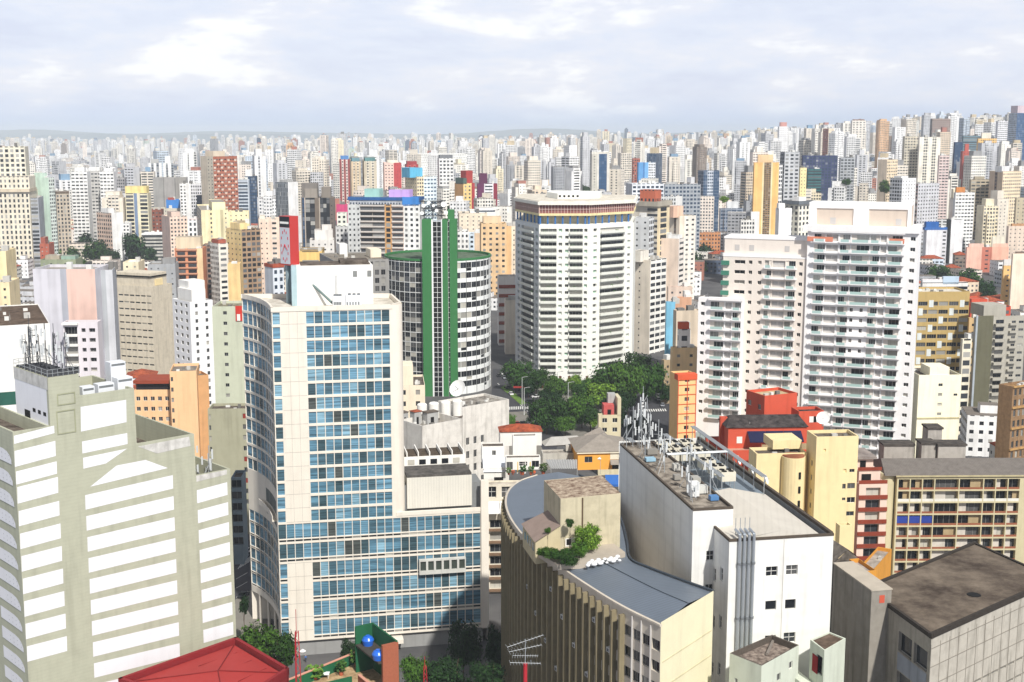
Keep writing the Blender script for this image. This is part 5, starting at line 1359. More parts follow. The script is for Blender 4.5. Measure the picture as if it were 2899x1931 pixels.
# ================================================================ helpers for plainer near buildings
def foot(xl, xc, xr, ytop, Y, th, D=15.0):
	A = at_y(xc, ytop, Y); f = Face((A.x, A.y), th); e = f.e; g = Vector((-e.y, e.x)); A2 = Vector((A.x, A.y))
	Lr = f.sz(xr, ytop)[0] if xr > xc + .5 else D
	Ll = Face((A.x, A.y), th + 90).sz(xl, ytop)[0] if xl < xc - .5 else D
	if not 1.5 < Lr < 400: Lr = D
	if not 1.5 < Ll < 150: Ll = D
	return A2, e, g, Lr, Ll, A.z
def cap(b, poly, z, m, low=.8, t=.3, pm=None):
	"""flat roof below a parapet"""
	n = len(poly); c = sum((Vector(p) for p in poly), Vector((0, 0))) / n
	inn = [Vector(p) + (c - Vector(p)).normalized() * t * 1.4 for p in poly]
	r = MB(); r.face([(p.x, p.y, z - low) for p in inn]); b.add(r, 'roof', m)
	d = poly[1] - poly[0]; W = Vector(d).length; D = (Vector(poly[2]) - Vector(poly[1])).length; d = Vector(d) / W; g = Vector((-d.y, d.x)); q = random.Random(int(W * 97 + z))
	for i in range(min(9, int(W * D / 28)) if W * D > 60 else 0):
		u, v, w, h = q.uniform(.12, .8) * W, q.uniform(.15, .8) * D, q.uniform(.5, 1.5), q.uniform(.4, 1.3); o = Vector(poly[0]) + d * u + g * v; r = MB()
		if i % 4 == 3: r.tube((o.x, o.y, z - low), (o.x, o.y, z - low + h * 2.2), .05, 0, 4)
		else: r.obox((o.x, o.y), d, 0, w, 0, w * q.uniform(.5, 1), z - low, z - low + h)
		b.add(r, ('roof_vent', 'tank_box', 'duct_box', 'aerial_rod')[i % 4], mat('roof_clutter_%d' % (i % 3), ((196, 194, 188), (120, 118, 114), (226, 226, 222))[i % 3], .8, .25, .2))
	r = MB()
	for i in range(n):
		a, d, p, q = poly[i], poly[(i + 1) % n], inn[i], inn[(i + 1) % n]
		r.face([(a[0], a[1], z), (d[0], d[1], z), (q.x, q.y, z), (p.x, p.y, z)]); r.face([(q.x, q.y, z - low), (p.x, p.y, z - low), (p.x, p.y, z), (q.x, q.y, z)])
	b.add(r, 'parapet', pm or b.wm[0])
def gb(name, label, cat, pxs, wm, rs=None, ls=None, rf=None, D=15, m=0, ml=None, group=None, keep=100, dep=.3, low=.8):
	A, e, g, Lr, Ll, z = foot(*pxs, D)
	b = Bld(name, label, cat, (A.x, A.y, 0), wm if isinstance(wm, list) else [wm], group)
	def rw(s, L):
		if not s: return []
		s = dict(s); zm = s.pop('zm', 2)
		return rows(L, zm, z, **s)
	poly = b.box_walls(A, pxs[5], Lr, Ll, 0, z, rw(rs, Lr), rw(ls, Ll), m, ml, 'dark', dep)
	cap(b, poly, z, rf or roofmat('grey_roof_felt', (62, 54, 48), (120, 110, 100)), low)
	claim(poly); hide(poly, z)
	b.A, b.e, b.g, b.Lr, b.Ll, b.z, b.keep = A, e, g, Lr, Ll, z, keep
	b.P = lambda u, v, zz: ((A + e * u + g * v).x, (A + e * u + g * v).y, zz)
	return b
def ob(b, name, m, u0, u1, v0, v1, z0, z1, label=None):
	r = MB(); r.obox((b.A.x, b.A.y), b.e, u0, u1, v0, v1, z0, z1); return b.add(r, name, m, label)
cream_y = mat('butter_yellow_paint', (238, 218, 168), .85, .10, .16); red_p = mat('brick_red_paint', (204, 88, 64), .85, .12, .18); dkroof = roofmat('black_tile_roof', (36, 32, 32), (84, 78, 76), .6)
felt = roofmat('grey_roof_felt', (62, 54, 48), (120, 110, 100)); rust_t = roofmat('terracotta_tile_roof', (112, 54, 36), (178, 92, 62), .7)
ww = WHITE()
b = gb('apartment_block', 'tall plain butter-yellow block with few windows and a dish on its roof', 'apartment block', (2284, 2312, 2431, 1237, 305, 6), cream_y, D=14)
b.wall = MB(); b.w = []
f = Face(b.A, 6)
def rp(f, x0, y0, x1, y1, st='dark'): u0, z1 = f.sz(x0, y0); u1, z0 = f.sz(x1, y1); return (u0, u1, z0, z1, st)
b.box_walls(b.A, 6, b.Lr, b.Ll, 0, b.z, [rp(f, 2405, 1328, 2419, 1337), rp(f, 2388, 1328, 2396, 1338, 'blank'), rp(f, 2399, 1368, 2420, 1383), rp(f, 2385, 1370, 2394, 1384), rp(f, 2398, 1408, 2420, 1423, 'darkw'), rp(f, 2384, 1409, 2393, 1417), rp(f, 2396, 1448, 2417, 1460), rp(f, 2332, 1271, 2338, 1278, 'blank')],
			[(b.Ll - 3.2, b.Ll - 2.2, z, z + 1.4, 'dark') for z in (b.z - 8, b.z - 11.6, b.z - 15.2, b.z - 18.8, b.z - 22.4)])
pb = b.A - b.e * .5
dish('satellite_dish', 'large white dish on top of the tall yellow block', b.P(4.6, 8.5, b.z + 2.6), 1.7, None, -.4, .55)
b.done(); yb = b
b2 = gb('apartment_block', 'low butter-yellow wing with stepped flat roofs beside the tall yellow block', 'apartment block', (2120, 2142, 2284, 1285, 308, 6), cream_y, D=13)
b2.wall = MB(); b2.w = []; f2 = Face(b2.A, 6)
b2.box_walls(b2.A, 6, b2.Lr, b2.Ll, 0, b2.z, [(b2.Lr - 2.2, b2.Lr - .7, z, z + 2.2, 'dark') for z in (b2.z - 6, b2.z - 9.6, b2.z - 13.2, b2.z - 16.8, b2.z - 20.4)], [])
c0 = f2.sz(2244, 1300)[0]; m_ = MB(); m_.smooth = False; cc = b2.A + b2.e * c0 - b2.g * .6
m_.tube((cc.x, cc.y, 0), (cc.x, cc.y, b2.z - .6), 2.9, 0, 24); b2.add(m_, 'stair_tower', cream_y)
for k in range(4):
	m_ = MB(); zz = b2.z - 4.6 - 3.6 * k; m_.obox((cc.x, cc.y), b2.e, .5, 1.1, -2.95, -2.6, zz - 1.2, zz + .5); b2.add(m_, 'stair_window', BLACK())
m_ = MB(); m_.lathe((cc.x, cc.y, b2.z - .62), [(2.7, 0), (2.7, .3), (0.01, .35)], 24); b2.add(m_, 'stair_tower_roof', roofmat('rust_brown_roof', (110, 60, 40), (160, 104, 76)))
ob(b2, 'upper_step', cream_y, b2.Lr * .42, b2.Lr, 4, 12, b2.z, b2.z + 2.2)
b2.done()
b = gb('annex', 'tiny butter-yellow annex with dark cap at the foot of the tall yellow block', 'annex', (2366, 2378, 2413, 1488, 292, 8), cream_y, D=6)
b.done()
b = gb('house', 'tall brick-red house block with a pale flat roof', 'house', (2113, 2165, 2257, 1121, 352, 24), red_p, None, None, roofmat('sand_roof', (150, 130, 96), (206, 188, 150)))
b.wall = MB(); b.w = []
b.box_walls(b.A, 24, b.Lr, b.Ll, 0, b.z, [(b.Lr * .55, b.Lr * .85, b.z - 8.2, b.z - 6.8, 'darkw')], [(b.Ll - 3.2, b.Ll - 1.6, b.z - 4.4, b.z - 2.9, 'darkw'), (b.Ll - 8.2, b.Ll - 6.4, b.z - 4.0, b.z - 2.5, 'darkw'), (b.Ll - 8.4, b.Ll - 6.2, b.z - 8.4, b.z - 6.9, 'darkw')])
b.done()
b = gb('house', 'small brick-red house with dark roof and white shuttered window', 'house', (2240, 2262, 2333, 1165, 346, 8), red_p, None, None, dkroof)
u = b.Lr * .45; ob(b, 'shutter', ww, u - .2, u + 1.0, -.06, 0, b.z - 3.2, b.z - 1.5); ob(b, 'shutter', ww, u + 1.9, u + 3.1, -.06, 0, b.z - 3.2, b.z - 1.5); ob(b, 'window', BLACK(), u + 1.0, u + 1.9, -.04, 0, b.z - 3.2, b.z - 1.5); b.done()
b = gb('house', 'long red terrace house with black roof and three navy awnings', 'house', (2043, 2062, 2284, 1212, 335, 3), red_p, None, None, dkroof, 11)
r = MB(); zz = b.z
r.face([b.P(-.6, -.4, zz + .1), b.P(b.Lr + .5, -.4, zz + .1), b.P(b.Lr - 1, 5.5, zz + 2.4), b.P(1.5, 5.5, zz + 2.4)]); r.face([b.P(1.5, 5.5, zz + 2.4), b.P(b.Lr - 1, 5.5, zz + 2.4), b.P(b.Lr + .5, 11, zz + .1), b.P(-.6, 11, zz + .1)]); r.face([b.P(-.6, 11, zz + .1), b.P(-.6, -.4, zz + .1), b.P(1.5, 5.5, zz + 2.4)])
b.add(r, 'pitched_roof', dkroof)
nv = mat('navy_canvas', (26, 30, 66), .8, .2, .1)
for k in range(3):
	u0 = b.Lr * (.24 + .23 * k); r = MB(); r.face([b.P(u0, -3.4, zz - 3.0), b.P(u0 + b.Lr * .225, -3.4, zz - 3.0), b.P(u0 + b.Lr * .225, -.1, zz - .9), b.P(u0, -.1, zz - .9)]); r.face([b.P(u0, -3.4, zz - 3.3), b.P(u0 + b.Lr * .225, -3.4, zz - 3.3), b.P(u0 + b.Lr * .225, -3.4, zz - 3.0), b.P(u0, -3.4, zz - 3.0)]); b.add(r, 'awning', nv)
ob(b, 'terrace', mat('pink_terrace', (196, 150, 128), .9, .2, .1), 0, b.Lr, -6, 0, 0, zz - 5.6); ob(b, 'terrace_wall', red_p, 0, b.Lr, -6.3, -6, 0, zz - 4.6)
ob(b, 'terrace_screen', mat('tan_screen', (176, 140, 104)), b.Lr * .36, b.Lr * .49, -6.1, -5.9, zz - 4.6, zz - 3.2); ob(b, 'terrace_screen', mat('tan_screen', (176, 140, 104)), b.Lr * .86, b.Lr * .98, -6.1, -5.9, zz - 4.6, zz - 3.0)
ob(b, 'white_notice', ww, b.Lr * .11, b.Lr * .18, -.08, 0, zz - 4.2, zz - 2.4); ob(b, 'window', BLACK(), b.Lr * .55, b.Lr * .72, -.05, 0, zz - 5.4, zz - 3.0)
b.done(); red_h = b
b = gb('house', 'low red outbuilding with broken dark roof beside orange-gridded flats', 'house', (1996, 2000, 2045, 1240, 345, 3), red_p, None, None, dkroof, 9); b.done()
b = gb('wall', 'narrow plain red chimney wall at the left end of the red terrace', 'wall', (2036, 2040, 2060, 1182, 340, 3), red_p, D=1.5); b.done()
pk = mat('pale_pink_render', (232, 206, 190), .85, .08, .14); ru = mat('rust_red_band', (140, 62, 42), .85, .15, .2)
b = gb('apartment_block', 'pale pink apartment block with rust-red balcony fronts beside the tall yellow block', 'apartment block', (2430, 2433, 2513, 1372, 322, 4), pk, dict(bay=5.2, floor=3.3, ww=3.9, wh=2.4, sill=.3, style='dark'), None, felt, 12, dep=.9)
for k in range(8):
	for i in range(2):
		u = b.Lr * (i + .5) / 2; zz = b.z - .3 - 3.3 * (k + 1); ob(b, 'balcony', ru, u - 1.95, u + 1.95, -.35, -.2, zz - .35, zz + .75)
for k in range(2):
	zz = b.z + 3.2 * k; ob(b, 'terrace_storey', pk, .3, b.Lr - 1.5 * (k + 1), 1.5 + 1.5 * k, 11, zz, zz + 3.0); ob(b, 'terrace_front', ru, 0, b.Lr - 1.2 * k, .2 + 1.2 * k, .4 + 1.2 * k, zz + .1, zz + 1.0); ob(b, 'opening', BLACK(), 1, b.Lr - 4 - k, 1.4 + 1.5 * k, 1.5 + 1.5 * k, zz + .3, zz + 2.4)
ob(b, 'top_roof', roofmat('grey_slope_roof', (110, 100, 96), (160, 150, 142)), 0, b.Lr - 2.4, 2, 12, b.z + 6.2, b.z + 6.8)
b.done()
oc = mat('ochre_paint', (214, 150, 60), .85, .12, .2)
b = gb('shed', 'ochre shed with grey roof between white annex and concrete hall', 'shed', (2448, 2455, 2482, 1618, 252, 12), oc, None, None, roofmat('pale_grey_roof', (120, 112, 104), (186, 178, 168)), 8); b.done()
b = gb('shed', 'dark gabled shed with rough grey sheeting next to the white annex', 'shed', (2352, 2362, 2432, 1590, 262, 14), mat('sooty_render', (96, 92, 88), .9, .3, .4), None, None, roofmat('soot_roof', (54, 48, 44), (130, 122, 112)), 16)
r = MB(); r.face([b.P(-.5, -.5, b.z), b.P(b.Lr / 2, -.5, b.z + 2.6), b.P(b.Lr / 2, 16, b.z + 2.6), b.P(-.5, 16, b.z)]); r.face([b.P(b.Lr / 2, -.5, b.z + 2.6), b.P(b.Lr + .5, -.5, b.z), b.P(b.Lr + .5, 16, b.z), b.P(b.Lr / 2, 16, b.z + 2.6)]); r.face([b.P(0, -.3, b.z), b.P(b.Lr, -.3, b.z), b.P(b.Lr / 2, -.3, b.z + 2.5)]); b.add(r, 'gable_roof', roofmat('soot_roof', (54, 48, 44), (130, 122, 112))); b.done()
b = gb('shed', 'long low shed with pale sheet roof and black gutter below the pink block', 'shed', (2398, 2440, 2520, 1650, 272, 60), oc, None, None, roofmat('pale_grey_roof', (120, 112, 104), (186, 178, 168)), 14); b.done()
pg = mat('pale_grey_green_render', (206, 212, 196), .9, .12, .2)
q = [Vector(at_z(x, y, 42)[:2]) for x, y in ((2156, 1885), (2262, 1826), (2186, 1797), (2066, 1849))]
b = Bld('stair_head', 'pale green rooftop hut with an open rubble-strewn top and small windows', 'rooftop hut', (q[0].x, q[0].y, 0), [pg])
for i in range(4):
	d = q[(i + 1) % 4] - q[i]; L = d.length; b.face(q[i], d.normalized(), L, 0, 42, [(L * .42, L * .52, 38, 39.2, 'dark'), (L * .74, L * .84, 38.8, 40, 'darkw'), (L * .15, L * .25, 35.8, 37, 'dark')] if i == 0 else ([(L * .18, L * .27, 32, 38.4, 'darkw'), (L * .68, L * .78, 30, 37, 'darkw')] if i == 3 else []))
cap(b, q, 42, roofmat('rubble_grey_roof', (66, 54, 48), (164, 150, 138), .9), 1.0, .25, mat('black_stained_coping', (92, 84, 76), .9, .4, 0, 2)); claim(q)
m_ = MB(); m_.tube((q[2].x, q[2].y - .6, 41.2), ((q[0].x + q[2].x) / 2, (q[0].y + q[2].y) / 2, 41.3), .25, 0, 6); b.add(m_, 'roof_beam', mat('grey_beam', (128, 120, 112))); b.done()
q = [Vector(at_z(x, y, 42)[:2]) for x, y in ((2334, 1841), (2394, 1807), (2348, 1789), (2294, 1811))]
b = Bld('stair_head', 'narrow pale green rooftop hut with dark roof and a red doorway', 'rooftop hut', (q[0].x, q[0].y, 0), [pg])
for i in range(4):
	d = q[(i + 1) % 4] - q[i]; L = d.length; b.face(q[i], d.normalized(), L, 0, 42, [(L * .5, L * .9, 37.6, 40.6, 'bare')] if i == 3 else [])
cap(b, q, 42, roofmat('brown_flat_roof', (66, 52, 42), (112, 96, 82), .5), .2, .2); claim(q)
d = (q[0] - q[3]).normalized(); m_ = MB(); m_.obox((q[3].x, q[3].y), d, 1.0, 2.6, -.12, -.02, 37.4, 40.2); b.add(m_, 'red_door', mat('crimson_door', (140, 24, 30)))
m_ = MB(); m_.obox((q[3].x, q[3].y), d, -4.5, 3.0, -3.2, -.1, 34.6, 35.6); m_.obox((q[3].x, q[3].y), d, -4.5, 3.0, -3.3, -3.1, 35.6, 36.8); b.add(m_, 'stair_landing', pg); b.done()
# ================================================================ M. the cream block across the street and the houses on its roof
b = gb('apartment_block', 'cream street block with white awnings and dark balconies beside the blue-blind tower podium', 'apartment block', (1374, 1376, 1790, 1372, 322, 4), mat('old_cream_stone', (222, 214, 196), .85, .14, .28), None, None, roofmat('pale_terrace_roof', (146, 138, 124), (200, 190, 174)), 62, low=.4)
b.wall = MB(); b.w = []; f = Face(b.A, 4)
rr = []
for k in range(8): rr.append((1.0, 6.0, b.z - 11.8 - 3.3 * k, b.z - 9.6 - 3.3 * k, 'band'))
for (x0, x1) in ((1379, 1405), (1420, 1446)): rr.append(rp(f, x0, 1378, x1, 1409, 'pane4'))
rr.append(rp(f, 1472, 1377, 1494, 1395, 'pane4'))
b.box_walls(b.A, 4, b.Lr, b.Ll, 0, b.z, rr, [], dep=.6)
for i, (x0, x1) in enumerate(((1376, 1413), (1415, 1452))):
	u0, zt_ = f.sz(x0, 1420); u1, zl = f.sz(x1, 1444); r = MB(); r.face([b.P(u0, -2.6, zl), b.P(u1, -2.6, zl), b.P(u1, -.05, zt_), b.P(u0, -.05, zt_)]); r.face([b.P(u0, -2.6, zl - .25), b.P(u1, -2.6, zl - .25), b.P(u1, -2.6, zl), b.P(u0, -2.6, zl)]); b.add(r, 'awning', mat('white_canvas', (240, 240, 238), .8, .04, .05))
for k in range(8): ob(b, 'balcony', mat('rusty_balcony_slab', (132, 106, 84), .9, .3, .3), .6, 6.6, -.9, .0, b.z - 12.4 - 3.3 * k, b.z - 11.9 - 3.3 * k)
for u in (6.9, 9.4): ob(b, 'pilaster', b.wm[0], u, u + .7, -.5, 0, 0, b.z - 9)
b.done(); MBk = b; zr = b.z - .4
def hut(label, pxs, m, name='house', cat='house', roofm=None, D=7, base=None, rs=None, ls=None, low=.3):
	A, e, g, Lr, Ll, z = foot(*pxs, D); zb = zr if base is None else base
	b = Bld(name, label, cat, (A.x, A.y, zb), [m])
	def rw(s, L): return s(L, z) if s else []
	b.face(A, e, Lr, zb, z, rw(rs, Lr), .25); b.face(A + g * Ll, -g, Ll, zb, z, rw(ls, Ll), .25); b.face(A + e * Lr, g, Ll, zb, z); b.face(A + e * Lr + g * Ll, -e, Lr, zb, z)
	b.poly = [A, A + e * Lr, A + e * Lr + g * Ll, A + g * Ll]
	b.A, b.e, b.g, b.Lr, b.Ll, b.z = A, e, g, Lr, Ll, z
	b.P = lambda u, v, zz: ((A + e * u + g * v).x, (A + e * u + g * v).y, zz)
	cap(b, b.poly, z, roofm or felt, low, .2)
	return b
def hip(b, h, over, m, z0=None):
	z = (b.z if z0 is None else z0) + .05; o = over; L, D = b.Lr, b.Ll; r = MB(); k = min(L, D) / 2
	c1, c2 = (b.P(k, D / 2, z + h), b.P(L - k, D / 2, z + h)) if L >= D else (b.P(L / 2, k, z + h), b.P(L / 2, D - k, z + h))
	q = [b.P(-o, -o, z), b.P(L + o, -o, z), b.P(L + o, D + o, z), b.P(-o, D + o, z)]
	if L >= D: r.face([q[0], q[1], c2, c1]); r.face([q[1], q[2], c2]); r.face([q[2], q[3], c1, c2]); r.face([q[3], q[0], c1])
	else: r.face([q[0], q[1], c1]); r.face([q[1], q[2], c2, c1]); r.face([q[2], q[3], c2]); r.face([q[3], q[0], c1, c2])
	b.add(r, 'hip_roof', m)
w2 = lambda L, z: [(L * .3, L * .5, z - 2.2, z - 1.0, 'pane4'), (L * .62, L * .86, z - 2.4, z - 1.0, 'pane4')]
b = hut('white rooftop house under a terracotta tiled roof', (1412, 1416, 1534, 1224, 365, 4), ww, D=13, roofm=rust_t, rs=lambda L, z: [(L * .88, L * .95, z - 5.6, z - 4.4, 'dark')]); hip(b, 1.6, .3, rust_t); b.done()
b = hut('tall plain white box in front of the terracotta-roofed white house', (1450, 1452, 1519, 1234, 352, 4), ww, 'house', 'house', D=6); b.done()
b = hut('white hut with grey flat roof and sloping white canopy by the panelled box', (1362, 1364, 1428, 1264, 345, 4), ww, D=8, rs=lambda L, z: [(L * .45, L * .62, z - 2.6, z - 1.2, 'darkw')])
r = MB(); r.face([b.P(.2, -5, b.z - 6.0), b.P(b.Lr + .3, -5, b.z - 6.0), b.P(b.Lr + .3, -.05, b.z - 3.2), b.P(.2, -.05, b.z - 3.2)]); b.add(r, 'canopy', mat('white_sheet_canopy', (222, 226, 234), .5, .06, .1)); ob(b, 'porch', ww, .3, b.Lr, -4.6, -4.3, zr, b.z - 8.0); ob(b, 'porch_opening', BLACK(), b.Lr * .5, b.Lr * .9, -4.65, -4.6, b.z - 9.2, b.z - 7.6); b.done()
b = hut('white garden pavilion with potted plants and small square windows on the terrace', (1430, 1432, 1530, 1296, 338, 4), ww, D=7, rs=lambda L, z: [(L * .02, L * .2, z - 3.4, z - 1.2, 'dark'), (L * .38, L * .62, z - 2.4, z - 1.2, 'pane4'), (L * .75, L * .96, z - 2.8, z - 1.0, 'dark')]); b.done(); pav = b
oy = mat('orange_paint', (240, 170, 76), .85, .08, .12); gr = mat('grey_hip_roof', (150, 142, 132), .95, .25, .1, .6, wave=(.8, .14, 0, 'X'))
b = hut('bright orange rooftop house with grey hipped roof and one dark window', (1634, 1636, 1783, 1283, 338, 5), oy, D=15, rs=lambda L, z: [(L * .13, L * .28, z - 2.7, z - 1.0, 'dark'), (L * .66, L * .8, z - 5.0, z - 3.2, 'bare')])
ob(b, 'white_fascia', mat('cream_fascia', (232, 222, 200)), -.3, b.Lr + .1, -.5, -.05, b.z - .1, b.z + .5); ob(b, 'white_patch', mat('cream_fascia', (232, 222, 200)), b.Lr * .62, b.Lr * .96, -.07, -.01, b.z - 1.9, b.z - .2)
r = MB(); r.face([b.P(b.Lr * .62, -1.6, b.z - 3.1), b.P(b.Lr * .94, -1.6, b.z - 3.1), b.P(b.Lr * .94, -.05, b.z - 2.0), b.P(b.Lr * .62, -.05, b.z - 2.0)]); b.add(r, 'door_hood', gr); hip(b, 3.0, .7, gr, b.z + .4); b.done()
b = hut('grey-roofed long house behind the orange one with a ridge running away', (1640, 1660, 1712, 1258, 372, 62), mat('dull_grey_render', (150, 146, 140), .9, .2, .3), D=18); hip(b, 2.6, .6, gr); b.done()
b = hut('wide low roof of pale corrugated sheet behind the orange house', (1535, 1545, 1660, 1262, 366, 12), mat('dull_grey_render', (150, 146, 140), .9, .2, .3), D=18, roofm=roofmat('pale_corrugated_roof', (142, 140, 136), (190, 188, 182), .6)); hip(b, 2.0, .4, mat('pale_sheet_hip', (176, 174, 168), .8, .2, .1, .5, wave=(.9, .1, 0, 'X'))); b.done()
b = hut('grey flat-roofed room with pipes between white pavilion and orange house', (1532, 1536, 1634, 1284, 346, 4), mat('pale_grey_render', (192, 188, 178), .9, .2, .3), D=12, roofm=roofmat('cluttered_grey_roof', (104, 98, 90), (182, 174, 162), .9))
ob(b, 'roof_tank', mat('pale_grey_render', (192, 188, 178)), b.Lr * .7, b.Lr * .85, 2, 4, b.z, b.z + 1.6); b.done()
t = thing('awning', 'striped grey metal awning slanting between pavilion and orange house', 'awning', tuple(MBk.P(10, 2, zr)))
p0 = at_y(1545, 1302, 336); p1 = at_y(1634, 1302, 336); q0 = at_y(1560, 1328, 329); q1 = at_y(1634, 1328, 329); m_ = MB(); n = 12
for k in range(n):
	a, c, d, h = p0.lerp(p1, k / n), p0.lerp(p1, (k + .98) / n), q0.lerp(q1, k / n), q0.lerp(q1, (k + .98) / n); mid = a.lerp(c, .5) + Vector((0, 0, .22)); mid2 = d.lerp(h, .5) + Vector((0, 0, .22))
	m_.face([d, mid2, mid, a]); m_.face([mid2, h, c, mid])
put(m_, 'canopy', mat('zinc_canopy', (170, 170, 168), .5, .15, .1), t); m_ = MB()
for a in (q0, q1): m_.tube((a.x, a.y, zr), a, .08, 0, 5)
put(m_, 'post', lgt, t)
def potted(label, p, h, w, cat='potted plant', col=(70, 104, 44), pot=(176, 92, 60), seed=0, group=None):
	t = thing('potted_plant', label, cat, p, group); r = random.Random(seed)
	m = MB(); m.lathe(p, [(w * .16, 0), (w * .24, h * .3), (w * .27, h * .3)], 10); put(m, 'pot', mat('clay_pot_%d' % pot[0], pot, .8, .1, .1), t)
	m = MB()
	for k in range(70):
		a = r.uniform(0, 6.28); q = w * .5 * math.sqrt(r.random()); z = p[2] + h * (.35 + .65 * r.random()); x, y = p[0] + q * math.cos(a), p[1] + q * math.sin(a); s = w * .14
		m.face([(x - s, y, z), (x + s * r.uniform(-.4, .4), y - s, z + s * .3), (x + s, y, z + s * r.uniform(-.5, 1)), (x, y + s * .6, z + s)])
	put(m, 'foliage', leafmat('leaf_%d_%d_%d' % col, col), t)
def leafmat(name, c):
	if name in MATS: return MATS[name]
	m, n, l, b = nodes_of(name); g = n.new('ShaderNodeNewGeometry'); oi = n.new('ShaderNodeObjectInfo')
	r = n.new('ShaderNodeValToRGB'); k = lin(c); e = r.color_ramp.elements
	e[0].color = (k[0] * .35, k[1] * .42, k[2] * .4, 1); e[1].color = (k[0] * 1.6, k[1] * 1.45, k[2] * 1.0, 1); e[1].position = 1
	l.new(g.outputs['Random Per Island'], r.inputs[0])
	hs = n.new('ShaderNodeHueSaturation'); mr = n.new('ShaderNodeMapRange'); mr.inputs[3].default_value = .75; mr.inputs[4].default_value = 1.2
	l.new(oi.outputs['Random'], mr.inputs[0]); l.new(mr.outputs[0], hs.inputs['Value']); l.new(r.outputs[0], hs.inputs['Color']); l.new(hs.outputs[0], b.inputs['Base Color'])
	b.inputs['Roughness'].default_value = .7; b.inputs['Specular IOR Level'].default_value = .2
	MATS[name] = m
	return m
for i, (x, c, h, lab) in enumerate(((1440, (80, 110, 50), 1.8, 'leafy pot at the left end of the pavilion terrace'), (1452, (176, 84, 50), 1.2, 'orange flowering pot second from the left on the pavilion terrace'), (1475, (190, 90, 50), 1.0, 'orange flowering pot in the middle of the pavilion terrace'), (1480, (50, 100, 40), 2.4, 'clipped round green pot plant by the pavilion wall'), (1503, (60, 104, 44), 2.2, 'round green pot plant right of the pavilion windows'), (1512, (196, 96, 56), 1.1, 'low orange flowers near the pavilion end'), (1538, (60, 80, 40), 3.0, 'dark tall bush between pavilion and striped awning'))):
	p = at_y(x, 1330, 333); potted(lab, (p.x, p.y, zr), h, h * .75, 'potted plant', c, (176, 92, 60), i, 'pots on the pavilion terrace')
for i, x in enumerate((1466, 1487, 1501)):
	p = at_y(x, 1315, 334.5); t = thing('pergola_post', ['yellow pergola post at the left of the pavilion', 'white pergola post in the pavilion middle', 'yellow pergola post at the right of the pavilion'][i], 'post', (p.x, p.y, zr), 'pergola posts by the pavilion'); m_ = MB(); m_.tube((p.x, p.y, zr), (p.x, p.y, zr + 3.2), .14, 0, 6); put(m_, 'shaft', ww if i == 1 else mat('sun_yellow_paint', (236, 196, 70)), t); m_ = MB(); m_.box(p.x - .25, p.x + .25, p.y - .25, p.y + .25, zr, zr + .25); put(m_, 'footing', ww, t)
p = at_y(1700, 1300, 334); t = thing('roof_aerial', 'thin aerial with a small white dish before the orange house', 'aerial', (p.x, p.y, zr)); m_ = MB(); m_.tube((p.x, p.y, zr), (p.x, p.y, zr + 5), .06, 0, 5); put(m_, 'pole', lgt, t); m_ = MB(); m_.lathe((p.x - .3, p.y, zr + 4.2), [(.1, -.4), (.55, 0), (.1, .4)], 10); put(m_, 'reflector', ww, t)
bl = mat('blue_tarpaulin', (52, 104, 178), .6, .1, .1)
for i, (x0, x1, y0, Y) in enumerate(((1716, 1778, 1362, 318), (1770, 1786, 1402, 316))):
	p, q = at_y(x0, y0, Y), at_y(x1, y0, Y); t = thing('tarpaulin', ['long blue tarpaulin roof beside the tan rooftop box', 'short blue tarpaulin below the long one by the white wall'][i], 'tarpaulin', (p.x, p.y, p.z)); m_ = MB(); m_.face([(p.x, p.y, p.z - .9), (q.x, q.y, q.z - .9), (q.x, q.y + 4, q.z + .6), (p.x, p.y + 4, p.z + .6)]); m_.face([(p.x, p.y, p.z - 1.5), (q.x, q.y, q.z - 1.5), (q.x, q.y, q.z - .9), (p.x, p.y, p.z - .9)]); put(m_, 'sheet', bl, t); m_ = MB(); m_.tube((p.x, p.y, zr - 2), (p.x, p.y, p.z - 1), .1, 0, 5); m_.tube((q.x, q.y, zr - 2), (q.x, q.y, p.z - 1), .1, 0, 5); put(m_, 'post', dk, t)
wo = mat('blotched_old_white_render', (226, 222, 214), .9, .28, .4, .35)
b = gb('hall', 'blotched old white hall with grey flat roof right of the water tanks', 'hall', (1240, 1309, 1441, 1153, 395, 40), wo, dict(bay=2.6, floor=4.4, ww=1.3, wh=2.4, sill=.8, style='darkw', off=.6, top=9, skip=lambda i, k, n: i > n * .45), None, roofmat('patched_grey_roof', (88, 82, 76), (168, 162, 152), .4), 20); b.done()
dish('satellite_dish', 'big white dish behind the old white hall roof', at_y(1298, 1101, 428), 3.0, None, -.5, .5)
b = gb('hall', 'low white hall wing with a row of tall windows and an open roof yard', 'hall', (1133, 1195, 1308, 1206, 372, 40), wo, dict(bay=2.2, floor=5.5, ww=1.2, wh=3.3, sill=.6, style='darkw', top=11.0), None, roofmat('patched_grey_roof', (88, 82, 76), (168, 162, 152), .4), 20, low=2.2)
for i in range(4):
	p = b.P(9.6 + i * 3.9, 13.2 - i * .9, b.z - 2.2); t = thing('water_tank', ['white cylindrical tank furthest left in the row of four', 'second white cylindrical tank from the left', 'third white cylindrical tank from the left', 'white cylindrical tank nearest the blotched hall'][i], 'water tank', p, 'white tanks on the hall roof'); m_ = MB(); m_.lathe(p, [(1.55, .6), (1.55, 5.2), (1.3, 5.5), (.01, 5.8)], 20); put(m_, 'drum', ww, t); m_ = MB(); m_.lathe(p, [(1.7, 0), (1.7, .6), (1.5, .62)], 20); put(m_, 'base', felt, t)
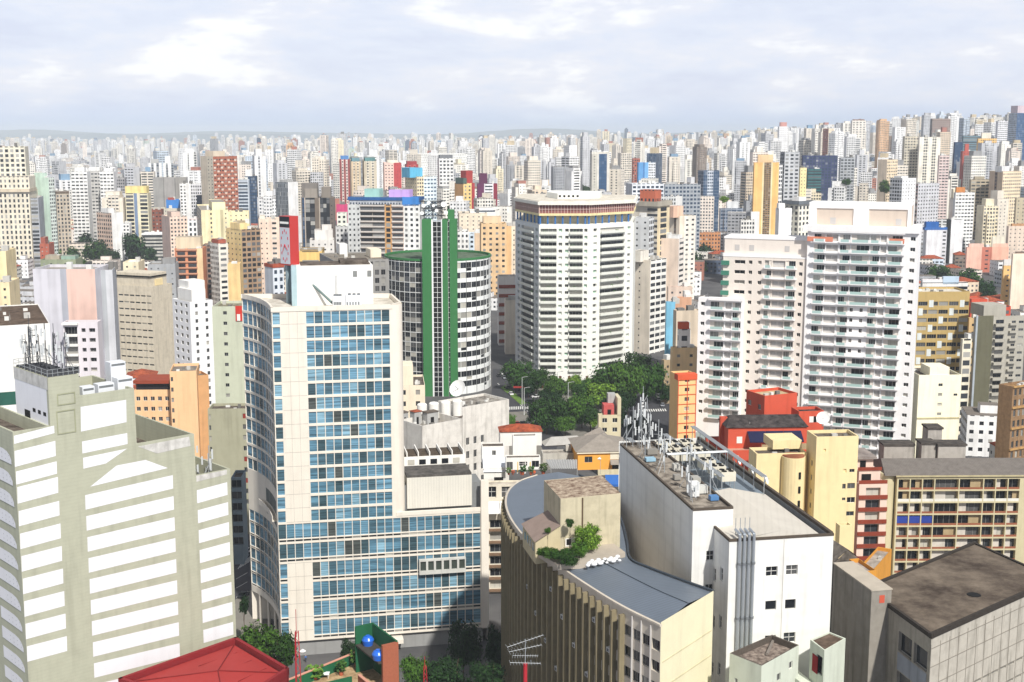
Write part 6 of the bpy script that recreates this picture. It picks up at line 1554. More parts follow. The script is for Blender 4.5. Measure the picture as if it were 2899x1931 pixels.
for i, (u, v, w_, d_, h_) in enumerate(((2.0, 13, 2.2, 2.4, 3.6), (4.4, 10, 2.6, 2.4, 4.0), (7.8, 8, 4.2, 2.6, 3.6))):
	p = b.P(u, v, b.z - 2.2); t = thing('rooftop_hut', ['small grey machine hut with dark doorway at the left of the roof yard', 'grey hut with orange-topped vent in the roof yard', 'wide pale hut in front of the tanks in the roof yard'][i], 'rooftop hut', p, 'huts in the hall roof yard'); O = Vector(p[:2]); m_ = MB(); m_.obox((O.x, O.y), b.e, 0, w_, 0, d_, p[2], p[2] + h_); put(m_, 'wall', mat('grey_hut_render', (176, 176, 174), .9, .2, .3), t); m_ = MB(); m_.obox((O.x, O.y), b.e, w_ * .3, w_ * .6, -.04, 0, p[2], p[2] + h_ * .6); put(m_, 'door', BLACK(), t); m_ = MB(); m_.obox((O.x, O.y), b.e, -.2, w_ + .2, -.2, d_ + .2, p[2] + h_, p[2] + h_ + .2); put(m_, 'roof', felt if i != 1 else rust_t, t)
b.done()
cr_ = mat('pale_cream_render', (236, 224, 200), .85, .1, .16)
b = gb('apartment_block', 'stepped pale cream block half hidden behind the blue-blind tower', 'apartment block', (1120, 1122, 1203, 1092, 455, 6), cr_, dict(bay=4.6, floor=4.2, ww=1.6, wh=1.8, sill=1.0, style='dark'), None, felt, 14); ob(b, 'upper_step', cr_, 0, b.Lr * .6, 3, 14, b.z - .5, b.z + 6.6); b.done()
# ================================================================ bottom edge: red roof, green terrace, masts
def red_roof():
	z = 35.2; q = [Vector(at_z(x, y, z)[:2]) for x, y in ((336, 1924), (640, 2010), (817, 1895), (668, 1807))]
	rm = mat('red_painted_roof', (160, 50, 47), .7, .12, .06, .3);
	b = Bld('low_building', 'low building under a bright red painted hip roof at the foot of the sage block', 'building', (q[0].x, q[0].y, 0), [mat('dark_red_wall', (132, 36, 38), .85, .1, .2)])
	for i in range(4): d = q[(i + 1) % 4] - q[i]; b.face(q[i], d.normalized(), d.length, 0, z)
	r = MB(); c = sum(q, Vector((0, 0))) / 4; inn = [p + (c - p) * .10 for p in q]; ap = c
	for i in range(4): a, d = inn[i], inn[(i + 1) % 4]; r.face([(a.x, a.y, z - .6), (d.x, d.y, z - .6), (ap.x, ap.y, z + .35)])
	b.add(r, 'roof', rm); r = MB()
	for i in range(4): a, d = inn[i], inn[(i + 1) % 4]; r.tube((a.x, a.y, z - .5), (ap.x, ap.y, z + .4), .10, 0, 5)
	b.add(r, 'hip_ridge', mat('dark_red_ridge', (120, 30, 30)))
	r = MB()
	for k in range(1, 4):
		a = q[3] + (q[2] - q[3]) * (k / 4); d = q[0] + (q[1] - q[0]) * (k / 4); m1 = a + (d - a) * .12; m2 = a + (d - a) * .5
		r.tube((m1.x, m1.y, z - .42), (m2.x, m2.y, z + .1 - abs(k - 2) * .2), .06, 0, 4)
	b.add(r, 'roof_seam', mat('dark_red_ridge', (120, 30, 30)))
	r = MB()
	for i in range(4):
		a, d = q[i], q[(i + 1) % 4]; dd = d - a; L = dd.length; dd.normalize(); r.obox((a.x, a.y), dd, 0, L, -.1, .5, z - .9, z + .25)
	b.add(r, 'gutter_wall', mat('oxblood_parapet', (134, 34, 38), .8, .15, .1)); claim(q); b.done(); return q, z
RQ, RZ = red_roof()
p = at_y(843, 1931, 188); zt_ = at_y(843, 1725, 188).z; zb_ = p.z - 6
t = mast('lattice_mast', 'tall slim red lattice mast with small white dish beside the red roof', 'mast', (p.x, p.y, zb_), (zt_ - zb_), mat('red_mast_paint', (176, 42, 52), .6, .1, .1), None, True, 0, 5, .62)
m_ = MB(); zz = zb_ + (zt_ - zb_) * .62; m_.lathe((p.x + .9, p.y, zz), [(.1, -.35), (.5, 0), (.1, .3)], 10); put(m_, 'small_dish', ww, t)
p = at_y(1487, 1935, 165); zz = at_y(1487, 1815, 165).z
t = thing('tv_aerial', 'stacked television aerials with many rods on a red pole', 'aerial', (p.x, p.y, p.z - 3)); m_ = MB(); m_.tube((p.x, p.y, p.z - 3), (p.x, p.y, at_y(1487, 1878, 165).z), .28, 0, 8); put(m_, 'pole', mat('red_mast_paint', (176, 42, 52)), t)
for k in range(4):
	m_ = MB(); z0 = zz - k * 1.05; an = (.35, .30, -.1, .15)[k]; L = (5.2, 4.6, 3.4, 4.2)[k] * .5
	d = Vector((math.cos(an), math.sin(an) * .8, .22 - .1 * k)); nn = Vector((-d.y, d.x, .0)).normalized(); c = Vector((p.x, p.y, z0))
	m_.tube(c - d * L, c + d * L, .035, 0, 4)
	for i in range(11): a = c + d * L * (-1 + i / 5); m_.tube(a - nn * (.9 - .04 * i), a + nn * (.9 - .04 * i), .022, 0, 4)
	put(m_, 'aerial', lgt, t)
m_ = MB(); m_.tube((p.x, p.y, at_y(1487, 1880, 165).z), (p.x, p.y, zz + .3), .06, 0, 5); put(m_, 'mast_tube', lgt, t)
p = at_y(1203, 1931, 200); t = mast('lattice_mast', 'short red lattice mast tip poking up by the dark street trees', 'mast', (p.x, p.y, p.z - 4), 8.5, mat('red_mast_paint', (176, 42, 52)), None, True, 0, 6, .5)
def terrace():
	z = 25.0; g2 = lambda x, y, zz=z: Vector(at_z(x, y, zz)[:2])
	fl = [g2(800, 1960), g2(1030, 1866), g2(1130, 1880), g2(1060, 1985)]
	gn = mat('deep_green_paint', (28, 96, 62), .8, .12, .2); br = mat('orange_brick', (168, 98, 72), .9, .2, .2, 2.5, wave=(3.0, .18, 0, 'Z')); pkc = mat('pink_coping', (206, 150, 128), .9, .2, .1)
	b = Bld('house', 'roof terrace with deep green parapets and an orange brick wall holding blue tanks', 'house', (fl[0].x, fl[0].y, 0), [gn, br])
	for i in range(4): d = fl[(i + 1) % 4] - fl[i]; b.face(fl[i], d.normalized(), d.length, 0, z)
	m_ = MB(); m_.face([(p.x, p.y, z + .02) for p in fl]); b.add(m_, 'terrace_floor', roofmat('sandy_terrace_floor', (136, 108, 78), (196, 170, 130), .8))
	a, d = g2(797, 1934, z + 2), g2(1032, 1838, z + 2); dd = d - a; L = dd.length; dd.normalize()
	m_ = MB(); m_.obox((a.x, a.y), dd, -3, L, -.1, .3, z - 6, z + 2.0); b.add(m_, 'green_parapet', gn); m_ = MB(); m_.obox((a.x, a.y), dd, -3, L, -.15, .35, z + 2.0, z + 2.12); b.add(m_, 'coping', pkc)
	zt = z + 8.6; n0, l0, k0 = g2(1126, 1814, zt), g2(1030, 1776, zt), g2(1056, 1762, zt)
	e = (n0 - k0).normalized(); W = (n0 - k0).length; gg = Vector((-e.y, e.x)); O = k0 - gg * 3.6
	m_ = MB(); m_.obox((O.x, O.y), e, 0, W, 3.3, 3.6, z, zt); b.add(m_, 'green_wall', gn); m_ = MB(); m_.obox((O.x, O.y), e, 0, .3, 0, 3.3, z, zt); b.add(m_, 'green_wall', gn)
	m_ = MB(); m_.obox((O.x, O.y), e, W - .3, W + .25, .6, 3.6, z - 6, zt - .2); b.add(m_, 'brick_wall', br)
	m_ = MB(); m_.obox((O.x, O.y), e, W - 3.6, W + .2, -2.4, -2.0, z - 6, z + 2.4); b.add(m_, 'brick_wall', br); m_ = MB(); m_.obox((O.x, O.y), e, W - 3.6, W + .2, -2.5, -1.95, z + 2.4, z + 2.52); b.add(m_, 'coping', pkc)
	m_ = MB(); m_.obox((O.x, O.y), e, .3, W - .3, 0, 3.3, z + 5.0, z + 5.3); b.add(m_, 'tank_shelf', mat('dark_slab', (70, 66, 60), .9)); m_ = MB(); m_.obox((O.x, O.y), e, W - 5.0, W - 4.7, -8, -3.0, z - 6, z + 1.8); b.add(m_, 'green_parapet', gn)
	claim(fl); b.done()
	bt = mat('glossy_blue_plastic', (38, 104, 208), .25, .06, .05, spec=.6)
	for i, (u, v, zz) in enumerate(((1.6, 1.8, z + 5.3), (W - 1.6, .6, z + 5.3))):
		P = O + e * u + gg * v; t = thing('water_tank', ['round blue plastic water tank at the back of the green shelter', 'round blue plastic water tank against the brick wall'][i], 'water tank', (P.x, P.y, zz), 'blue tanks of the green terrace'); m_ = MB(); m_.smooth = True
		m_.lathe((P.x, P.y, zz), [(.85, 0), (1.05, .9), (1.1, .95), (1.05, 1.1), (.8, 1.5), (.35, 1.7)], 22); put(m_, 'drum', bt, t); m_ = MB(); m_.lathe((P.x, P.y, zz + 1.68), [(.4, 0), (.4, .12), (.01, .16)], 16); put(m_, 'lid', bt, t)
	for i, (x, y, h, w_, c, lab) in enumerate(((1012, 1893, 3.4, 2.2, (74, 104, 44), 'palm-like plant in a clay pot against the green parapet'), (1022, 1880, 2.2, 2.0, (96, 116, 50), 'bushy plant in a dark clay pot by the brick wall'), (966, 1912, 2.6, 1.9, (60, 96, 44), 'leafy plant in a pink clay pot on the sandy terrace floor'), (1040, 1858, 3.6, 2.4, (86, 104, 48), 'yellowish plant under the blue tanks'), (890, 1924, 2.2, 3.0, (84, 120, 50), 'spreading light green plant beside the white table'), (755, 1926, 2.4, 3.2, (150, 136, 84), 'dry straw-coloured shrub by the red roof corner'))):
		p = at_z(x, y, z); potted(lab, (p.x, p.y, z), h, w_, 'potted plant', c, (186, 104, 76), 40 + i, 'pots on the green terrace')
	p = at_z(915, 1918, z); t = thing('garden_table', 'white garden table with a draped cloth on the green terrace', 'table', (p.x, p.y, z)); m_ = MB(); m_.box(p.x - 1.1, p.x + 1.1, p.y - .7, p.y + .7, z + .74, z + .8); m_.box(p.x - 1.1, p.x - 1.06, p.y - .7, p.y + .7, z + .4, z + .74); put(m_, 'cloth', mat('white_tablecloth', (240, 240, 240), .8, .03, .03), t)
	for sx in (-.95, .95):
		for sy in (-.55, .55): m_ = MB(); m_.tube((p.x + sx, p.y + sy, z), (p.x + sx, p.y + sy, z + .74), .05, 0, 6); put(m_, 'leg', ww, t)
terrace()
# ================================================================ the middle distance: one line per building
Gd, Sl, Bd, Vd, Nn, Gs, Sm, Ms = (3.2, 3.4, .5, .48, 0), (3.6, 3.4, .74, .40, 0), (60, 3.4, 1.0, .46, 0), (3.0, 3.4, .74, .62, 0), (3, 3.4, 0, 0, 0), (2.2, 3.4, .9, .86, .55), (4.4, 3.4, .24, .3, 0), (2.3, 3.3, .6, .55, 0)
Wh, Cr, Be, Gy, Pi, Ta, Ye, Br, LB = (238, 238, 236), (238, 230, 212), (220, 206, 184), (178, 178, 176), (232, 206, 190), (224, 190, 142), (240, 214, 148), (150, 92, 70), (206, 216, 226)
def wallstrip(mb, P0, P1, z0, z1, strips):
	a = 0.0
	D = (P1 - P0); L = D.length
	if not isinstance(strips[0], tuple) or not isinstance(strips[0][0], (int, float)) : pass
	for (t, c, s) in strips:
		q0, q1 = P0 + D * a, P0 + D * t; ll = L * (t - a)
		nb = max(1, round(ll / s[0])); nf = max(1, round((z1 - z0) / s[1])); o = int(rnd.random() * 900)
		mb.face([(q0.x, q0.y, z0), (q1.x, q1.y, z0), (q1.x, q1.y, z1), (q0.x, q0.y, z1)], 0, [(o, -nf + .35 + 200), (o + nb, -nf + .35 + 200), (o + nb, 200.35), (o, 200.35)], lin(c), (s[2], s[3], s[4]))
		a = t
def boxwalls(mb, poly, z0, z1, R_, L_, back, roofc, low=1.0, t=.35):
	wallstrip(mb, poly[0], poly[1], z0, z1, R_); wallstrip(mb, poly[3], poly[0], z0, z1, L_)
	wallstrip(mb, poly[1], poly[2], z0, z1, back); wallstrip(mb, poly[2], poly[3], z0, z1, back)
	c = sum(poly, Vector((0, 0))) / 4; inn = [p + (c - p).normalized() * t * 1.4 for p in poly]; wc = lin(back[0][1]); rc = lin(roofc)
	mb.face([(p.x, p.y, z1 - low) for p in inn], 0, None, rc)
	for i in range(4):
		a, d, p, q = poly[i], poly[(i + 1) % 4], inn[i], inn[(i + 1) % 4]
		mb.face([(a.x, a.y, z1), (d.x, d.y, z1), (q.x, q.y, z1), (p.x, p.y, z1)], 0, None, wc)
		mb.face([(q.x, q.y, z1 - low), (p.x, p.y, z1 - low), (p.x, p.y, z1), (q.x, q.y, z1)], 0, None, wc)
def one(c, s): return [(1.0, c, s)]
def blk(label, pxs, R_, L_=None, roof=(150, 144, 136), boxes=(), name='apartment_building', cat='building', D=18, back=None, z0=None, slabs=None):
	A, e, g, Lr, Ll, z = foot(*pxs, D)
	if z0 is None: z0 = hgt(A.x, A.y) - 1
	L_ = L_ or one(R_[0][1], Nn); back = back or one(R_[0][1], Nn)
	poly = [A, A + e * Lr, A + e * Lr + g * Ll, A + g * Ll]
	t = thing(name, label, cat, (A.x, A.y, z0))
	m_ = MB(); boxwalls(m_, poly, z0, z, R_, L_, back, roof); put(m_, 'wall', CITY, t, city=True)
	for b in boxes:
		u0, u1, v0, v1, h, c = b[:6]; s = b[6] if len(b) > 6 else Nn; zz = z - 1 + (b[7] if len(b) > 7 else 0)
		q = [A + e * (Lr * u) + g * (Ll * v) for u, v in ((u0, v0), (u1, v0), (u1, v1), (u0, v1))]
		m_ = MB(); boxwalls(m_, q, zz, zz + h + 1, one(c, s), one(c, s), one(c, Nn), roof, .3, .2); put(m_, 'penthouse', CITY, t, city=True)
	q_ = random.Random(int(pxs[1] * 7)); tm = mat('roof_clutter_%d' % (int(pxs[1]) % 3), ((196, 194, 188), (120, 118, 114), (226, 226, 222))[int(pxs[1]) % 3], .8, .25, .2)
	for i in range(2 + int(Lr > 25)):
		o = A + e * Lr * q_.uniform(.1, .8) + g * Ll * q_.uniform(.2, .7); m_ = MB(); w = q_.uniform(1.5, 3.5); m_.obox((o.x, o.y), e, 0, w, 0, w, z - 1, z + q_.uniform(.5, 3)); put(m_, 'roof_tank', tm, t)
	if slabs:   # projecting floor slabs on the right-hand face: (u0, u1, step, out, colour)
		for (u0, u1, st, out, c) in slabs:
			m_ = MB(); zz = z - .4; sm = mat('slab_%d_%d_%d' % c, c, .85, .08, .12)
			while zz > max(z0, z - 70): m_.obox((A.x, A.y), e, Lr * u0, Lr * u1, -out, 0, zz - .9, zz); zz -= st
			put(m_, 'balcony_fronts', sm, t)
	claim(poly); hide(poly, z)
	return t, A, e, g, Lr, Ll, z
blk('old cream stepped skyscraper, narrow top tier with square dark windows', (-30, -20, 70, 415, 1125, 14), one((232, 226, 206), (4.6, 4.2, .58, .6, 0)), None, boxes=[], D=26, name='skyscraper', cat='skyscraper')
blk('old cream stepped skyscraper, broad base tier with rows of tall narrow windows', (-40, -30, 82, 541, 1095, 10), one((230, 222, 202), (3.4, 4.4, .42, .6, 0)), None, boxes=[(.0, 1.0, .1, .8, 12, (230, 222, 202), (3.4, 4.6, .4, .55, 0)), (.0, 1.02, -.04, .8, 1.8, (214, 200, 176))], D=40, name='skyscraper', cat='skyscraper')
blk('slim grey balconied slab against the old cream skyscraper', (78, 84, 108, 560, 1105, 12), one((170, 174, 180), (6, 3.3, .8, .62, 0)), D=30)
blk('mint green tower with a blank left wall and a white windowed strip', (78, 137, 153, 503, 1140, 68), one((226, 236, 228), Ms), one((204, 226, 212), Nn), boxes=[(.1, .9, .3, .7, 4, (204, 226, 212))])
blk('beige block with dark windows between mint and tall white towers', (143, 158, 196, 546, 1210, 25), one((196, 184, 166), (3.4, 3.6, .5, .6, 0)), one((206, 196, 176), Vd), boxes=[(0, 1, 0, 1, 1.2, (120, 104, 90))])
blk('big white tower of slit windows with a recessed middle, left third', (190, 200, 246, 486, 1265, 8), one(Wh, Sl), one((214, 214, 212), Sl), boxes=[(.2, .8, .2, .7, 4, Wh)])
blk('big white tower of slit windows, shaded middle third set back', (245, 246, 285, 484, 1290, 8), one((196, 194, 190), Sl), boxes=[(.1, .9, .2, .7, 3.5, Wh)])  # recess shade put into the greyer wall colour
blk('big white tower of slit windows, right third', (279, 281, 321, 486, 1268, 8), one(Wh, Sl), boxes=[(.3, .9, .2, .7, 3, Wh)])
blk('grey mottled tower with small dark windows right of the big white tower', (314, 316, 352, 503, 1360, 10), one((170, 168, 168), Ms), boxes=[(.3, .8, .3, .7, 4, Gy)])
blk('dark-windowed tower with yellow crown and blue-grey centre strip', (350, 354, 418, 547, 1235, 6), [(.38, (226, 218, 190), (9, 3.7, .84, .66, 0)), (.52, (120, 140, 170), Nn), (.62, (226, 218, 190), Nn), (1, (226, 218, 190), (9, 3.7, .84, .66, 0))], None, boxes=[(0, .95, .05, .8, 6.5, (240, 220, 150))])
blk('pale pink block dotted with square dark windows beside a blank white gable', (273, 315, 347, 603, 1205, 52), one((238, 238, 236), Nn), one((222, 196, 178), (3.5, 3.8, .55, .55, 0)), boxes=[(.0, .5, .2, .7, 4, Wh)])
blk('low white annex with dark windows under the blank white gable', (346, 347, 366, 632, 1200, 10), one(Wh, Gd))
blk('red-brown brick block with small windows behind the park', (418, 420, 457, 594, 1290, 8), one((142, 84, 66), (3.4, 3.6, .5, .4, 0)), roof=(120, 80, 66))
blk('bright blue painted top over a plain beige wall near the brown brick block', (457, 470, 515, 566, 1330, 12), [(1, (62, 128, 200), Nn)], one((206, 202, 186), Nn), boxes=[(.1, .5, .2, .7, 2, (176, 84, 66))])
blk('plain beige wall building below the blue painted block', (418, 425, 512, 590, 1320, 6), one((206, 202, 186), Sm))
blk('wide blank grey twin slab with vertical ribs', (414, 432, 528, 503, 1480, 10), [(.3, (158, 156, 152), Nn), (.33, (130, 128, 124), Nn), (.64, (164, 160, 156), Nn), (.67, (130, 128, 124), Nn), (1, (152, 148, 142), Nn)], one((176, 174, 170), Nn))
blk('pale grey striped tower behind the blank grey slab', (411, 420, 457, 462, 1650, 15), [(.2, Wh, Nn), (.4, (150, 156, 164), Vd), (.6, Wh, Nn), (.8, (150, 156, 164), Vd), (1, Wh, Nn)], boxes=[(.2, .8, .2, .7, 5, Gy)])
blk('white tower with grey vertical strips right of the pale grey striped one', (457, 462, 491, 463, 1660, 15), [(.25, Wh, Nn), (.45, (160, 166, 172), Vd), (.75, Wh, Nn), (1, (170, 176, 182), Vd)], boxes=[(.2, .7, .2, .7, 9, Wh)])
blk('tall plain white tower above the wooded hill', (511, 517, 556, 434, 1760, 12), [(.35, Wh, Nn), (.45, (206, 204, 200), Vd), (.8, Wh, Nn), (1, (220, 218, 214), Vd)], boxes=[(.2, .8, .2, .8, 6, Wh)])
blk('pale block with white strips at the foot of the brick-chequered tower', (503, 508, 570, 520, 1300, 8), [(.3, Wh, Gd), (.5, Wh, Nn), (1, (220, 220, 222), Ms)])
blk('chequered brick and white tower with a plain beige side', (567, 603, 671, 443, 1240, 50), one((176, 106, 80), (3.2, 3.5, .62, .34, 0)), [(.5, (196, 184, 166), Nn), (1, (206, 196, 178), Sm)], boxes=[(.1, .6, .2, .8, 5, (214, 200, 178))])
A = at_y(603, 443, 1240); f = Face((A.x, A.y), 50)
t = [o for o in COL.objects if o.get('label', '').startswith('chequered brick')][0]; m_ = MB(); Lq = f.sz(671, 443)[0]
for i in range(7):
	for k in range(26):
		if (i + k) % 2 == 0: m_.face([f.pt(Lq * (i + .1) / 7, A.z - 3 - 3.5 * k - 1.8, .12), f.pt(Lq * (i + .75) / 7, A.z - 3 - 3.5 * k - 1.8, .12), f.pt(Lq * (i + .75) / 7, A.z - 3 - 3.5 * k, .12), f.pt(Lq * (i + .1) / 7, A.z - 3 - 3.5 * k, .12)])
put(m_, 'pale_infills', mat('pale_infill', (226, 206, 190)), t, kind='stuff')
blk('small white block banded with dark ribbons right of the chequered tower', (668, 671, 703, 509, 1300, 8), one((206, 216, 226), (14, 3.4, .84, .6, .3)))
blk('dark navy glass slab behind the slim white tower', (692, 694, 726, 499, 1420, 8), one((26, 34, 48), Gs), boxes=[(.0, .6, .2, .8, 7, Wh)])
blk('slim white tower rising left of the clock sign', (714, 720, 752, 441, 1440, 14), [(.3, Wh, Nn), (.5, (206, 208, 212), Ms), (1, Wh, Nn)], boxes=[(.15, .7, .2, .8, 7, Wh)])
blk('butter cream slab with plain walls and a central strip of small windows', (557, 569, 646, 595, 985, 16), [(.3, (242, 230, 188), Nn), (.42, (240, 226, 180), Gd), (.7, (242, 230, 188), Nn), (.8, (196, 186, 150), Nn), (1, (242, 230, 188), Sm)], one((150, 150, 146), Vd), boxes=[(.45, .95, .2, .8, 5, (242, 230, 188))])
blk('butter cream block right of the slab, small windows and flat roof', (644, 646, 704, 600, 1000, 10), one((242, 230, 188), Sm))
blk('low cream-yellow block below the butter cream pair', (642, 650, 706, 634, 930, 12), one((242, 220, 160), Sm), boxes=[(.2, .8, .2, .8, 1.5, (180, 160, 120))])
blk('pinkish low block with irregular windows behind the park trees', (457, 480, 530, 614, 1130, 28), one((238, 214, 196), Gd), one((232, 204, 190), Nn), boxes=[(.2, .7, .2, .7, 4, Pi)])
blk('white villa block with arched windows and a red eave', (530, 533, 557, 622, 1120, 6), one(Wh, (3.4, 4.6, .5, .6, 0)), roof=(170, 80, 66))
blk('yellow gable tower joined to a brown gridded facade', (640, 683, 737, 650, 835, 42), one((168, 140, 112), (3.4, 3.5, .72, .62, 0)), one((244, 218, 158), Sm), boxes=[(0, .4, .1, .7, 4, (244, 218, 158))])
blk('small plain yellow block at the foot of the brown gridded facade', (642, 644, 679, 747, 760, 8), one((240, 206, 146), Nn), D=9)
blk('pale pink tower with a column of balcony windows left of the clock sign', (727, 732, 790, 620, 880, 10), [(.5, (240, 216, 196), Sm), (.62, (240, 216, 196), Nn), (.88, (240, 220, 204), (7, 3.5, .8, .4, 0)), (1, (240, 216, 196), Nn)], boxes=[(.05, .3, .2, .7, 2, Cr)])
blk('brown-red balconied block with two bays of dark openings', (492, 494, 573, 704, 830, 6), [(.08, (196, 128, 96), Nn), (.38, (176, 110, 86), (20, 3.9, .92, .6, 0)), (.46, (206, 140, 104), Nn), (.78, (176, 110, 86), (20, 3.9, .92, .6, 0)), (1, (240, 208, 164), Nn)], boxes=[(.0, .9, .3, .9, 7, (222, 204, 176))], slabs=[(.06, .8, 3.9, .8, (206, 150, 120))])
blk('grey-brown rear block right of the brown-red balconies', (569, 571, 597, 695, 860, 6), one((150, 124, 110), Vd))
blk('white windowed block with a corner turn between brown-red and yellow blocks', (594, 618, 645, 690, 820, 38), one((232, 226, 214), (5, 3.5, .6, .45, 0)), one((228, 224, 216), Ms), boxes=[(.1, .9, .1, .9, 2.5, (170, 90, 70))])
blk('white little block with a red tile cap under the clock sign', (749, 772, 803, 752, 560, 36), one((216, 222, 230), (2.8, 3.3, .5, .5, .2)), one((200, 206, 212), Nn), roof=(160, 78, 56), boxes=[(-.03, 1.03, -.03, 1.03, .5, (170, 84, 60))])
blk('plain cream tower edge at the left border', (-40, -30, 16, 712, 560, 8), one((240, 222, 176), Nn), one((230, 206, 170), Sm))
blk('lower cream wing with small windows at the left border', (-40, -30, 26, 800, 540, 8), one((240, 222, 180), Sm))
blk('dull green low building in front of the park trees', (110, 114, 214, 735, 870, 4), one((150, 158, 130), Sm), boxes=[(.1, .5, .2, .7, 2.5, (176, 166, 146)), (.55, .95, .2, .7, 2, (150, 176, 160))])
blk('orange brick low house left of the park', (108, 112, 138, 690, 1080, 6), one((176, 96, 74), Sm), boxes=[(.0, .5, .2, .8, 5, (160, 88, 70))])
blk('pale market hall with a wide white roof behind the round tree', (400, 404, 460, 662, 1215, 6), one((196, 194, 186), Bd), roof=(240, 240, 240), boxes=[(-.06, 1.06, -.06, 1.06, .3, (244, 244, 244))])
blk('grey rough low block left of the brown-red balconies', (414, 418, 496, 748, 800, 8), one((170, 172, 174), Sm), boxes=[(.5, .95, .3, .8, 3, (150, 150, 150))])
blk('cream low house with flat white roof behind the concrete ribbon block', (345, 348, 392, 742, 820, 4), one((240, 228, 196), Sm), roof=(236, 234, 226))
t, A, e, g, Lr, Ll, z = blk('large lilac and grey slab with a pink recess and unfinished grey sides', (33, 92, 268, 762, 430, 0.5), [(.44, (208, 206, 212), Nn), (.54, (172, 174, 182), Nn), (1, (226, 192, 178), Nn)], one((178, 184, 192), Nn), D=16)
blk('grey scaffolded slice joined to the right of the lilac slab', (266, 268, 318, 765, 436, 12), [(.22, (190, 192, 194), Nn), (.6, (176, 180, 184), Nn), (1, (206, 208, 212), Nn)], D=14)
b = gb('apartment_block', 'low lilac-white balcony block in front of the pink recess', 'apartment block', (176, 178, 276, 912, 424, 3), mat('lilac_white_render', (222, 216, 220), .85, .06, .14), None, None, felt, 5)
b.wall = MB(); b.w = []
rr = []
for k in range(6):
	zz = b.z - 1.2 - 3.35 * (k + 1); rr += [(b.Lr * .03, b.Lr * .40, zz + .2, zz + 2.9, 'band'), (b.Lr * .52, b.Lr * .64, zz + 1.0, zz + 2.4, 'dark'), (b.Lr * .74, b.Lr * .92, zz + 1.0, zz + 2.4, 'dark')]
b.box_walls(b.A, 3, b.Lr, b.Ll, 0, b.z, rr, [], dep=.9)
for k in range(6): ob(b, 'balcony', WHITE(), b.Lr * .02, b.Lr * .41, -.9, -.0, b.z - 1.2 - 3.35 * (k + 1) - .3, b.z - 1.2 - 3.35 * (k + 1) + .5)
ob(b, 'balcony_canopy', WHITE(), -.2, b.Lr * .44, -1.1, -.0, b.z - .9, b.z - .2); b.done()
cb = mat('old_beige_concrete', (212, 202, 182), .95, .2, .3, .5)
b = gb('office_block', 'old beige concrete block banded with thin ribbon windows and a cracked right flank', 'building', (317, 428, 487, 812, 600, 68), cb, None, None, roofmat('pale_dusty_roof', (186, 178, 162), (226, 220, 206), .3), 20)
b.wall = MB(); b.w = []
rl = []; zz = b.z - 5
while zz > 6:
	for i in range(7): rl.append((b.Ll * (i + .08) / 7, b.Ll * (i + .92) / 7, zz, zz + .75, 'bare'))
	zz -= 3.3
b.box_walls(b.A, 68, b.Lr, b.Ll, 0, b.z, [], rl, dep=.4); ob(b, 'upper_storeys', cb, 1.5, b.Lr - 2, 1.5, b.Ll - .3, b.z - .5, b.z + 6); ob(b, 'upper_slot', BLACK(), .9, b.Lr - 2.4, 1.0, b.Ll - .2, b.z + 4.2, b.z + 4.8)
ob(b, 'yellow_tank_room', cream_y, b.Lr * .3, b.Lr * .65, 1, 4, b.z, b.z + 3); b.done()
b = gb('apartment_block', 'white apartment block on a corner with columns of shuttered windows', 'apartment block', (488, 537, 602, 855, 505, 42), mat('clean_white_render', (240, 240, 240), .8, .06, .1), dict(bay=3.0, floor=3.1, ww=1.2, wh=1.5, sill=.9, style='dark', off=.6), dict(bay=4.2, floor=3.1, ww=2.0, wh=1.5, sill=.9, style='darkw', off=.8), felt, 14)
ob(b, 'roof_house', WHITE(), 2, b.Lr - 2, 2, b.Ll - 1, b.z - .5, b.z + 4.5); ob(b, 'roof_house', WHITE(), b.Lr * .3, b.Lr, 6, b.Ll, b.z - .5, b.z + 7.5); b.done()
gg_ = mat('grey_green_render', (196, 200, 178), .9, .10, .18)
b = gb('apartment_block', 'tall grey-green slab with one column of small twin windows and a red sign corner', 'apartment block', (598, 600, 690, 868, 398, 2), gg_, None, None, roofmat('scrubby_roof', (84, 84, 60), (160, 150, 130), .8), 14)
b.wall = MB(); b.w = []; b.box_walls(b.A, 2, b.Lr, b.Ll, 0, b.z, [(b.Lr * .34, b.Lr * .46, b.z - 2.6 - 3.3 * k, b.z - 1.5 - 3.3 * k, 'dark') for k in range(9)], [])
ob(b, 'red_sign_board', mat('signal_red', (206, 58, 44), .6), b.Lr * .74, b.Lr * .99, -.25, 0, b.z - 4.6, b.z + .2); ob(b, 'sign_patch', ww, b.Lr * .78, b.Lr * .88, -.29, -.25, b.z - 4.5, b.z - 2.4); b.done()
b = gb('apartment_block', 'broad sage-grey lower block under the grey-green slab with red shuttered side windows', 'apartment block', (584, 588, 699, 1158, 372, 3), mat('sage_grey_render', (168, 166, 142), .9, .12, .22), None, None, felt, 8)
b.wall = MB(); b.w = []; b.box_walls(b.A, 3, b.Lr, b.Ll, 0, b.z, [(b.Lr * .02, b.Lr * .07, b.z - 3.2 - 3.3 * k, b.z - 1.7 - 3.3 * k, 'dark') for k in range(8)] + [(b.Lr * .88, b.Lr * .98, b.z - 3 - 3.3 * k, b.z - 1.5 - 3.3 * k, 'dark') for k in range(9)], [])
for k in (0, 4, 6): ob(b, 'red_shutter', mat('oxblood_shutter', (140, 50, 40)), b.Lr * .89, b.Lr * .97, .1, .16, b.z - 3 - 3.3 * k, b.z - 1.5 - 3.3 * k)
b.done()
b = gb('apartment_block', 'small blue-grey balconied block in the gap beside the sage panel block', 'apartment block', (652, 654, 683, 1352, 345, 3), mat('blue_grey_render', (130, 146, 156), .9, .15, .2), dict(bay=4, floor=3.3, ww=3.2, wh=2.2, sill=.6, style='dark'), None, felt, 8, dep=.8); b.done()
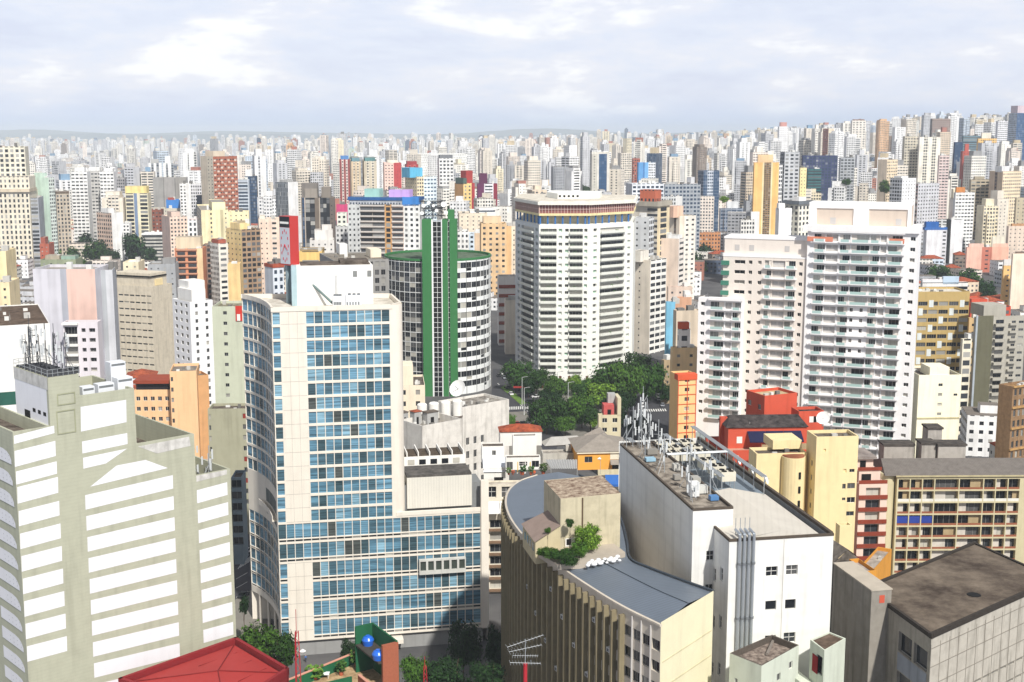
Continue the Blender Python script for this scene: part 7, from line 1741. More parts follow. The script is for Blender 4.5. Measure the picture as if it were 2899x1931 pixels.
pe = mat('peach_render', (240, 196, 150), .88, .08, .16)
b = gb('apartment_block', 'peach apartment block with a brown roofed terrace and rows of small windows', 'apartment block', (376, 380, 482, 1104, 402, 2), pe, None, None, roofmat('brown_terrace_roof', (96, 66, 48), (170, 120, 90), .5), 14)
b.wall = MB(); b.w = []
rr = [(b.Lr * (i + .22) / 5, b.Lr * (i + .78) / 5, b.z - 3.6 - 3.35 * k, b.z - 2.2 - 3.35 * k, 'darkw') for i in range(5) for k in range(8)]
b.box_walls(b.A, 2, b.Lr, b.Ll, 0, b.z, rr, [])
ob(b, 'terrace_storey', mat('dark_terrace_glass', (44, 42, 46), .4), .4, b.Lr - .2, 1.0, 10, b.z - .6, b.z + 2.0); ob(b, 'terrace_roof', mat('rust_tile_eave', (150, 70, 48), .9, .2, .1), -.3, b.Lr + .2, -.2, 11, b.z + 2.0, b.z + 3.0); b.done()
b = gb('apartment_block', 'tall peach stair block with grey lean-to roof right of the peach apartments', 'apartment block', (478, 480, 556, 1052, 396, 10), pe, None, None, roofmat('grey_lean_roof', (98, 92, 86), (150, 142, 132), .5), 14)
b.wall = MB(); b.w = []; b.box_walls(b.A, 10, b.Lr, b.Ll, 0, b.z, [(b.Lr * .03, b.Lr * .12, b.z - 3.2 - 3.35 * k, b.z - 1.8 - 3.35 * k, 'dark') for k in range(9)], [])
b.done()
b = gb('apartment_block', 'darker peach side wing with a long vertical crack behind the stair block', 'apartment block', (555, 558, 590, 1064, 402, 30), mat('dull_peach_render', (214, 166, 118), .9, .15, .35), None, None, roofmat('grey_lean_roof', (98, 92, 86), (150, 142, 132), .5), 8); b.done()
b = gb('office_block', 'plain white slab with a brown flat roof at the left border, behind the aerials', 'building', (-60, -50, 141, 926, 280, 24), WHITE(), None, None, roofmat('brown_flat_roof', (66, 52, 42), (112, 96, 82), .5), 14, low=.2)
ob(b, 'green_window_band', mat('green_band_glass', (52, 96, 84), .2), 2, 15, -.05, 0, b.z - 18, b.z - 15); ob(b, 'grey_lower_wall', mat('grey_render', (152, 152, 150)), 0, 18, -3, -.1, 0, b.z - 20); b.done()
blk('blank tower, grey ribbed left side and white right side', (779, 815, 843, 516, 1080, 55), one(Wh, Nn), one((146, 150, 154), (1.6, 3.4, .5, .9, .1)), boxes=[(.2, .8, .2, .8, 2, Gy)])
blk('black glass twin-strip tower framed in brown concrete', (845, 852, 944, 560, 1000, 4), [(.03, (132, 122, 112), Nn), (.10, (40, 38, 40), Gs), (.13, (196, 184, 170), Nn), (.42, (14, 15, 20), (3, 3.4, .92, .9, .0)), (.55, (120, 108, 96), Nn), (.58, (190, 178, 164), Nn), (.88, (14, 15, 20), (3, 3.4, .92, .9, .0)), (1, (110, 100, 92), Sm)], one((110, 100, 92), Sm), boxes=[(.1, .5, .2, .8, 7, (150, 142, 132)), (.62, .9, .2, .8, 8, (134, 126, 116)), (.0, .5, .3, .9, 11, (128, 122, 116))], name='office_tower', cat='office building')
blk('magenta painted wall behind the blue-topped wide block', (948, 952, 985, 579, 1090, 4), one((206, 72, 122), Nn), D=8)
t, A, e, g, Lr, Ll, z = blk('wide blue-topped block, deep balconies and a tan stair strip between white ends', (981, 984, 1188, 578, 860, -7), [(.175, (206, 208, 206), (2.6, 3.5, .4, .4, 0)), (.515, (150, 136, 124), (9, 3.5, .94, .66, 0)), (.61, (206, 160, 106), (5, 3.5, .6, .7, 0)), (.775, (206, 180, 164), (8, 3.5, .9, .5, 0)), (1, (238, 238, 234), (4.2, 3.5, .45, .5, 0))], None, boxes=[(.02, .98, .05, .9, 3.6, (186, 190, 196), (2, 9, .5, .7, .2)), (.0, 1.0, .02, .95, 1.2, (40, 92, 150), Nn, 3.6), (.56, .85, .2, .8, 6.5, (196, 164, 226), Nn, 3), (.22, .43, .2, .8, 7, (160, 206, 200), Nn, 3), (.76, .99, .0, .4, 5, (60, 132, 206), Nn)], slabs=[(.18, .515, 3.5, 1.2, (206, 198, 190)), (.615, .775, 3.5, 1.0, (220, 212, 204))], name='apartment_block', cat='apartment block')
blk('tan tower with a yellow windowed face and a red right edge', (1287, 1312, 1344, 519, 1250, 35), [(.72, (246, 214, 146), (3.8, 3.6, .4, .45, 0)), (1, (176, 56, 60), Nn)], one((214, 164, 108), Nn), boxes=[(.3, .9, .1, .7, 12, (170, 60, 56)), (.0, .3, .0, .9, 5, (84, 104, 96))])
blk('plum and white banded block with a plum tower head', (1350, 1352, 1408, 520, 1400, 6), [(.33, (104, 40, 84), Nn), (.8, (240, 238, 240), (12, 3.4, .8, .45, .1)), (1, (140, 40, 60), Nn)], boxes=[(.1, .5, .2, .8, 11, (96, 38, 76)), ])
blk('cream tower with a pale blue windowed half and a blue roof tank', (1148, 1180, 1236, 500, 1180, 30), [(.35, (240, 224, 190), Ms), (1, (226, 238, 242), (3.2, 3.5, .66, .4, .55))], one((238, 222, 186), Sm), boxes=[(-.3, .35, .1, .8, 8, (98, 186, 222))])
blk('white gridded tower with a dark slotted crown', (1239, 1243, 1284, 448, 1600, 8), one(Wh, (5, 4.4, .6, .5, 0)), boxes=[(.05, .95, .1, .9, 4, (120, 122, 126))])
t, A, e, g, Lr, Ll, z = blk('huge white hall wall patterned with diamond lattice', (1156, 1160, 1322, 436, 2350, 5), one((240, 240, 236), Nn), D=60, name='hall', cat='hall')
m_ = MB(); f = Face((A.x, A.y), 5); n = 16
for i in range(n * 2):
	for k in range(10):
		u = Lr * (i + .5 * (k % 2)) / (n * 2) + 1; zz = z - 2 - k * 4.6; w_ = Lr / (n * 4)
		m_.face([f.pt(u - w_ * .5, zz, .2), f.pt(u, zz - 1.6, .2), f.pt(u + w_ * .5, zz, .2), f.pt(u, zz + 1.6, .2)])
put(m_, 'lattice_openings', mat('lattice_shadow_grey', (178, 178, 172)), t, kind='stuff')
for (x0, x1, yt, Y, c1, c2, lab, tc_) in ((957, 990, 451, 1500, (150, 70, 66), (232, 214, 206), 'dark red and white striped tower with a blue cap, left of four', (90, 140, 200)), (990, 1021, 457, 1510, (214, 196, 164), (232, 220, 196), 'sand striped tower with a green-grey cap, second of four', (110, 150, 160)), (1026, 1066, 456, 1530, (206, 198, 178), (230, 224, 208), 'pale sand tower with twin green caps, third of four', (96, 140, 140)), (1146, 1184, 466, 1620, (176, 66, 66), (200, 96, 90), 'dull red tower behind the cream and blue one', (160, 56, 60))):
	blk(lab, (x0, x0 + 4, x1, yt, Y, 8), [(.2, c1, Nn), (.4, c2, Ms), (.6, c1, Nn), (.8, c2, Ms), (1, c1, Nn)], boxes=[(.1, .9, .1, .9, 4, tc_)])
blk('pink slab with a broad brick-red edge', (1084, 1088, 1136, 461, 1490, 8), [(.55, (240, 208, 194), (3.5, 3.4, .4, .35, 0)), (1, (190, 72, 72), (9, 3.4, .1, .1, 0))], boxes=[(.2, .8, .2, .8, 3, Cr)])
blk('tan block pricked with square windows behind the round tower', (1358, 1362, 1434, 632, 900, 6), one((228, 194, 150), (4.2, 4.0, .42, .42, 0)), boxes=[(.1, .8, .2, .8, 4.5, (230, 204, 168))])
blk('tan side wing right of the window-pricked tan block', (1432, 1434, 1462, 640, 905, 6), [(.5, (226, 186, 136), Nn), (1, (236, 220, 196), Sm)])
blk('white low block with round-cornered windows right of the green fin', (1290, 1293, 1327, 655, 930, 5), one(Wh, (3.2, 3.8, .5, .5, 0)))
blk('pale blue-white narrow block beside the white low one', (1326, 1328, 1358, 660, 940, 5), [(.5, (206, 220, 232), Gd), (1, (226, 200, 170), Nn)])
blk('white low hall with a teal ribbon window', (1326, 1331, 1414, 596, 1060, 6), [(1, (236, 234, 228), (24, 9, .7, .5, .35))], boxes=[(.2, .8, .2, .8, 2, Wh)])
blk('wide pale beige block with window rows behind the round tower', (1296, 1300, 1380, 604, 1040, 5), one((236, 222, 200), Sm))
b = gb('office_block', 'long grey flat-roofed block behind the white rooftop house of the clock', 'building', (905, 945, 1100, 738, 520, 18), mat('grey_weathered_render', (150, 148, 144), .9, .2, .3), dict(bay=2.4, floor=3.4, ww=1.8, wh=2.2, sill=.6, style='dark', off=1, zm=20), None, roofmat('grey_brown_roof', (96, 90, 80), (150, 142, 130), .3), 50, low=.5)
ob(b, 'roof_hut', WHITE(), b.Lr * .35, b.Lr * .5, 30, 38, b.z - .4, b.z + 4); ob(b, 'roof_hut', mat('pale_cream_render', (236, 224, 200)), b.Lr * .78, b.Lr * .98, 12, 22, b.z - .4, b.z + 3); b.done()
blk('yellow low building with two long dark windows behind the clock sign', (842, 846, 911, 712, 640, 4), one((240, 204, 128), (11, 6, .72, .34, 0)), boxes=[(.0, 1, .3, 1, .5, (160, 140, 104))])
blk('stepped white block in front of the black glass tower', (872, 877, 946, 680, 820, 8), one((230, 226, 220), Sm), boxes=[(.2, .95, .3, .9, 6, (226, 222, 216)), (.5, .9, .4, .8, 9, (226, 222, 216))])
blk('grey small block under the magenta wall', (946, 950, 984, 640, 900, 4), one((206, 206, 204), Gd), boxes=[(.1, .9, .2, .8, 9, (232, 234, 220), Gd)])
blk('long white block with cream lattice balconies left behind the red crown', (1470, 1474, 1570, 552, 1010, 4), one((240, 226, 196), (4, 4.5, .5, .4, 0)))
t, A, e, g, Lr, Ll, z = blk('beige tower with a heavy roof slab and dark ribbed windows right of the red crown', (1790, 1862, 1896, 580, 800, 58), one((232, 214, 178), (14, 3.4, .5, .7, 0)), [(.6, (214, 206, 190), Nn), (1, (206, 198, 182), Bd)], boxes=[(-.12, 1.1, -.06, .7, 2, (176, 168, 152)), (.2, .7, .2, .8, 7, (190, 104, 76), (2.4, 9, .5, .4, 0), 2)])
blk('white-capped grey slab hard by the white angular tower', (1793, 1838, 1852, 616, 730, 66), one((226, 228, 228), Vd), one((206, 208, 208), Sm))
blk('beige slab with small slits on its flank and white gridded front', (1793, 1842, 1887, 737, 690, 52), one((238, 236, 228), (4.8, 3.6, .82, .52, 0)), [(.25, (228, 218, 202), Nn), (.5, (228, 218, 202), (8, 3.6, .28, .22, 0)), (1, (228, 218, 202), Nn)], boxes=[(-.2, .3, .4, .9, 5, (232, 226, 214))])
blk('pale beige tower with saw-tooth balconies, front one of two', (1868, 1922, 1938, 676, 800, 64), one((240, 232, 222), (9, 3.5, .7, .42, 0)), one((234, 214, 196), Nn), boxes=[(.1, .9, .1, .6, 2, Wh)])
blk('pale cream tower with a dark recess and rounded head, rear one of two', (1886, 1924, 1970, 612, 900, 40), [(.3, (240, 226, 206), Nn), (1, (242, 234, 222), (5.5, 3.5, .4, .36, 0))], [(.6, (240, 226, 206), Nn), (.75, (110, 92, 80), Gd), (1, (240, 226, 206), Nn)], boxes=[(-.3, .3, .1, .6, 7, (236, 196, 170))])
blk('tall blue-grey glass tower with rounded shoulders', (1976, 1992, 2037, 483, 1380, 22), [(.25, (120, 132, 148), Gs), (.62, (206, 212, 220), (2.6, 3.4, .7, .6, .4)), (1, (110, 122, 138), Gs)], one((130, 142, 156), Gs), name='office_tower', cat='office building')
blk('slate blue block gridded with white sills right of the blue-grey tower', (2036, 2040, 2132, 590, 1340, 8), one((150, 158, 172), (6, 3.4, .84, .6, .45)), boxes=[(.2, .55, .2, .8, 7, (232, 234, 236))])
blk('white small-windowed block below the slate blue one', (2094, 2098, 2150, 622, 1000, 10), [(.75, (226, 224, 218), Ms), (1, (240, 236, 230), Nn)], boxes=[(.55, 1, .1, .9, 6, Wh)])
blk('orange slab tower split by a textured brown strip', (2133, 2136, 2206, 460, 1010, 7), [(.34, (244, 196, 128), Nn), (.40, (240, 224, 180), Nn), (.68, (150, 124, 92), (2.2, 1.6, .7, .4, 0)), (.74, (240, 224, 180), Nn), (1, (244, 194, 124), Nn)], boxes=[(.15, .75, .2, .8, 6, (240, 206, 160))], name='apartment_tower', cat='apartment tower')
blk('thin white side wall behind the orange slab tower', (2204, 2206, 2216, 466, 1040, 40), one(Wh, Vd), D=10)
blk('plain white lift block in front of the orange slab tower', (2196, 2206, 2242, 590, 780, 12), one((244, 244, 242), Nn), boxes=[(.0, .5, .2, .7, 3, Wh)])
blk('white block punched with square windows left of the big white complex', (2222, 2262, 2302, 575, 900, 38), one((238, 234, 220), (4, 3.8, .5, .6, 0)), one((226, 222, 206), (4, 3.8, .5, .6, 0)), boxes=[(-.1, 1.1, -.1, 1.1, 1.5, (110, 116, 122)), (.2, .7, .2, .7, 4, Wh)])
blk('long grey-white block with window grid behind the red crown, left part', (1772, 1790, 1880, 520, 1180, 12), one((226, 230, 236), (4.6, 3.8, .66, .55, .2)), one((206, 210, 216), Nn))
blk('long grey slab with dense window grid behind the red crown, right part', (1878, 1882, 1984, 522, 1200, 10), one((166, 172, 178), (3.6, 3.6, .66, .55, .3)), boxes=[(.05, .35, .2, .8, 2, Gy)])
blk('grey-white block with window columns in front of the grey slab', (1868, 1872, 1932, 556, 1080, 14), [(.7, (206, 208, 208), Ms), (1, (226, 226, 224), Nn)])
blk('orange-brown pitted block above the tree clump', (1976, 1980, 2040, 658, 1240, 6), one((200, 140, 96), Gd))
t, A, e, g, Lr, Ll, z = blk('pale stone frame tower holding a navy glass strip', (1672, 1676, 1726, 436, 1560, 6), [(.3, (206, 202, 190), Sm), (.4, (226, 222, 212), Nn), (.85, (26, 40, 84), (3, 3.6, .95, .95, .8)), (1, (226, 222, 212), Nn)], boxes=[(0, 1, .1, .9, 2.5, (226, 222, 212))], name='office_tower', cat='office building')
blk('sky blue slab pair with a white right half', (1804, 1808, 1856, 460, 1640, 6), [(.28, (104, 166, 222), Nn), (.36, (70, 120, 180), Nn), (.58, (120, 178, 228), Nn), (1, (240, 242, 246), Ms)])
blk('rust brown slab left of the sky blue pair', (1789, 1792, 1812, 448, 1720, 6), one((172, 100, 84), Ms))
blk('white gable house-block topped by blue tanks, scalloped right edge', (2615, 2624, 2682, 648, 1120, 6), [(.75, (232, 232, 234), Nn), (1, (222, 222, 226), (9, 3.3, .6, .4, 0))], boxes=[(-.02, .6, .1, .8, 6, (40, 100, 176)), (-.1, 1.0, -.02, .9, 1.2, (60, 110, 180))])
blk('blank white slab with one black seam', (2680, 2690, 2728, 622, 1180, 6), [(.1, (50, 52, 54), Nn), (1, (238, 238, 240), Nn)])
blk('white stepped block with window dots behind the blank white slabs', (2690, 2700, 2760, 560, 1340, 14), one((238, 232, 222), Gd), boxes=[(.0, .35, .2, .8, 9, (236, 226, 200))])
blk('twin white blank slabs divided by a dark line', (2764, 2772, 2858, 617, 1300, 4), [(.48, (232, 234, 238), Nn), (.52, (60, 64, 70), Nn), (1, (236, 238, 240), Nn)], boxes=[(.44, .58, .2, .6, 14, (226, 228, 230))])
blk('pink block with a darker recessed centre', (2734, 2738, 2856, 700, 1105, 4), [(.36, (238, 190, 170), Nn), (.60, (196, 120, 100), (6, 3.6, .3, .3, 0)), (1, (236, 180, 156), Nn)], boxes=[(.05, .4, .1, .8, 3, (238, 198, 180)), (.62, .98, .1, .8, 3, (238, 190, 168)), (.6, .9, .2, .7, 9, (232, 224, 204))])
blk('wide pinkish-beige wall at the right border', (2850, 2856, 2960, 640, 1140, 4), one((226, 208, 190), Sm), boxes=[(.1, .5, .2, .8, 2, (196, 150, 110))])
blk('smooth pale cream slab at the right border above the red roofs', (2864, 2868, 2960, 718, 820, 6), one((244, 226, 204), Nn), boxes=[(.1, .8, .2, .8, 1.2, (130, 110, 96))])
blk('yellow-orange sliver with a white cap left of the smooth cream slab', (2838, 2842, 2868, 752, 840, 6), one((240, 196, 130), Sm), boxes=[(.0, 1, .2, .8, 4, (226, 224, 220))])
b = gb('apartment_block', 'mustard chequered apartment block with white panels and window bands', 'apartment block', (2597, 2600, 2746, 826, 520, 2), mat('mustard_render', (190, 164, 108), .88, .12, .2), None, None, roofmat('pale_dusty_roof', (186, 178, 162), (226, 220, 206), .3), 16)
b.wall = MB(); b.w = []; rr = []; wp_ = MB()
for k in range(12):
	zz = b.z - 3.2 - 3.4 * (k + 1) + .8
	for i in range(5):
		u0 = b.Lr * i / 5 + .1
		if (i + k) % 3 == 1: wp_.obox((b.A.x, b.A.y), b.e, u0 + .3, u0 + b.Lr / 10, -.08, 0, zz - .6, zz + 2.3)
		rr.append((u0 + (b.Lr / 10 + .1 if (i + k) % 3 == 1 else .1), u0 + b.Lr / 5 - .3, zz, zz + 1.7, 'band'))
b.box_walls(b.A, 2, b.Lr, b.Ll, 0, b.z, rr, []); b.add(wp_, 'white_panels', mat('pale_blue_white_panel', (222, 228, 226), .7)); b.done()
b = gb('apartment_block', 'blank pale cream gable block with a few windows and a stained base', 'apartment block', (2600, 2602, 2722, 1062, 430, 3), mat('pale_cream_gable', (246, 240, 212), .85, .10, .2), None, None, felt, 18)
b.wall = MB(); b.w = []; b.box_walls(b.A, 3, b.Lr, b.Ll, 0, b.z, [(b.Lr * .47, b.Lr * .57, b.z - 4 - 3.4 * k, b.z - 3.0 - 3.4 * k, 'dark') for k in range(4)] + [(b.Lr * .84, b.Lr * .93, b.z - 7.4, b.z - 6.6, 'dark')], [])
ob(b, 'stair_head', mat('pale_cream_gable', (246, 240, 212)), b.Lr * .26, b.Lr * .72, 0.3, 9, b.z - .6, b.z + 2.6); ob(b, 'string_course', mat('stained_cornice', (190, 180, 140), .9, .3, .3), 0, b.Lr, -.2, 0, b.z - 15.4, b.z - 14.9); b.done()
b = gb('apartment_tower', 'dark olive flanked tower with cantilevered grey balconies', 'apartment tower', (2758, 2764, 2905, 898, 500, 10), [mat('grey_tower_render', (176, 172, 160), .9, .12, .2), mat('dark_olive_flank', (104, 102, 82), .9, .15, .2)], None, None, felt, 20)
b.wall = MB(); b.w = []; rr = []
for k in range(17):
	zz = b.z - 3.1 * (k + 1) - .6; rr += [(b.Lr * .40, b.Lr * .56, zz + .3, zz + 2.4, 'dark'), (b.Lr * .72, b.Lr * .80, zz + .6, zz + 1.9, 'dark'), (b.Lr * .86, b.Lr * .96, zz + .8, zz + 1.8, 'dark'), (b.Lr * .12, b.Lr * .22, zz + 1, zz + 1.9, 'darkw')]
b.box_walls(b.A, 10, b.Lr, b.Ll, 0, b.z, rr, [], 0); ob(b, 'olive_flank', b.wm[1], -.1, b.Lr * .34, -.25, -.02, 0, b.z + .5); ob(b, 'pale_edge', mat('pale_grey_edge', (170, 178, 184)), -.3, .5, -.6, -.25, 0, b.z + .8)
for k in range(17):
	zz = b.z - 3.1 * (k + 1) - .6; ob(b, 'balcony', b.wm[0], b.Lr * .36, b.Lr * .58, -1.6, 0, zz - .1, zz + .9); ob(b, 'balcony', b.wm[0], b.Lr * .66, b.Lr * .82, -1.2, 0, zz + .2, zz + 1.0)
ob(b, 'roof_house', mat('grey_tower_render', (176, 172, 160)), b.Lr * .25, b.Lr * .7, 4, 14, b.z - .5, b.z + 4); b.done()
od = mat('old_brown_stone', (150, 120, 88), .95, .35, .5, .7)
b = gb('old_building', 'ornate old brown building with stained side and tall windows at the right border', 'building', (2828, 2868, 2960, 1095, 420, 30), od, dict(bay=2.2, floor=3.6, ww=1.2, wh=2.2, sill=.7, style='dark', off=.4), None, roofmat('ochre_old_roof', (120, 92, 60), (176, 140, 96), .5), 16)
for k in range(5): ob(b, 'cornice', mat('ochre_cornice', (190, 150, 96), .9, .3, .4), 0, b.Lr, -.5, 0, b.z - .4 - 7.2 * k, b.z + .2 - 7.2 * k)
b.done()
b = gb('apartment_block', 'orange-gridded cream flats with a red cap left of the white complex', 'apartment block', (1898, 1920, 1972, 1062, 425, 14), mat('peach_cream_render', (240, 200, 140), .88, .08, .12), dict(bay=4.0, floor=3.3, ww=1.7, wh=1.4, sill=1.0, style='darkw', off=.3), None, rust_t, 14)
gm = mat('orange_red_grid', (216, 92, 56), .85, .1, .1)
ob(b, 'red_cap', gm, -.2, b.Lr + .2, -.3, 3, b.z - 1.8, b.z + .2)
for k in range(14): ob(b, 'grid_line', gm, 0, b.Lr, -.14, 0, b.z - 3.3 * (k + 1) - .4, b.z - 3.3 * (k + 1) - .15)
for q in (0, .5, .97): ob(b, 'grid_post', gm, b.Lr * q, b.Lr * q + .25, -.18, 0, 0, b.z - 1.8)
b.done()
blk('cream and orange house-block stacked behind the orange-gridded flats', (1898, 1904, 1975, 985, 470, 6), one((240, 208, 160), Sm), boxes=[(.25, .7, .1, .8, 7, (240, 236, 230), Gd), (.25, .65, .05, .8, 1.5, (214, 96, 62), Nn, 8)])
blk('tiny white block with a red cap and round windows', (1920, 1923, 1955, 935, 500, 4), one((240, 238, 232), Sm), D=8, roof=(206, 90, 60))
b = gb('apartment_block', 'narrow cream flats with a red roof room in front of the trees', 'apartment block', (1692, 1695, 1758, 1175, 440, 4), mat('aged_cream_render', (214, 204, 172), .9, .15, .3), dict(bay=3.0, floor=3.4, ww=1.7, wh=1.6, sill=.9, style='darkw', off=.3), None, felt, 8)
ob(b, 'red_room', mat('washed_red_paint', (196, 92, 88), .9, .15, .2), b.Lr * .25, b.Lr * .72, 1.5, 6, b.z - .4, b.z + 3.2); ob(b, 'red_room_door', BLACK(), b.Lr * .42, b.Lr * .58, 1.45, 1.5, b.z - .2, b.z + 1.6); ob(b, 'end_wall', b.wm[0], b.Lr * .84, b.Lr, 0, 8, b.z - .5, b.z + 6); ob(b, 'rear_room', mat('grey_hut_render', (176, 176, 174)), b.Lr * .5, b.Lr * .84, 5, 8, b.z - .5, b.z + 6.5); b.done()
b = gb('apartment_block', 'brown-white banded block beside the round tower', 'apartment block', (1408, 1412, 1462, 782, 720, 6), mat('white_band_render', (226, 222, 216), .9, .1, .2), None, None, felt, 14)
for k in range(14): ob(b, 'red_band', mat('rust_red_band', (140, 62, 42)), 0, b.Lr, -.5, .0, b.z - 5 - 5.2 * k - 1.9, b.z - 5 - 5.2 * k)
b.done()
blk('plain beige gable between the banded block and the white angular tower', (1428, 1431, 1466, 850, 690, 4), one((222, 212, 196), Nn), D=10)
blk('low red-tiled houses cluster roof below the beige slab', (1888, 1892, 1960, 812, 640, 8), one((216, 196, 180), Sm), roof=(176, 84, 60), name='house', cat='house')
blk('orange tiled cottage right of the blue-painted hut', (1905, 1910, 1958, 842, 600, 10), one((206, 160, 130), Nn), roof=(190, 92, 60), name='house', cat='house')
blk('bright blue painted hut by the orange tiled cottage', (1884, 1887, 1912, 855, 585, 5), one((130, 196, 226), Nn), roof=(206, 206, 204), D=6, name='house', cat='house')
blk('bare beige wall yard building left of the white complex', (1906, 1915, 1985, 880, 560, 10), one((214, 198, 176), Nn), roof=(150, 140, 130))
blk('curved tan low building by the avenue', (1872, 1880, 1902, 1020, 560, 30), one((176, 156, 124), Sm), one((150, 140, 120), Sm))
blk('white factory house with arched red tile roof right of the complex', (2606, 2612, 2740, 800, 640, 4), one((232, 230, 226), Bd), roof=(190, 100, 76), boxes=[(.0, .5, .1, .8, 1.5, (226, 228, 230)), (.45, .8, .0, .5, 3, (186, 206, 222))])
blk('red painted low houses above the olive tower', (2744, 2748, 2862, 868, 600, 5), one((206, 84, 60), Gd), roof=(190, 90, 64), boxes=[(.1, .5, .2, .8, 3, (206, 90, 66))], name='house', cat='house')
blk('ochre lower wall block between mustard flats and olive tower', (2738, 2744, 2790, 900, 530, 5), one((206, 176, 130), Sm))
blk('cream narrow block with dark windows behind the blank gable', (2720, 2726, 2752, 960, 500, 8), one((236, 228, 206), Vd))
blk('tall white tower with a pointed red-brown hat on the skyline', (2202, 2206, 2232, 358, 2500, 8), one((240, 240, 240), (4, 4, .3, .3, 0)), boxes=[(.15, .85, .15, .85, 8, (206, 150, 140))])
blk('big pale tower with a gridded head on the skyline', (2409, 2413, 2452, 341, 2400, 8), one((232, 226, 216), (6, 4.4, .5, .4, 0)), boxes=[(.1, .9, .1, .9, 2, (150, 120, 110))])
blk('brown gridded tower on the skyline', (2634, 2640, 2692, 336, 2300, 12), one((170, 150, 140), (4, 3.6, .6, .5, 0)), one((120, 108, 104), Vd))
blk('rust and cream tower left of the big gridded one on the skyline', (2330, 2346, 2362, 364, 2350, 40), one((238, 222, 196), Sm), one((150, 90, 76), Ms))
blk('pale yellow tower on the ridge right of the brown gridded tower', (2760, 2764, 2794, 338, 2500, 8), one((236, 224, 200), Ms))
blk('white terraced tower on the ridge near the right border', (2820, 2826, 2856, 343, 2250, 10), one((236, 236, 238), Sl))
blk('blue glass tower with a pale cap at the right border skyline', (2856, 2880, 2910, 320, 2150, 20), one((80, 118, 170), Gs), one((190, 200, 214), Gd), boxes=[(.1, .9, .1, .9, 12, (206, 190, 196))], name='office_tower', cat='office building')
blk('dark teal-roofed office slab on the ridge', (2724, 2728, 2776, 384, 1950, 6), one((110, 136, 146), Bd), name='office_block', cat='office building')
blk('navy cube beside the teal-roofed office slab', (2700, 2704, 2726, 402, 1900, 6), one((40, 54, 92), Gs))
blk('orange-yellow terraced block right of the teal office', (2766, 2770, 2822, 392, 1850, 6), one((240, 196, 124), Gd), boxes=[(.2, .7, .2, .8, 8, (236, 226, 206))])
blk('church-like red brick tower house in the ridge trees', (2720, 2726, 2752, 428, 1780, 10), one((186, 90, 76), Sm), boxes=[(.3, .7, .3, .7, 10, (186, 90, 76))], name='church', cat='church')
blk('paired cream striped slab, broad tower below the brown gridded one, shaded half', (2556, 2562, 2602, 386, 1560, 10), one((206, 198, 180), (3.4, 3.4, .6, .45, 0)))  # shade of this half put into its darker cream
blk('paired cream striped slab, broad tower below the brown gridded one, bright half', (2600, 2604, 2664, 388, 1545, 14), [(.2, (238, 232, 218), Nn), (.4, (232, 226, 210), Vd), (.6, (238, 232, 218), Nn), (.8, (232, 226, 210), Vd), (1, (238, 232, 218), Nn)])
blk('pink-white banded tower right of the paired cream slab', (2656, 2660, 2688, 440, 1500, 8), one((226, 206, 200), Sl))
blk('navy topped dark office frame under construction', (2270, 2274, 2372, 440, 1650, 4), one((52, 60, 104), (4, 3.6, .7, .7, .3)), roof=(60, 60, 90))
blk('teal banded office block below the navy frame', (2284, 2288, 2326, 478, 1480, 6), one((60, 108, 112), Bd))
blk('grey ribbed tower right of the orange slab tower', (2209, 2222, 2264, 430, 1250, 20), one((196, 198, 200), (5, 3.6, .6, .5, 0)), one((150, 152, 156), Vd))
blk('yellow cream narrow block beside the grey ribbed tower', (2263, 2266, 2284, 475, 1300, 8), one((244, 226, 170), Sm))
blk('grey gridded slab in the middle of the right rise', (2376, 2380, 2420, 446, 1450, 8), one((170, 174, 178), (4.4, 3.4, .7, .5, 0)))
blk('beige tall slab with windowless left side on the right rise', (2486, 2512, 2542, 452, 1420, 40), one((236, 216, 184), Gd), one((206, 190, 170), Nn))
blk('brown banded tower on the right, rows of dark windows', (2744, 2750, 2804, 508, 1320, 8), one((180, 168, 146), (5, 3.5, .8, .44, 0)), boxes=[(.2, .7, .2, .8, 3, (170, 160, 140))])
blk('two-tone beige tower right of the brown banded one', (2802, 2840, 2892, 485, 1290, 30), one((240, 220, 188), Gd), [(.4, (190, 168, 146), Nn), (.6, (130, 110, 96), Gd), (1, (196, 176, 152), Nn)], boxes=[(.0, .4, .1, .6, 5, (226, 226, 226))])
blk('grey-brown slab cut by the right border', (2874, 2878, 2960, 560, 1150, 8), one((190, 178, 152), Sm))
blk('white stepped tower with dark balconies in front of the right rise', (2520, 2555, 2594, 505, 1230, 36), one((240, 240, 240), Sm), one((196, 198, 202), Vd), boxes=[(.0, .5, .1, .7, 2, Wh)])
blk('mauve-grey slab with window rows left of the white gable block', (2586, 2600, 2660, 520, 1240, 30), one((206, 206, 210), (3.6, 3.4, .45, .4, 0)), one((150, 128, 124), Vd))
blk('white banded slab below the orange roofed house', (2700, 2706, 2760, 545, 1260, 8), one((240, 240, 238), Sl), boxes=[(.05, .5, .2, .8, 5, (214, 140, 76))])
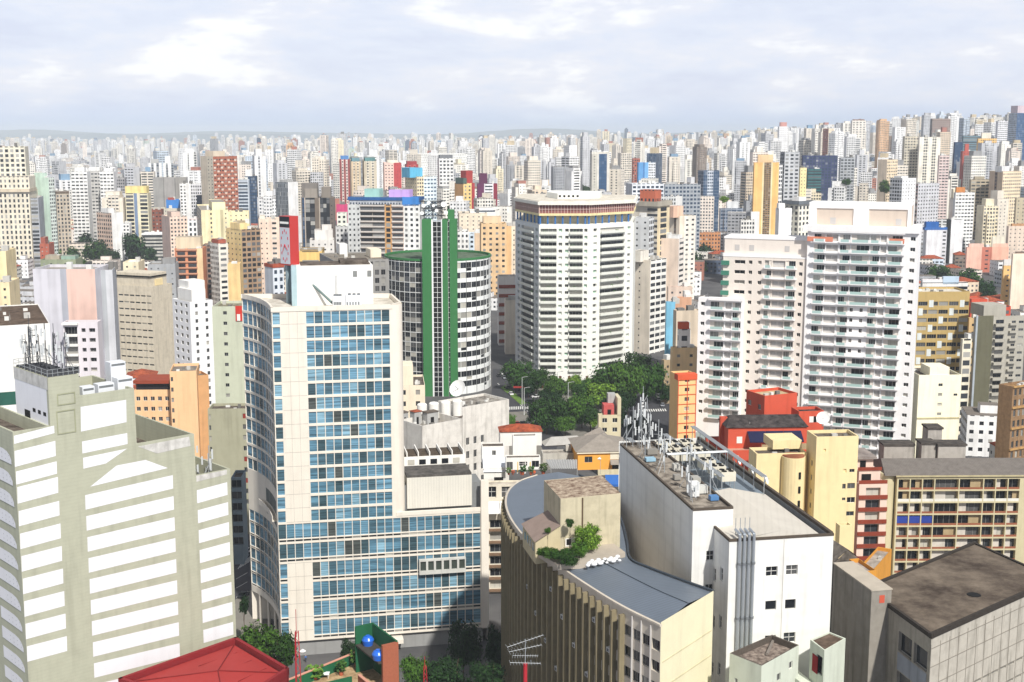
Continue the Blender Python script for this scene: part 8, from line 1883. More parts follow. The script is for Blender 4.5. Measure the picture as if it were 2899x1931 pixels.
# ================================================================ the city beyond: towers one by one, then the far mass
r8 = random.Random(21)
PAL = [((242, 242, 241), 'white', 16), ((242, 238, 228), 'cream', 10), ((230, 221, 206), 'beige', 6), ((240, 228, 216), 'pale pink', 3), ((208, 209, 212), 'light grey', 5), ((170, 172, 176), 'grey', 1.1), ((224, 206, 182), 'tan', 1.4), ((178, 120, 102), 'brick red', .8), ((204, 216, 228), 'pale blue', 1.2), ((244, 232, 202), 'pale yellow', 1.2), ((84, 96, 116), 'slate blue', .4), ((212, 226, 212), 'pale green', .5), ((224, 186, 148), 'orange', .4), ((146, 132, 120), 'brown', .35)]
PW = [p[2] for p in PAL]
STY = [(3.2, 3.3, .45, .42, 0), (3.6, 3.3, .7, .4, 0), (2.8, 3.3, .6, .55, 0), (4.2, 3.3, .3, .34, 0), (9, 3.3, .8, .5, 0), (3.0, 3.3, .55, .45, .1)]
SKY_ID = []
def footblocked(x, y, r):
	for fx, fy, fr in FOOT:
		if abs(fx - x) < fr + r and abs(fy - y) < fr + r and math.hypot(fx - x, fy - y) < fr * .85 + r: return True
	return False
PARKS = []
def in_park(x, y):
	for (px, py, a, b) in PARKS:
		if ((x - px) / a) ** 2 + ((y - py) / b) ** 2 < 1: return True
	return False
def park(px, py, w_px, Y, deep):
	p = at_y(px, py, Y); PARKS.append((p.x, Y, w_px / F * Y / 2, deep))
park(395, 440, 250, 2500, 220); park(238, 700, 240, 1120, 110); park(395, 700, 100, 1140, 60); park(1650, 450, 150, 1900, 120); park(1480, 400, 60, 2600, 120); park(2740, 470, 130, 1650, 130); park(2790, 500, 140, 1480, 80); park(1640, 1080, 320, 560, 90); park(2010, 740, 90, 900, 60); park(2770, 800, 200, 960, 70); park(1900, 500, 90, 1900, 100); park(2520, 530, 60, 1300, 40)
FINE = []
def towerfaces(mb, x, y, w, d, an, z0, z1, c, s, s2, roofc, pent):
	e = Vector((math.cos(an), math.sin(an))); g = Vector((-e.y, e.x)); o = Vector((x, y)) - e * w / 2 - g * d / 2
	poly = [o, o + e * w, o + e * w + g * d, o + g * d]
	def ws(P0, P1, c_, s_, za, zb):
		L = (P1 - P0).length; nb = max(1, round(L / s_[0])); nf = max(1, round((zb - za) / s_[1])); k = int(r8.random() * 900)
		mb.face([(P0.x, P0.y, za), (P1.x, P1.y, za), (P1.x, P1.y, zb), (P0.x, P0.y, zb)], 0, [(k, 200.35 - nf), (k + nb, 200.35 - nf), (k + nb, 200.35), (k, 200.35)], c_, s_[2:])
	style = pent[0]
	if style == 1:      # vertical strips
		for (a, b_, st) in ((0, .2, (3, 3.3, 0, 0, 0)), (.2, .45, s), (.45, .55, (3, 3.3, 0, 0, 0)), (.55, .8, s), (.8, 1, (3, 3.3, 0, 0, 0))): ws(poly[0] + (poly[1] - poly[0]) * a, poly[0] + (poly[1] - poly[0]) * b_, c, st, z0, z1)
	else: ws(poly[0], poly[1], c, s, z0, z1)
	ws(poly[3], poly[0], c, s2, z0, z1); ws(poly[1], poly[2], c, s2, z0, z1)
	ws(poly[2], poly[3], c, s2, z0, z1)
	mb.face([(p.x, p.y, z1) for p in poly], 0, None, roofc)
	if z1 - z0 > 34 and r8.random() < .5:      # a projecting wing or a set-back top breaks the box
		k = r8.uniform(.35, .6); u = r8.uniform(0, 1 - k); o2 = o + e * w * u - g * d * .12; zz = z1 + r8.choice([-7, -4, 2.4, 4]); q = [o2, o2 + e * w * k, o2 + e * w * k + g * d * 1.24, o2 + g * d * 1.24]; c2 = c if r8.random() < .6 else tuple(min(1, x * 1.12) for x in c)
		for i in range(4): ws(q[i], q[(i + 1) % 4], c2, s2 if i % 2 else s, z0, zz)
		mb.face([(p.x, p.y, zz) for p in q], 0, None, roofc)
	if pent[1]:
		c0 = sum(poly, Vector((0, 0))) / 4; k = pent[2]; q = [c0 + (p - c0) * k for p in poly]; zz = z1 + pent[3]
		for i in range(4): ws(q[i], q[(i + 1) % 4], pent[4], (3, 3, 0, 0, 0), z1, zz)
		mb.face([(p.x, p.y, zz) for p in q], 0, None, roofc)
cands = []
def density(px, Y):
	"""share of lots that carry a tower"""
	if px < 700 and 2300 < Y < 6500: return .10 + .12 * sstep(250, 700, px)
	return .50
Y = 1180.0
while Y < 11500:
	step = 25 + Y * .0105
	hw = Y * .43
	x = -hw
	while x < hw:
		cx, cy = x + r8.uniform(-.4, .4) * step, Y + r8.uniform(-.45, .45) * step
		px, _ = px_of((cx, cy, 60)); x += step
		if px < -60 or px > 2960 or in_park(cx, cy): continue
		tower = r8.random() < density(px, cy) * (0.55 if cy < 1500 else 1)
		g0 = hgt(cx, cy)
		if tower:
			w, d = r8.uniform(11, 19) * (1 + cy / 14000), r8.uniform(12, 20)
			if cy > 2000: cap_ = 116 - g0 * .2 if px < 1900 else 98
			else: cap_ = 92
			mean = 54 + 14 * sstep(1600, 3500, cy) + (12 * sstep(1500, 2400, px) if cy > 1900 else 0)
			if px < 600 and cy > 2200: mean -= 12
			h = min(max(22, r8.gauss(mean, 19)), cap_)
			if cy < 1500: h = min(h, 58)
			if r8.random() < .03 and cy > 2500 and px < 1900: h *= 1.12
		else:
			w, d = r8.uniform(14, 38), r8.uniform(12, 26); h = r8.uniform(6, 22)
		if footblocked(cx, cy, max(w, d) * .5): continue
		k = r8.choices(range(len(PAL)), PW)[0]; c = PAL[k][0]
		if not tower and r8.random() < .35: k2 = 'tile'
		else: k2 = None
		j = r8.uniform(.9, 1.03); cl = tuple(min(1, v * j) for v in lin(c))
		s = r8.choice(STY); s2 = r8.choice(STY) if r8.random() < .55 else (3, 3.3, 0, 0, 0)
		if PAL[k][1] == 'slate blue': s = (2.2, 3.4, .9, .85, .5); s2 = s
		rc = lin((172, 92, 66)) if k2 else lin(r8.choice([(150, 144, 136), (190, 184, 174), (120, 114, 108), (206, 202, 196)]))
		pent = (1 if tower and r8.random() < .45 else 0, tower and r8.random() < .8, r8.uniform(.35, .7), r8.uniform(3, 8), cl if r8.random() < .7 else lin(r8.choice([(206, 190, 160), (176, 120, 106), (130, 160, 186), (150, 150, 150)])))
		an = r8.choice([.06, .12, -.1, .3, -.35, .6]) + r8.uniform(-.05, .05)
		cands.append(dict(x=cx, y=cy, w=w, d=d, an=an, z0=g0 - 2, z1=g0 + h, c=cl, s=s, s2=s2, rc=rc, pent=pent, k=k, tower=tower, tile=bool(k2), px=px))
	Y += step * .92
GW, GH = 725, 200; cell = 4.0; Y0 = 300.0
grid = [bytearray(GW) for _ in range(GH)]
ev = [(s[3], 0, s) for s in SIL] + [(c['y'], 1, c) for c in cands]
ev.sort(key=lambda t: (t[0], t[1]))
for yy, kind, o in ev:
	if kind == 0: x0, x1, yt = o[0], o[1], o[2]
	else:
		q = px_of((o['x'], o['y'], o['z1'])); hwid = (o['w'] * .9 + o['d'] * .35) / 2 / o['y'] * F; x0, x1, yt = q[0] - hwid, q[0] + hwid, q[1]
	i0, i1 = max(0, int(x0 / cell)), min(GW - 1, int(x1 / cell)); j0 = max(0, int((yt - Y0) / cell)); n = 0
	for j in range(j0, GH):
		row = grid[j]
		for i in range(i0, i1 + 1):
			if not row[i]: row[i] = 1; n += 1
	if kind: o['vis'] = n; o['top'] = yt; o['x0'] = x0; o['x1'] = x1
tw = sorted([c for c in cands if c['tower'] and c['vis'] > 0], key=lambda c: -c['vis'])
lw = sorted([c for c in cands if not c['tower'] and c['vis'] > 0], key=lambda c: -c['vis'])
near_t, near_l = tw[:290], lw[:110]
MARKS = [(0, 'the old cream skyscraper'), (150, 'the big white slit-windowed tower'), (330, 'the yellow-crowned tower'), (420, 'the blank grey slab'), (560, 'the chequered brick tower'), (680, 'the slim white tower by the clock'), (800, 'the black glass tower'), (960, 'the blue-topped wide block'), (1150, 'the green-finned tower'), (1290, 'the tan and red-edged tower'), (1450, 'the red-crowned white tower'), (1660, 'the navy glass strip tower'), (1800, 'the sky blue slabs'), (1960, 'the blue-grey glass tower'), (2120, 'the orange slab tower'), (2260, 'the white complex penthouse'), (2420, 'the skyline gridded tower'), (2560, 'the paired cream slab'), (2700, 'the ridge church'), (2810, 'the right border glass tower')]
ORD = ['first', 'second', 'third', 'fourth', 'fifth', 'sixth', 'seventh', 'eighth', 'ninth', 'tenth', 'eleventh', 'twelfth', 'thirteenth', 'fourteenth', 'fifteenth', 'sixteenth', 'seventeenth', 'eighteenth', 'nineteenth', 'twentieth']
def mark(px):
	n = MARKS[0][1]
	for a, b in MARKS:
		if px >= a: n = b
	return n
def lab(group, noun):
	cells = {}
	for c in group:
		band = 'on the skyline above' if c['top'] < 385 else ('high behind' if c['top'] < 430 else ('behind' if c['top'] < 490 else 'low beside'))
		look = PAL[c['k']][1] + (' red-roofed' if c['tile'] else '')
		feat = ('striped ' if c['pent'][0] else '')
		cells.setdefault((look, feat, band, mark(c['px'])), []).append(c)
	for (look, feat, band, mk), cs in cells.items():
		cs.sort(key=lambda c: c['px'])
		for i, c in enumerate(cs):
			base = '%s %s%s %s %s' % (look, feat, noun, band, mk)
			c['label'] = base if len(cs) == 1 else base + ', %s from left' % ORD[min(i, 19)]
lab(near_t, 'tower'); lab(near_l, 'low block')
for grp, name, cat, gname in ((near_t, 'tower_block', 'tower block', 'towers of the far city'), (near_l, 'low_block', 'low building', 'low roofs of the far city')):
	for c in grp:
		m_ = MB(); towerfaces(m_, c['x'], c['y'], c['w'], c['d'], c['an'], c['z0'], c['z1'], c['c'], c['s'], c['s2'], c['rc'], c['pent'])
		base = Vector((c['x'], c['y'], c['z0']))
		m_.v = [(v[0] - base.x, v[1] - base.y, v[2] - base.z) for v in m_.v]
		o = bpy.data.objects.new(name, m_.mesh(name, [CITY], True)); COL.objects.link(o); o.location = base
		tag(o, c['label'], cat, gname)
m_ = MB()
for c in tw[290:] + lw[110:]:
	towerfaces(m_, c['x'], c['y'], c['w'], c['d'], c['an'], c['z0'], c['z1'], c['c'], c['s'], c['s2'], c['rc'], c['pent'])
o = single(m_, 'distant_city', CITY, 'mass of far pale towers and roofs reaching to the hazy horizon', 'distant city', None, True, 'stuff')
gap = []
Y = 440.0
while Y < 1180:
	step = 26 + Y * .008; x = -Y * .42
	while x < Y * .42:
		cx, cy = x + r8.uniform(-.35, .35) * step, Y + r8.uniform(-.35, .35) * step; x += step
		px, py = px_of((cx, cy, 8))
		if in_park(cx, cy) or footblocked(cx, cy, 9): continue
		if 1185 < px < 1960 and cy < 760: continue
		if px < 30 and cy < 500: continue
		gap.append((cx, cy, px))
	Y += step
glist = []
for cx, cy, px in gap:
	h = r8.uniform(7, 16); k = r8.choices(range(len(PAL)), PW)[0]; tile = r8.random() < .45
	glist.append(dict(x=cx, y=cy, w=r8.uniform(10, 20), d=r8.uniform(10, 18), an=r8.choice([.05, .2, -.2]), z0=hgt(cx, cy) - 1, z1=hgt(cx, cy) + h, c=lin(PAL[k][0]), s=r8.choice(STY[:4]), s2=r8.choice(STY[:4]), rc=lin((172, 90, 62)) if tile else lin((160, 154, 146)), pent=(0, r8.random() < .4, .4, 3, lin(PAL[k][0])), k=k, tile=tile, px=px, top=px_of((cx, cy, h))[1]))
ev = [(s[3], 0, s) for s in SIL] + [(c['y'], 1, c) for c in glist]; ev.sort(key=lambda t: (t[0], t[1]))
grid = [bytearray(GW) for _ in range(420)]
for yy, kind, o in ev:
	if kind == 0: x0, x1, yt = o[0], o[1], o[2]
	else: q = px_of((o['x'], o['y'], o['z1'])); hwid = o['w'] / 2 / o['y'] * F; x0, x1, yt = q[0] - hwid, q[0] + hwid, q[1]
	i0, i1 = max(0, int(x0 / cell)), min(GW - 1, int(x1 / cell)); j0 = max(0, int((yt - Y0) / cell)); n = 0
	for j in range(j0, 420):
		row = grid[j]
		for i in range(i0, i1 + 1):
			if not row[i]: row[i] = 1; n += 1
	if kind: o['vis'] = n
glist = [c for c in glist if c['vis'] > 0]
NM = [(0, 'the lilac slab'), (330, 'the concrete ribbon block'), (490, 'the brown-red balconied block'), (640, 'the yellow gable tower'), (860, 'the black glass tower'), (1000, 'the blue-topped wide block'), (1290, 'the round glazed tower'), (1460, 'the red-crowned tower'), (1800, 'the beige slit slab'), (1960, 'the white complex'), (2610, 'the mustard flats'), (2740, 'the pink block'), (2820, 'the smooth cream slab')]
MARKS = NM
cells = {}
for c in glist: cells.setdefault((PAL[c['k']][1], c['tile'], mark(c['px'])), []).append(c)
for (look, tile, mk), cs in cells.items():
	cs.sort(key=lambda c: c['px'])
	for i, c in enumerate(cs):
		c['label'] = 'small %s house %snear %s' % (look, 'with red tiles ' if tile else 'with flat roof ', mk) + ('' if len(cs) == 1 else ', %s from left' % ORD[min(i, 19)])
for c in glist:
	t = thing('house', c['label'], 'house', (c['x'], c['y'], c['z0']), 'small houses between the blocks')
	m_ = MB(); p = c['pent']; towerfaces(m_, c['x'], c['y'], c['w'], c['d'], c['an'], c['z0'], c['z1'], c['c'], c['s'], c['s2'], lin((120, 112, 104)), (0, p[1] and not c['tile'], p[2], p[3], p[4])); put(m_, 'wall', CITY, t, city=True)
	if c['tile']:
		e = Vector((math.cos(c['an']), math.sin(c['an']))); g = Vector((-e.y, e.x)); O = Vector((c['x'], c['y'])); w, d, z = c['w'] / 2 + .4, c['d'] / 2 + .4, c['z1'] + .05
		P = lambda u, v, zz: ((O + e * u + g * v).x, (O + e * u + g * v).y, zz)
		m_ = MB(); k = min(w, d) * .95
		a, b_ = (P(-w + k, 0, z + 2.6), P(w - k, 0, z + 2.6)) if w > d else (P(0, -d + k, z + 2.6), P(0, d - k, z + 2.6))
		q = [P(-w, -d, z), P(w, -d, z), P(w, d, z), P(-w, d, z)]
		if w > d: m_.face([q[0], q[1], b_, a]); m_.face([q[1], q[2], b_]); m_.face([q[2], q[3], a, b_]); m_.face([q[3], q[0], a])
		else: m_.face([q[0], q[1], a]); m_.face([q[1], q[2], b_, a]); m_.face([q[2], q[3], b_]); m_.face([q[3], q[0], a, b_])
		put(m_, 'roof', rust_t, t)
# ================================================================ trees
r9 = random.Random(99)
def crown_mesh(seed, n_cl, per, leaf, flat=.75, name='crown'):
	"""many small leaf sprays gathered in clumps inside an uneven volume of radius 1"""
	r = random.Random(seed); mb = MB()
	lobes = []
	for k in range(9):
		a = r.uniform(0, 6.283); q = r.uniform(.15, .62); lobes.append((q * math.cos(a), q * math.sin(a), r.uniform(-.35, .5), r.uniform(.28, .5)))
	for k in range(n_cl):
		L = r.choice(lobes)
		while True:
			v = Vector((r.gauss(0, 1), r.gauss(0, 1), r.gauss(0, 1)))
			if v.length > .01: break
		v.normalize(); v *= L[3] * r.uniform(.75, 1.05)
		c = Vector((L[0] + v.x, L[1] + v.y, (L[2] + v.z * .85) * flat)); cr = r.uniform(.07, .14)
		for q in range(per):
			p = c + Vector((r.gauss(0, cr), r.gauss(0, cr), r.gauss(0, cr * .7)))
			nrm = (v.normalized() + Vector((r.gauss(0, .5), r.gauss(0, .5), r.gauss(.5, .4)))).normalized()
			t1 = nrm.cross(Vector((r.gauss(0, 1), r.gauss(0, 1), r.gauss(0, 1)))).normalized(); t2 = nrm.cross(t1); s = leaf * r.uniform(.6, 1.3)
			mb.face([p - t1 * s, p + t2 * s * .6 - t1 * s * .1, p + t1 * s, p - t2 * s * .55])
	return mb
LEAF = [leafmat('leaf_dark_green', (44, 76, 30)), leafmat('leaf_mid_green', (66, 102, 38)), leafmat('leaf_fresh_green', (98, 132, 50)), leafmat('leaf_deep_green', (30, 58, 28))]
BARK = mat('tree_bark', (84, 70, 58), .95, .3, 0, 2)
CM = {}
def crown(v, big, m):
	key = (v, big, m)
	if key not in CM:
		mb = crown_mesh(100 + v, 260 if big else 130, 22 if big else 15, .062 if big else .10)
		CM[key] = mb.mesh('crown', [LEAF[m]])
	return CM[key]
TM = {}
def trunk(v):
	if v not in TM:
		mb = MB(); r = random.Random(v)
		mb.tube((0, 0, 0), (.02, .01, .55), .045, 0, 7, .032)
		for k in range(5):
			a = k * 1.2566 + r.uniform(-.3, .3); mb.tube((.02, .01, .42 + .03 * k), (.4 * math.cos(a), .4 * math.sin(a), .85 + .1 * r.random()), .024, 0, 5, .008)
		TM[v] = mb.mesh('trunk', [BARK])
	return TM[v]
nt = [0]
def tree(label, x, ytop, ybot, wpx, m=0, zb=3.0, group=None, Y=None, cat='tree', flat=1.0, name='tree'):
	if Y is None:
		Y = at_z(x, ybot, zb + 0).y
	p = at_y(x, (ytop + ybot) / 2, Y); g0 = hgt(p.x, Y)
	rad = wpx / F * Y / 2 * 1.06; hh = (at_y(x, ytop, Y).z - at_y(x, ybot, Y).z) / 2 * 1.1
	t = thing(name, label, cat, (p.x, Y, g0), group)
	nt[0] += 1; v = nt[0] % 4
	o = bpy.data.objects.new('crown', crown(v, Y < 800 and wpx > 50, m)); COL.objects.link(o); o.parent = t
	o.location = (0, 0, max(hh * .7, p.z - g0)); o.scale = (rad, rad, hh / .62); o.rotation_euler = (0, 0, r9.uniform(0, 6.28))
	o2 = bpy.data.objects.new('trunk', trunk(v)); COL.objects.link(o2); o2.parent = t
	top = max(hh * .7, p.z - g0); o2.scale = (rad, rad, top / .8); o2.rotation_euler = (0, 0, r9.uniform(0, 6.28))
	return t
G = 'trees along the avenue'
for lab_, x, yt, yb, w, m in (('dark street tree left of the red-crowned tower foot', 1470, 1025, 1092, 92, 0), ('dark tree under the red-crowned tower, left one of a pair', 1572, 1062, 1134, 86, 1), ('lighter tree under the red-crowned tower, right one of the pair', 1622, 1062, 1108, 56, 2), ('broad dark tree in the island near the cream flats, nearest of its row', 1548, 1130, 1212, 118, 0),
	('huge dark tree right of the red-crowned tower, left crown', 1722, 1035, 1128, 118, 0), ('huge dark tree right of the red-crowned tower, middle crown', 1776, 1015, 1132, 120, 1), ('huge dark tree right of the red-crowned tower, right crown', 1832, 1030, 1128, 96, 0), ('fresh green feathery tree in front of the huge dark trees', 1702, 1086, 1142, 94, 2), ('dark tree between the island tree and the cream flats', 1648, 1122, 1196, 86, 1), ('small dark tree behind the cream flats', 1672, 1150, 1206, 70, 0), ('dark tree in the shaded street right of the cream flats', 1800, 1176, 1226, 72, 3), ('small dark tree before the curved tan building', 1884, 1086, 1130, 36, 3), ('low tree in the shaded street by the big aerials', 1756, 1160, 1210, 40, 3), ('young tree at the avenue crossing', 1448, 1170, 1206, 28, 1), ('small tree in the island left of the cream flats', 1682, 1188, 1212, 24, 2), ('dark tree filling the gap under the red-crowned tower', 1650, 1082, 1140, 70, 0), ('dark tree behind the island tree', 1600, 1130, 1180, 74, 3), ('dark tree low behind the fresh green one', 1742, 1110, 1172, 84, 3), ('dark tree at the shaded street edge', 1778, 1110, 1160, 60, 3), ('low green tree in the island front', 1600, 1180, 1218, 60, 1), ('dark tree at the far end of the shaded street', 1862, 1080, 1112, 40, 3), ('leafy tree close behind the feathery one', 1680, 1060, 1110, 60, 1), ('dark tree joining the left street tree to the pair', 1518, 1044, 1104, 66, 0), ('small dark tree under the left street tree', 1496, 1070, 1112, 44, 3), ('tall dark tree at the back of the huge clump', 1800, 1004, 1090, 90, 0), ('dark tree between the pair and the island tree', 1560, 1100, 1150, 70, 3)):
	tree(lab_, x, yt, yb, w, m, 2.5, G)
G = 'trees of the left park'
for lab_, x, yt, yb, w, m in (('big round dark tree beside the blank white gable', 387, 662, 738, 84, 3), ('smaller dark tree right of the big round one', 424, 700, 742, 40, 3), ('dark park tree against the white slit-windowed tower', 244, 668, 722, 70, 3), ('dark park tree in the middle of the left park', 268, 680, 742, 72, 0), ('park tree at the left end of the left park', 158, 700, 740, 50, 1), ('olive park tree left of the middle', 178, 680, 716, 50, 1), ('low park tree in the front row', 205, 706, 752, 60, 0), ('park tree near the pink dotted block', 304, 704, 752, 56, 3), ('low dark park tree at the right front', 320, 710, 756, 40, 3), ('tiny park tree at the front left', 228, 734, 760, 34, 1), ('dark tree left of the dull green building', 24, 730, 762, 40, 3), ('tree by the cream skyscraper foot', 85, 742, 760, 50, 3), ('slim tree at the left border behind the lilac slab', 26, 748, 830, 28, 3), ('bushy tree strip behind the pinkish block', 490, 660, 684, 44, 1)):
	tree(lab_, x, yt, yb, w, m, 2.0, G)
G = 'trees between the right hand blocks'
for lab_, x, yt, yb, w, m in (('dark tree clump above the cottages, left', 1962, 716, 768, 60, 0), ('dark tree clump above the cottages, right', 1996, 692, 740, 60, 3), ('tree low in the clump above the cottages', 1985, 735, 772, 50, 1), ('round dark tree right of the white complex', 2654, 750, 790, 74, 0), ('dark tree in front of the pink block', 2744, 766, 806, 80, 0), ('dark tree below the pink block', 2786, 790, 836, 66, 3), ('lower dark tree near the red houses', 2800, 815, 862, 46, 3), ('dark shrub tree at the olive tower foot', 2800, 1222, 1256, 50, 3)):
	tree(lab_, x, yt, yb, w, m, 2.5, G)
for lab_, x, y, w, Y, m in (('green tree on the rise left of the big complex', 2508, 530, 44, 1300, 1), ('dark tree on the rise under the white villas', 2394, 515, 30, 1400, 0), ('pale green tree behind the slate blue block', 2050, 565, 28, 1000, 2), ('dark tree beside the tan red-edged tower', 1276, 590, 26, 1180, 0)):
	tree(lab_, x, y - w * .35, y + w * .35, w, m, 3, 'single trees in the middle distance', Y)
G = 'street trees at the bottom edge'
for lab_, x, yt, yb, w, m, Y in (('bushy green tree under the curved blue-blind wall', 748, 1776, 1880, 140, 1, 236), ('bushy green tree nearest the sage block corner', 700, 1780, 1870, 90, 1, 244), ('green tree right of the red mast', 800, 1800, 1895, 90, 0, 232), ('dark tree at the right end of the grey ground storey', 1312, 1765, 1880, 110, 3, 262), ('dark tree beside the brown fins', 1398, 1780, 1900, 66, 3, 255), ('green tree right of the brick wall', 1180, 1852, 1940, 90, 1, 232), ('dark tree low in the bottom middle', 1270, 1870, 1960, 150, 3, 226), ('dark tree low beside the television aerials', 1380, 1880, 1960, 110, 3, 224), ('small tree behind the green parapet', 985, 1815, 1870, 60, 3, 262), ('small tree behind the tank shelter', 1040, 1800, 1850, 60, 3, 268), ('small street tree at the corner of the curved tower', 690, 1690, 1740, 34, 3, 285)):
	tree(lab_, x, yt, yb, w, m, 3, G, Y)
z, n0, e_, gg, g2f = FB
for i, (x, y, h, w, m, lab_) in enumerate(((1665, 1560, 5.6, 5.0, 2, 'largest bright green shrub in the roof garden before the tan box'), (1640, 1580, 3.4, 3.4, 1, 'green shrub left of the largest one in the roof garden'), (1590, 1592, 2.8, 4.2, 0, 'dark scrubby bush in the middle of the roof garden'), (1560, 1585, 2.4, 3.4, 1, 'reddish-green bush at the left of the roof garden'), (1612, 1600, 2.4, 3.6, 0, 'low bush at the front edge of the roof garden'), (1538, 1578, 2.0, 2.6, 1, 'small bush nearest the lean-to in the roof garden'), (1550, 1560, 4.4, 1.2, 1, 'thin sapling by the lean-to wall'), (1613, 1565, 6.2, 1.7, 0, 'sapling with a round head against the box window'))):
	p = at_z(x, y, z + 1.1); t = thing('shrub', lab_, 'shrub', (p.x, p.y, z + 1.1), 'roof garden shrubs'); sap = i >= 6
	o = bpy.data.objects.new('foliage', crown(i % 4, True, m)); COL.objects.link(o); o.parent = t; o.scale = (w / 2, w / 2, h * (.22 if sap else .62)); o.location = (0, 0, h * (.82 if sap else .45))
	o = bpy.data.objects.new('stem', trunk(i % 4)); COL.objects.link(o); o.parent = t; o.scale = (w / (2.5), w / 2.5, h * .9)
p0 = at_z(1690, 1602, z + 1.0); mbs = mat('white_sack_plastic', (228, 228, 228), .5, .1, .05)
for i in range(16):
	p = at_z(1664 + 6 * i, 1604 - (i % 3) * 5 - i * 1.0, z + 1.1)
	m_ = MB(); m_.smooth = True; q = r9.uniform(.35, .7); m_.lathe((0, 0, 0), [(.5 * q, 0), (.8 * q, .3 * q), (.75 * q, .6 * q), (.4 * q, .85 * q), (.01, .95 * q)], 9)
	o = put(m_, 'rubble_sack', mbs); o.location = p; o.rotation_euler = (0, 0, r9.uniform(0, 3)); o.scale = (1, r9.uniform(.7, 1.2), 1); tag(o, 'white rubble sack heaped beside the roof garden shrubs on the fin block', 'sack', 'white rubble sacks in the heap')
def wood(name, label, px, py, wpx, hpx, Y, deep, n, m=0):
	p = at_y(px, py, Y); wx = wpx / F * Y / 2; r = random.Random(int(px)); mb = MB()
	for k in range(n):
		x, y = p.x + r.uniform(-1, 1) * wx, Y + r.uniform(-1, 1) * deep
		if ((x - p.x) / wx) ** 2 + ((y - Y) / deep) ** 2 > 1: continue
		hill = .45 * max(0, (p.z - hgt(p.x, Y))) * max(0, 1 - ((x - p.x) / wx) ** 2) ** .6; g0 = hgt(x, y) + hill * r.uniform(.0, 1); rr = r.uniform(4, 8)
		for q in range(16):
			v = Vector((r.gauss(0, 1), r.gauss(0, 1), abs(r.gauss(0, 1)))).normalized() * rr; c = Vector((x, y, g0)) + v; s = rr * .42
			mb.face([c + Vector((-s, 0, r.uniform(-s, s) * .5)), c + Vector((0, -s * .4, s)), c + Vector((s, 0, r.uniform(-s, s) * .5)), c + Vector((0, s * .2, -s * .7))])
	single(mb, name, LEAF[m], label, 'wood', None, False, 'stuff')
wood('wood', 'dark wooded hill far off on the left between pale towers', 420, 445, 250, 30, 2500, 200, 420)
wood('wood', 'wooded patch beside the navy glass strip tower', 1650, 455, 150, 30, 1900, 110, 260)
wood('wood', 'wooded slope below the red brick church on the ridge', 2735, 470, 130, 34, 1650, 120, 260)
wood('wood', 'dark tree belt slanting down from the ridge at the right', 2800, 492, 150, 26, 1480, 70, 240)
wood('wood', 'small dark wood in the middle of the far city', 1480, 408, 60, 16, 2600, 110, 120)
wood('wood', 'treed patch behind the sky blue slabs', 1895, 455, 90, 26, 1900, 90, 140)
# ================================================================ vehicles, lamps, people
def car_proto():
	body, cab, = MB(), MB()
	prof = [(-2.1, .35), (2.1, .35), (2.15, .75), (1.2, .92), (-1.9, .95), (-2.15, .7)]
	for s in (0,):
		L = [(x, -.85, z) for x, z in prof]; Rr = [(x, .85, z) for x, z in prof]
		body.face(L); body.face(Rr[::-1])
		for i in range(len(prof)): j = (i + 1) % len(prof); body.face([L[j], L[i], Rr[i], Rr[j]])
	cp = [(-1.75, .93, .8), (1.1, .92, .8), (.35, 1.45, .66), (-1.3, 1.47, .66)]
	L = [(x, -w, z) for x, z, w in cp]; Rr = [(x, w, z) for x, z, w in cp]
	cab.face(L); cab.face(Rr[::-1])
	for i in (0, 1, 3): j = (i + 1) % 4; cab.face([L[j], L[i], Rr[i], Rr[j]])
	roof = MB(); roof.box(-1.25, .3, -.64, .64, 1.455, 1.5)
	wh = MB(); wh.tube((0, -.12, .0), (0, .12, .0), .33, 0, 12)
	return body.mesh('body', [WHITE()]), cab.mesh('windows', [mat('car_glass', (24, 26, 30), .1, 0, 0)]), roof.mesh('roof', [WHITE()]), wh.mesh('wheel', [mat('tyre_rubber', (26, 26, 26), .9, 0, 0)])
CARM = car_proto()
CCOL = {}
def car(label, px, py, ang, col, group='cars on the avenue'):
	p = at_z(px, py, 0); g0 = hgt(p.x, p.y)
	t = thing('car', label, 'car', (p.x, p.y, g0 + .03), group); t.rotation_euler = (0, 0, R(ang))
	key = col
	if key not in CCOL:
		cm = mat('car_paint_%d_%d_%d' % col, col, .3, .02, .02, spec=.6); b = CARM[0].copy(); b.materials[0] = cm; r = CARM[2].copy(); r.materials[0] = cm; CCOL[key] = (b, r)
	for nm, me in (('body', CCOL[key][0]), ('windows', CARM[1]), ('roof', CCOL[key][1])):
		o = bpy.data.objects.new(nm, me); COL.objects.link(o); o.parent = t
	for x in (-1.35, 1.35):
		for y in (-.8, .8): o = bpy.data.objects.new('wheel', CARM[3]); COL.objects.link(o); o.parent = t; o.location = (x, y, .33)
W_, S_, K_, R__ = (230, 230, 230), (150, 154, 160), (36, 38, 42), (150, 40, 40)
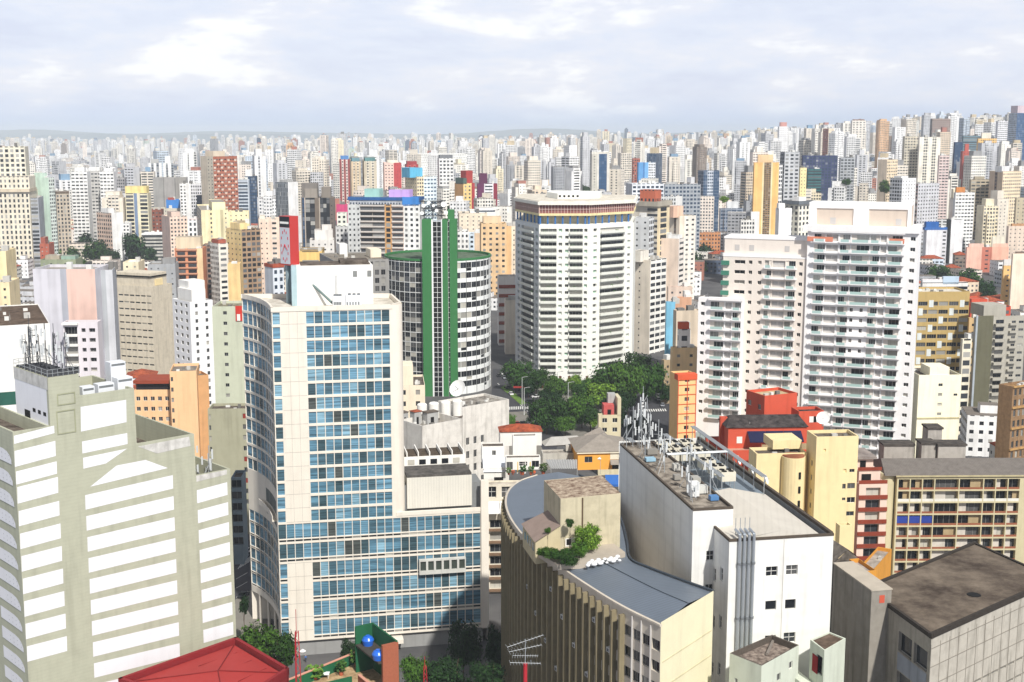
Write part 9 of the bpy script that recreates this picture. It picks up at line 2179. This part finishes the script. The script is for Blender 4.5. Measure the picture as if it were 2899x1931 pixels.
for a in (('white car turning by the bus shelter under the trees', 1517, 1126, 200, W_), ('silver car beside the grass median', 1428, 1072, 100, S_), ('dark car furthest up the avenue', 1412, 1066, 95, K_), ('white car far up the avenue by the round tower', 1424, 1060, 95, W_), ('white car in the shaded street nearest the zebra stripes', 1818, 1152, 85, W_), ('white car second in the shaded street', 1817, 1143, 85, W_), ('white van-like car under the huge trees', 1863, 1124, 80, W_), ('silver car parked right in the shaded street', 1876, 1150, 82, S_), ('pale car at the dark street mouth', 1866, 1134, 80, (200, 204, 206)), ('dark car left in the shaded street', 1790, 1158, 88, K_), ('red car parked at the lot before the old white hall', 1466, 1203, 20, R__), ('dark car parked second in the lot', 1484, 1202, 20, K_), ('silver car parked third in the lot', 1500, 1199, 20, S_), ('white car parked last in the lot', 1512, 1196, 20, W_), ('black car in the front row of the lot', 1476, 1212, 20, K_), ('grey car right in the front row of the lot', 1500, 1210, 20, S_), ('white car in the avenue lane nearest the zebra stripes', 1446, 1118, 105, W_), ('dark car behind the white one near the zebra stripes', 1436, 1100, 105, K_), ('red car climbing the avenue beside the trees', 1455, 1094, 105, R__), ('white car entering the avenue from the lot', 1530, 1152, 30, W_), ('black car waiting by the island', 1500, 1140, 40, K_), ('white car lowest in the shaded street', 1806, 1184, 86, W_), ('silver car lower in the shaded street', 1830, 1196, 86, S_)): car(*a)
for i, (x, y) in enumerate(((2706, 796), (2716, 790), (2826, 776), (2838, 778), (2850, 776))): car(('white', 'grey', 'white', 'silver', 'dark')[i] + ' car parked ' + ('by the round tree right of the complex', 'behind the white one near the round tree', 'below the pink block, left end', 'below the pink block, middle', 'below the pink block, right end')[i], x, y, 5, (W_, S_, W_, S_, K_)[i], 'cars parked near the pink block')
car('dark car in the side street beside the sage block', 690, 1690, 78, K_, 'cars in the side street'); car('pale car further up the side street', 700, 1565, 80, W_, 'cars in the side street')
for i, (x, y, h) in enumerate(((1478, 1150, 13), (1578, 1140, 14), (1608, 1196, 17), (1484, 1176, 12), (427, 738, 14))):
	p = at_z(x, y, 0); t = thing('street_lamp', ['street lamp by the bus shelter on the avenue', 'street lamp between the trees under the red-crowned tower', 'tall street lamp in front of the island tree', 'street lamp beside the zebra crossing', 'tall lamp beside the round park tree'][i], 'street lamp', (p.x, p.y, 0), 'lamps of the avenue'); m_ = MB(); m_.tube((p.x, p.y, 0), (p.x, p.y, h), .2, 0, 6, .12); put(m_, 'pole', mat('pale_lamp_steel', (200, 202, 200), .5), t); m_ = MB(); m_.tube((p.x, p.y, h), (p.x + 1.8, p.y - .3, h + .4), .1, 0, 5); put(m_, 'arm', mat('pale_lamp_steel', (200, 202, 200)), t); m_ = MB(); m_.box(p.x + 1.5, p.x + 2.5, p.y - .55, p.y - .1, h + .3, h + .5); put(m_, 'lamp_head', mat('lamp_head_grey', (150, 152, 150)), t)
p = at_z(1484, 1116, 0); t = thing('bus_shelter', 'red-roofed bus shelter on the avenue beside the trees', 'bus shelter', (p.x, p.y, 0)); m_ = MB(); m_.box(p.x - 5, p.x + 6, p.y - 1.5, p.y + 1.5, 3.2, 3.5); put(m_, 'roof', mat('red_shelter_roof', (160, 50, 46), .7), t)
for dx_ in (-4.5, 0, 5): m_ = MB(); m_.tube((p.x + dx_, p.y, 0), (p.x + dx_, p.y, 3.2), .12, 0, 6); put(m_, 'post', dk, t)
m_ = MB(); m_.box(p.x - 4, p.x + 5, p.y - .3, p.y + .1, .42, .5); put(m_, 'bench', dk, t)
for i in range(8):
	x = 1512 + i * 26; p = at_z(x, 1122, 0); t = thing('arcade_pillar', 'dark red arcade pillar under the trees at the white tower foot', 'pillar', (p.x, p.y + 18, 0), 'red arcade pillars at the white tower foot'); m_ = MB(); q = p.y + 18; m_.box(p.x - .6, p.x + .6, q - .5, q + .5, .3, 6.0); put(m_, 'shaft', mat('dark_red_pillar', (96, 30, 32), .8), t); m_ = MB(); m_.box(p.x - .9, p.x + .9, q - .8, q + .8, 0, .3); put(m_, 'footing', pave, t)
def person(label, p, shirt, trousers, stride=.25, rot=0, group='people on the pavement'):
	"""walking figure grown from one jointed skeleton"""
	V = [(0, 0, .95), (0, 0, 1.2), (0, 0, 1.42), (0, .01, 1.52), (0, .03, 1.66), (-.1, 0, .92), (-.11, stride * .55, .5), (-.11, stride * .4, .08), (-.11, stride * .4 + .16, .04), (.1, 0, .92), (.11, -stride * .4, .5), (.11, -stride, .1), (.11, -stride + .14, .05), (-.2, 0, 1.4), (-.25, -.08, 1.12), (-.24, .04, .88), (-.24, .07, .78), (.2, 0, 1.4), (.25, .06, 1.12), (.24, .16, .9), (.24, .2, .8)]
	E = [(0, 1), (1, 2), (2, 3), (3, 4), (0, 5), (5, 6), (6, 7), (7, 8), (0, 9), (9, 10), (10, 11), (11, 12), (2, 13), (13, 14), (14, 15), (15, 16), (2, 17), (17, 18), (18, 19), (19, 20)]
	Rr = [.14, .14, .15, .055, .10, .10, .07, .05, .045, .10, .07, .05, .045, .07, .05, .038, .045, .07, .05, .038, .045]
	me = bpy.data.meshes.new('person'); me.from_pydata(V, E, []); o = bpy.data.objects.new('person', me); COL.objects.link(o)
	md = o.modifiers.new('skin', 'SKIN'); sv = me.skin_vertices[0].data if me.skin_vertices else None
	if sv is None:
		bm_ = bmesh.new(); bm_.from_mesh(me); bm_.verts.layers.skin.verify(); bm_.to_mesh(me); bm_.free(); sv = me.skin_vertices[0].data
	for i, r in enumerate(Rr): sv[i].radius = (r, r)
	sv[0].use_root = True
	o.modifiers.new('sub', 'SUBSURF').render_levels = 1
	m, n, l, b = nodes_of('clothes_and_skin'); tcn = n.new('ShaderNodeTexCoord'); sp = n.new('ShaderNodeSeparateXYZ'); l.new(tcn.outputs['Object'], sp.inputs[0])
	rp_ = n.new('ShaderNodeValToRGB'); rp_.color_ramp.interpolation = 'CONSTANT'; e = rp_.color_ramp.elements; mm = n.new('ShaderNodeMath'); mm.operation = 'DIVIDE'; mm.inputs[1].default_value = 2.0; l.new(sp.outputs[2], mm.inputs[0]); l.new(mm.outputs[0], rp_.inputs[0])
	e[0].position = 0; e[0].color = (.03, .03, .03, 1); e[1].position = .05; e[1].color = (*lin(trousers), 1)
	for q, c in ((.47, shirt), (.74, (190, 140, 110)), (.84, (40, 30, 26))): x = e.new(q); x.color = (*lin(c), 1)
	l.new(rp_.outputs[0], b.inputs['Base Color']); me.materials.append(m)
	o.location = p; o.rotation_euler = (0, 0, R(rot)); tag(o, label, 'person', group)
import bmesh
for i, (x, y, s, tr, lab_) in enumerate(((866, 1874, (70, 110, 170), (40, 44, 60), 'person in a blue shirt walking past the grey ground storey'), (1528, 1118, (226, 226, 226), (60, 60, 70), 'person in a white top by the bus shelter'), (1543, 1120, (180, 70, 60), (50, 50, 56), 'person in a red top under the avenue trees'), (700, 1860, (70, 70, 70), (40, 40, 44), 'person in grey on the side street pavement'))):
	p = at_z(x, y, .15); person(lab_, (p.x, p.y, .15), s, tr, .26, 40 * i)
